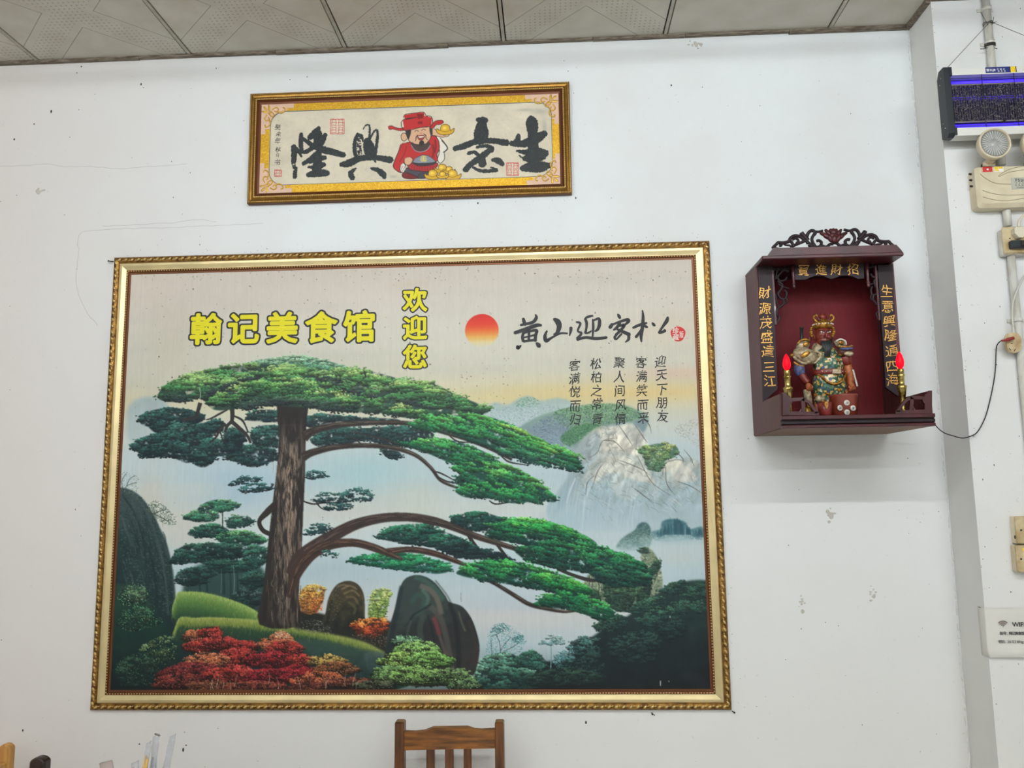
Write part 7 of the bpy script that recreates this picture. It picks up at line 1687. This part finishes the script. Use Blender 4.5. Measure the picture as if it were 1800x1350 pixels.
word(mb, '2612216hjg', 1771, 1127.8, 6.0, YQ, .008); mb.build('lettering', 'black_ink', pap)['kind'] = 'stuff'
MB().box((XP - .003, YP + .018, z1 - .003), (XP - .0005, YP + .030, z1 - .001)).build('tape_end', 'tape_dark', nt)
# nails left in the wall
mat('old_nail', rgb(54, 48, 42), .5, .5)
for (x, y, dx, lb) in [(200, 460, -.012, 'rusty nail sticking out by the top left corner of the big frame'), (1287, 1250, .004, 'dark nail head by the bottom right corner of the big frame'), (1146, 1253, .0, 'dark nail just below the bottom rail of the big frame')]:
    q = at(x, y, 0); mb = MB(); mb.tube([(q[0], -.0005, q[2]), (q[0] + dx, -.014, q[2] - .001)], .0018, 7); mb.ball((q[0] + dx, -.0145, q[2] - .001), (.0036, .0012, .0036), 9, 5)
    tag(mb.build('nail', 'old_nail'), lb, 'nail')

# ------------------------------------------------------------------ chairs, table and the chopstick holder along the bottom edge
mat('brown_wood', rgb(112, 66, 26), .38, col2=rgb(66, 36, 16), var=.4, var_scale=22, stretch=(3, 3, .35), coat=.15, bump=.1, bump_scale=90)
mat('rail_wood', rgb(140, 88, 34), .38, col2=rgb(86, 50, 20), var=.4, var_scale=20, stretch=(.5, 3, 4), coat=.15, bump=.1, bump_scale=90)
mat('dark_wood', rgb(58, 34, 24), .4, col2=rgb(36, 22, 16), var=.4, var_scale=22, stretch=(3, 3, .4), coat=.1)
mat('light_wood', rgb(206, 156, 84), .4, col2=rgb(180, 124, 60), var=.3, var_scale=20, stretch=(3, 3, .35), coat=.15)
mat('table_top', rgb(150, 96, 50), .35, col2=rgb(116, 70, 34), var=.3, var_scale=12, stretch=(.4, 3, 3), coat=.2); mat('steel', rgb(190, 190, 188), .3, .9)
Y0c = -.14
fp = lambda u, v: (660 + u / 6.923, 1240 + v / 6.923)
def chair_front(pt, lab, name, m1, m2):
    """chair seen from the front, its back near the wall; pt gives world points for the back in pixel terms"""
    t = thing(name, lab, 'chair', 'dining chairs')
    return t
ch = chair_front(None, 'brown wooden dining chair with slatted back, below the middle of the big picture', 'dining_chair', None, None)
lx0, lx1 = at(*fp(232, 300), Y0c - .02)[0], at(*fp(347, 300), Y0c - .02)[0]
rx0, rx1 = at(*fp(1452, 300), Y0c - .02)[0], at(*fp(1562, 300), Y0c - .02)[0]
ztl, ztr = at(*fp(290, 212), Y0c - .02)[2], at(*fp(1500, 190), Y0c - .02)[2]
zt_ = (ztl + ztr) / 2
for x0, x1 in ((lx0, lx1), (rx0, rx1)):
    mb = MB(); n = 9
    for a in range(1):
        vs = []; prof_ = [(zt_, Y0c - .004, .8), (zt_ - .004, Y0c, 1), (.72, Y0c - .004, 1.04), (.46, Y0c - .03, 1.1), (.2, Y0c - .02, 1.05), (0, Y0c + .01, 1)]
        for z, y, s_ in prof_:
            c = (x0 + x1) / 2; hw = (x1 - x0) / 2 * s_
            for (dx, dy) in ((-hw, -.019), (hw, -.019), (hw, .019), (-hw, .019)): vs.append((c + dx, y + dy, z))
        k = len(prof_); fs = [(i * 4 + (j + 1) % 4, i * 4 + j, (i + 1) * 4 + j, (i + 1) * 4 + (j + 1) % 4) for i in range(k - 1) for j in range(4)] + [(0, 1, 2, 3), tuple((k - 1) * 4 + j for j in (3, 2, 1, 0))]
        mb.add(vs, fs)
    o = mb.build('leg', 'brown_wood', ch); o['label'] = 'rear leg rising into the back post'
    bv = o.modifiers.new('edge', 'BEVEL'); bv.width = .004; bv.segments = 2
pl_ = [fp(347, 325), fp(480, 330), fp(590, 318), fp(690, 278), fp(900, 274), fp(1112, 270), fp(1205, 300), fp(1290, 306), fp(1452, 296), fp(1455, 524), fp(900, 534), fp(350, 548)]
o = MB().prism(poly_px(pl_, Y0c - .015), Y0c - .015, Y0c + .009).build('top_rail', 'rail_wood', ch)
zs0 = at(*fp(900, 536), Y0c - .01)[2]
for a, b in ((620, 720), (848, 950), (1073, 1167)):
    x0, x1 = at(*fp(a, 600), Y0c - .008)[0], at(*fp(b, 600), Y0c - .008)[0]
    MB().bevel_box((x0, Y0c - .012, .50), (x1, Y0c + .002, zs0 + .004), .003).build('slat', 'brown_wood', ch)
MB().bevel_box((lx1 - .004, Y0c - .02, .47), (rx0 + .004, Y0c + .0, .52), .003).build('lower_rail', 'brown_wood', ch)
MB().bevel_box((lx0 - .012, Y0c - .43, .435), (rx1 + .012, Y0c - .01, .458), .008).build('seat', 'rail_wood', ch)
for x in (lx0, rx1 - .036): MB().bevel_box((x, Y0c - .42, 0), (x + .036, Y0c - .384, .436), .004).build('leg', 'brown_wood', ch)
MB().bevel_box((lx0 + .036, Y0c - .41, .37), (rx1 - .036, Y0c - .39, .434), .003).build('apron', 'brown_wood', ch)
for x in (lx0 + .008, rx1 - .028):
    MB().bevel_box((x, Y0c - .386, .37), (x + .02, Y0c - .04, .434), .003).build('apron', 'brown_wood', ch); MB().bevel_box((x, Y0c - .386, .16), (x + .02, Y0c - .04, .19), .003).build('stretcher', 'brown_wood', ch)
MB().bevel_box((lx0 + .03, Y0c - .22, .162), (rx1 - .03, Y0c - .2, .188), .003).build('stretcher', 'brown_wood', ch)

def side_chair(lab, xpost, ypost, ztop, m, wpost, dpost, facing, name):
    """chair turned sideways; its near back post stands at (xpost, ypost)"""
    t = thing(name, lab, 'chair', 'dining chairs'); s_ = facing
    w = .37
    for k in (0, 1):
        y = ypost - k * w * .95
        mb = MB(); pr = []
        n = 8
        top = [(-dpost / 2 + dpost * (i / n), ztop - .012 * ((2 * i / n - 1) ** 2)) for i in range(n + 1)]
        poly = [(xpost - dpost / 2, .9 * ztop)] + [(xpost + a, b) for a, b in top] + [(xpost + dpost / 2, .9 * ztop), (xpost + dpost / 2 + s_ * .012, .46), (xpost + dpost / 2 + s_ * -.005, 0), (xpost - dpost / 2 + s_ * -.005, 0), (xpost - dpost / 2 + s_ * .012, .46)]
        mb.prism(poly, y - wpost / 2, y + wpost / 2); o = mb.build('leg', m, t); o['label'] = 'rear leg rising into the back post'
        bv = o.modifiers.new('edge', 'BEVEL'); bv.width = .006; bv.segments = 2
        MB().bevel_box((xpost + s_ * .33 - .018, y - .018, 0), (xpost + s_ * .33 + .018, y + .018, .437), .004).build('leg', m, t)
    y0, y1 = ypost - w * .95, ypost
    MB().bevel_box((xpost - .012, y0, ztop - .13), (xpost + .012, y1, ztop - .055), .004).build('top_rail', m, t)
    for k in range(3):
        yy = y0 + (y1 - y0) * (k + 1) / 4; MB().bevel_box((xpost - .007, yy - .014, .50), (xpost + .007, yy + .014, ztop - .128), .003).build('slat', m, t)
    a, b = sorted((xpost - s_ * .004, xpost + s_ * .36)); MB().bevel_box((a, y0 - .02, .437), (b, y1 + .02, .458), .008).build('seat', m, t)
    MB().bevel_box((a + .02, y0 - .008, .37), (b - .02, y0 + .012, .436), .003).build('apron', m, t); MB().bevel_box((a + .02, y1 - .012, .37), (b - .02, y1 + .008, .436), .003).build('apron', m, t)
    return t
Yd = -.30; q = at(63.5, 1332.5, Yd - .02); 
a_, b_ = at(49.5, 1345, Yd - .02)[0], at(77.5, 1345, Yd - .02)[0]
side_chair('dark brown wooden dining chair turned sideways, only its post top showing at the lower left', (a_ + b_) / 2, Yd, q[2], 'dark_wood', .036, b_ - a_, 1, 'dining_chair')
Yo = -.12; q = at(8, 1308.5, Yo - .015); b_ = at(16.5, 1335, Yo - .015)[0]
side_chair('light honey-coloured wooden chair at the left edge, only its rounded post showing', b_ - .021, Yo, q[2], 'light_wood', .03, .042, -1, 'dining_chair')

# table under the frame's lower edge, with a cup of chopsticks in plastic sleeves
Yt0 = -.62
tx0, tx1 = -1.2, -.58
tb = thing('dining_table', 'wooden dining table just below the lower edge of the view, holding the chopstick cup', 'table')
MB().bevel_box((tx0, -1.05, .72), (tx1, -.42, .75), .006).build('table_top', 'table_top', tb)
for x in (tx0 + .04, tx1 - .09):
    for y in (-1.01, -.51): MB().bevel_box((x, y, 0), (x + .05, y + .05, .721), .005).build('leg', 'brown_wood', tb)
MB().bevel_box((tx0 + .09, -1.0, .64), (tx1 - .09, -.98, .72), .003).build('apron', 'brown_wood', tb); MB().bevel_box((tx0 + .09, -.49, .64), (tx1 - .09, -.47, .72), .003).build('apron', 'brown_wood', tb)
cx_ = at(246, 1390, Yt0)[0]
cup = thing('chopstick_holder', 'steel cup on the table holding wrapped chopsticks, below the lower edge', 'cup')
MB().lathe([(.040, 0), (.042, .002), (.048, .12), (.0485, .125), (.0468, .125), (.041, .006), (0, .005)], (cx_, Yt0, .751), 24).build('cup_body', 'steel', cup)
def film():
    m = bpy.data.materials.new('clear_film'); m.use_nodes = True; N = m.node_tree.nodes; L = m.node_tree.links; b = N['Principled BSDF']
    b.inputs['Base Color'].default_value = rgb(196, 198, 206); b.inputs['Roughness'].default_value = .1; b.inputs['Alpha'].default_value = .4; b.inputs['Specular IOR Level'].default_value = .9; b.inputs['Coat Weight'].default_value = .6
    n = N.new('ShaderNodeTexNoise'); n.inputs['Scale'].default_value = 120; n.inputs['Detail'].default_value = 2; bp = N.new('ShaderNodeBump'); bp.inputs['Strength'].default_value = .9; bp.inputs['Distance'].default_value = .004
    tc = N.new('ShaderNodeTexCoord'); L.new(tc.outputs['Object'], n.inputs['Vector']); L.new(n.outputs['Fac'], bp.inputs['Height']); L.new(bp.outputs['Normal'], b.inputs['Normal']); MATS['clear_film'] = m
film()
mat('bamboo', rgb(216, 168, 76), .5, var=.2, var_scale=30); mat('pinkish_wood', rgb(196, 140, 104), .5, var=.2, var_scale=30); mat('grey_stick', rgb(168, 170, 176), .4, .3); mat('foil_tip', rgb(120, 112, 104), .35, .4); mat('pink_film', rgb(196, 176, 168), .3, trans=.25, alpha=.8)
_SN = [0]
def sleeve(lab, tip, low, wpx, sticks, flat=.45, dY=0.0, flare=1.0, film_m='clear_film', twist=.6, bend=0.0, tipdark=False):
    Y = Yt0 + dY; t = thing('wrapped_chopsticks', lab, 'chopsticks', 'chopsticks in plastic sleeves')
    A_ = at(*tip, Y); B_ = at(*low, Y)
    d = (B_ - A_) / np.linalg.norm(B_ - A_); k = max(.20, (A_[2] - .775) / -d[2]); E = A_ + d * k
    # the foot of every sleeve stands inside the cup
    k_ = _SN[0]; _SN[0] += 1
    E[0] = cx_ + (.004, .024, -.010, -.004, -.026)[k_]; E[1] = Yt0 + (.022, -.004, -.018, .004, .006)[k_]; E[2] = .762
    w = 1.4 * wpx / scale_at(Y); n = 14; vs = []; N_ = 12
    for i in range(N_ + 1):
        f = i / N_; c = A_ * (1 - f) + E * f; c = c + np.array([bend * math.sin(f * math.pi), 0, 0]); tw = twist * f * 2 + .2 * math.sin(i * 1.7)
        ww = w / 2 * (flare * (1 - f * 3) + 1 * f * 3 if f < .333 else 1 - .65 * max(0, f - .45)) * (1 + .12 * math.sin(i * 2.3)); 
        for j in range(n):
            a = 2 * math.pi * j / n; x, y = ww * math.cos(a), ww * flat * math.sin(a) * (1 + .3 * math.sin(3 * a + i))
            vs.append((c[0] + x * math.cos(tw) - y * math.sin(tw) * .6, c[1] + x * math.sin(tw) * .5 + y, c[2] + (.004 * math.cos(a) if i == 0 else 0)))
    fs = [(i * n + j, (i + 1) * n + j, (i + 1) * n + (j + 1) % n, i * n + (j + 1) % n) for i in range(N_) for j in range(n)] + [tuple(range(n))]
    mb = MB(); mb.add(vs, fs, True); mb.build('plastic_sleeve', film_m, t)
    L_ = np.linalg.norm(E - A_); dd = (E - A_) / L_
    for (off, start, r, mm) in sticks:
        S = A_ + dd * start * L_ + np.array([off * w, 0, 0]); e2 = E + np.array([off * w * .5, 0, .004]); M_ = (S + e2) / 2 + np.array([bend * .9, 0, 0])
        MB().tube([S, (S * .6 + e2 * .4) + np.array([bend * .8, 0, 0]), e2], [r, r, r * .8], 8).build('chopstick', mm, t)
    if tipdark:
        mb = MB(); mb.ball(A_ + np.array([.003, -.001, .001]), (w * .55, .002, .003), 9, 5, Matrix.Rotation(.3, 3, 'Y')); mb.build('folded_tip', 'foil_tip', t)
    return t
sleeve('clear sleeve with a dark folded tip, tallest of the wrapped chopsticks', (275, 1292), (262, 1350), 8.0, [(-.2, .16, .0028, 'grey_stick'), (.22, .2, .0028, 'grey_stick')], dY=.004, flare=1.0, tipdark=True)
sleeve('slanting clear crinkled sleeve, rightmost of the wrapped chopsticks', (304, 1292), (273, 1350), 9.5, [(.1, .45, .003, 'grey_stick')], dY=-.006, flat=.6, flare=.8)
sleeve('clear sleeve showing yellow bamboo sticks, left of the tallest one', (262, 1304), (248, 1350), 7.5, [(-.2, .10, .0036, 'bamboo'), (.15, .12, .0034, 'bamboo')], dY=-.012, flare=.8)
sleeve('short clear sleeve showing pinkish sticks, barely above the lower edge', (237.5, 1339), (235, 1356), 9.0, [(-.25, .05, .003, 'pinkish_wood'), (.2, .06, .003, 'pinkish_wood')], dY=.012, flare=1.0)
sleeve('flared pinkish plastic wrapper end, leftmost of the wrapped chopsticks', (186, 1339), (194, 1356), 15.0, [(0, .3, .003, 'pinkish_wood')], dY=.0, flat=.25, flare=1.1, film_m='pink_film')
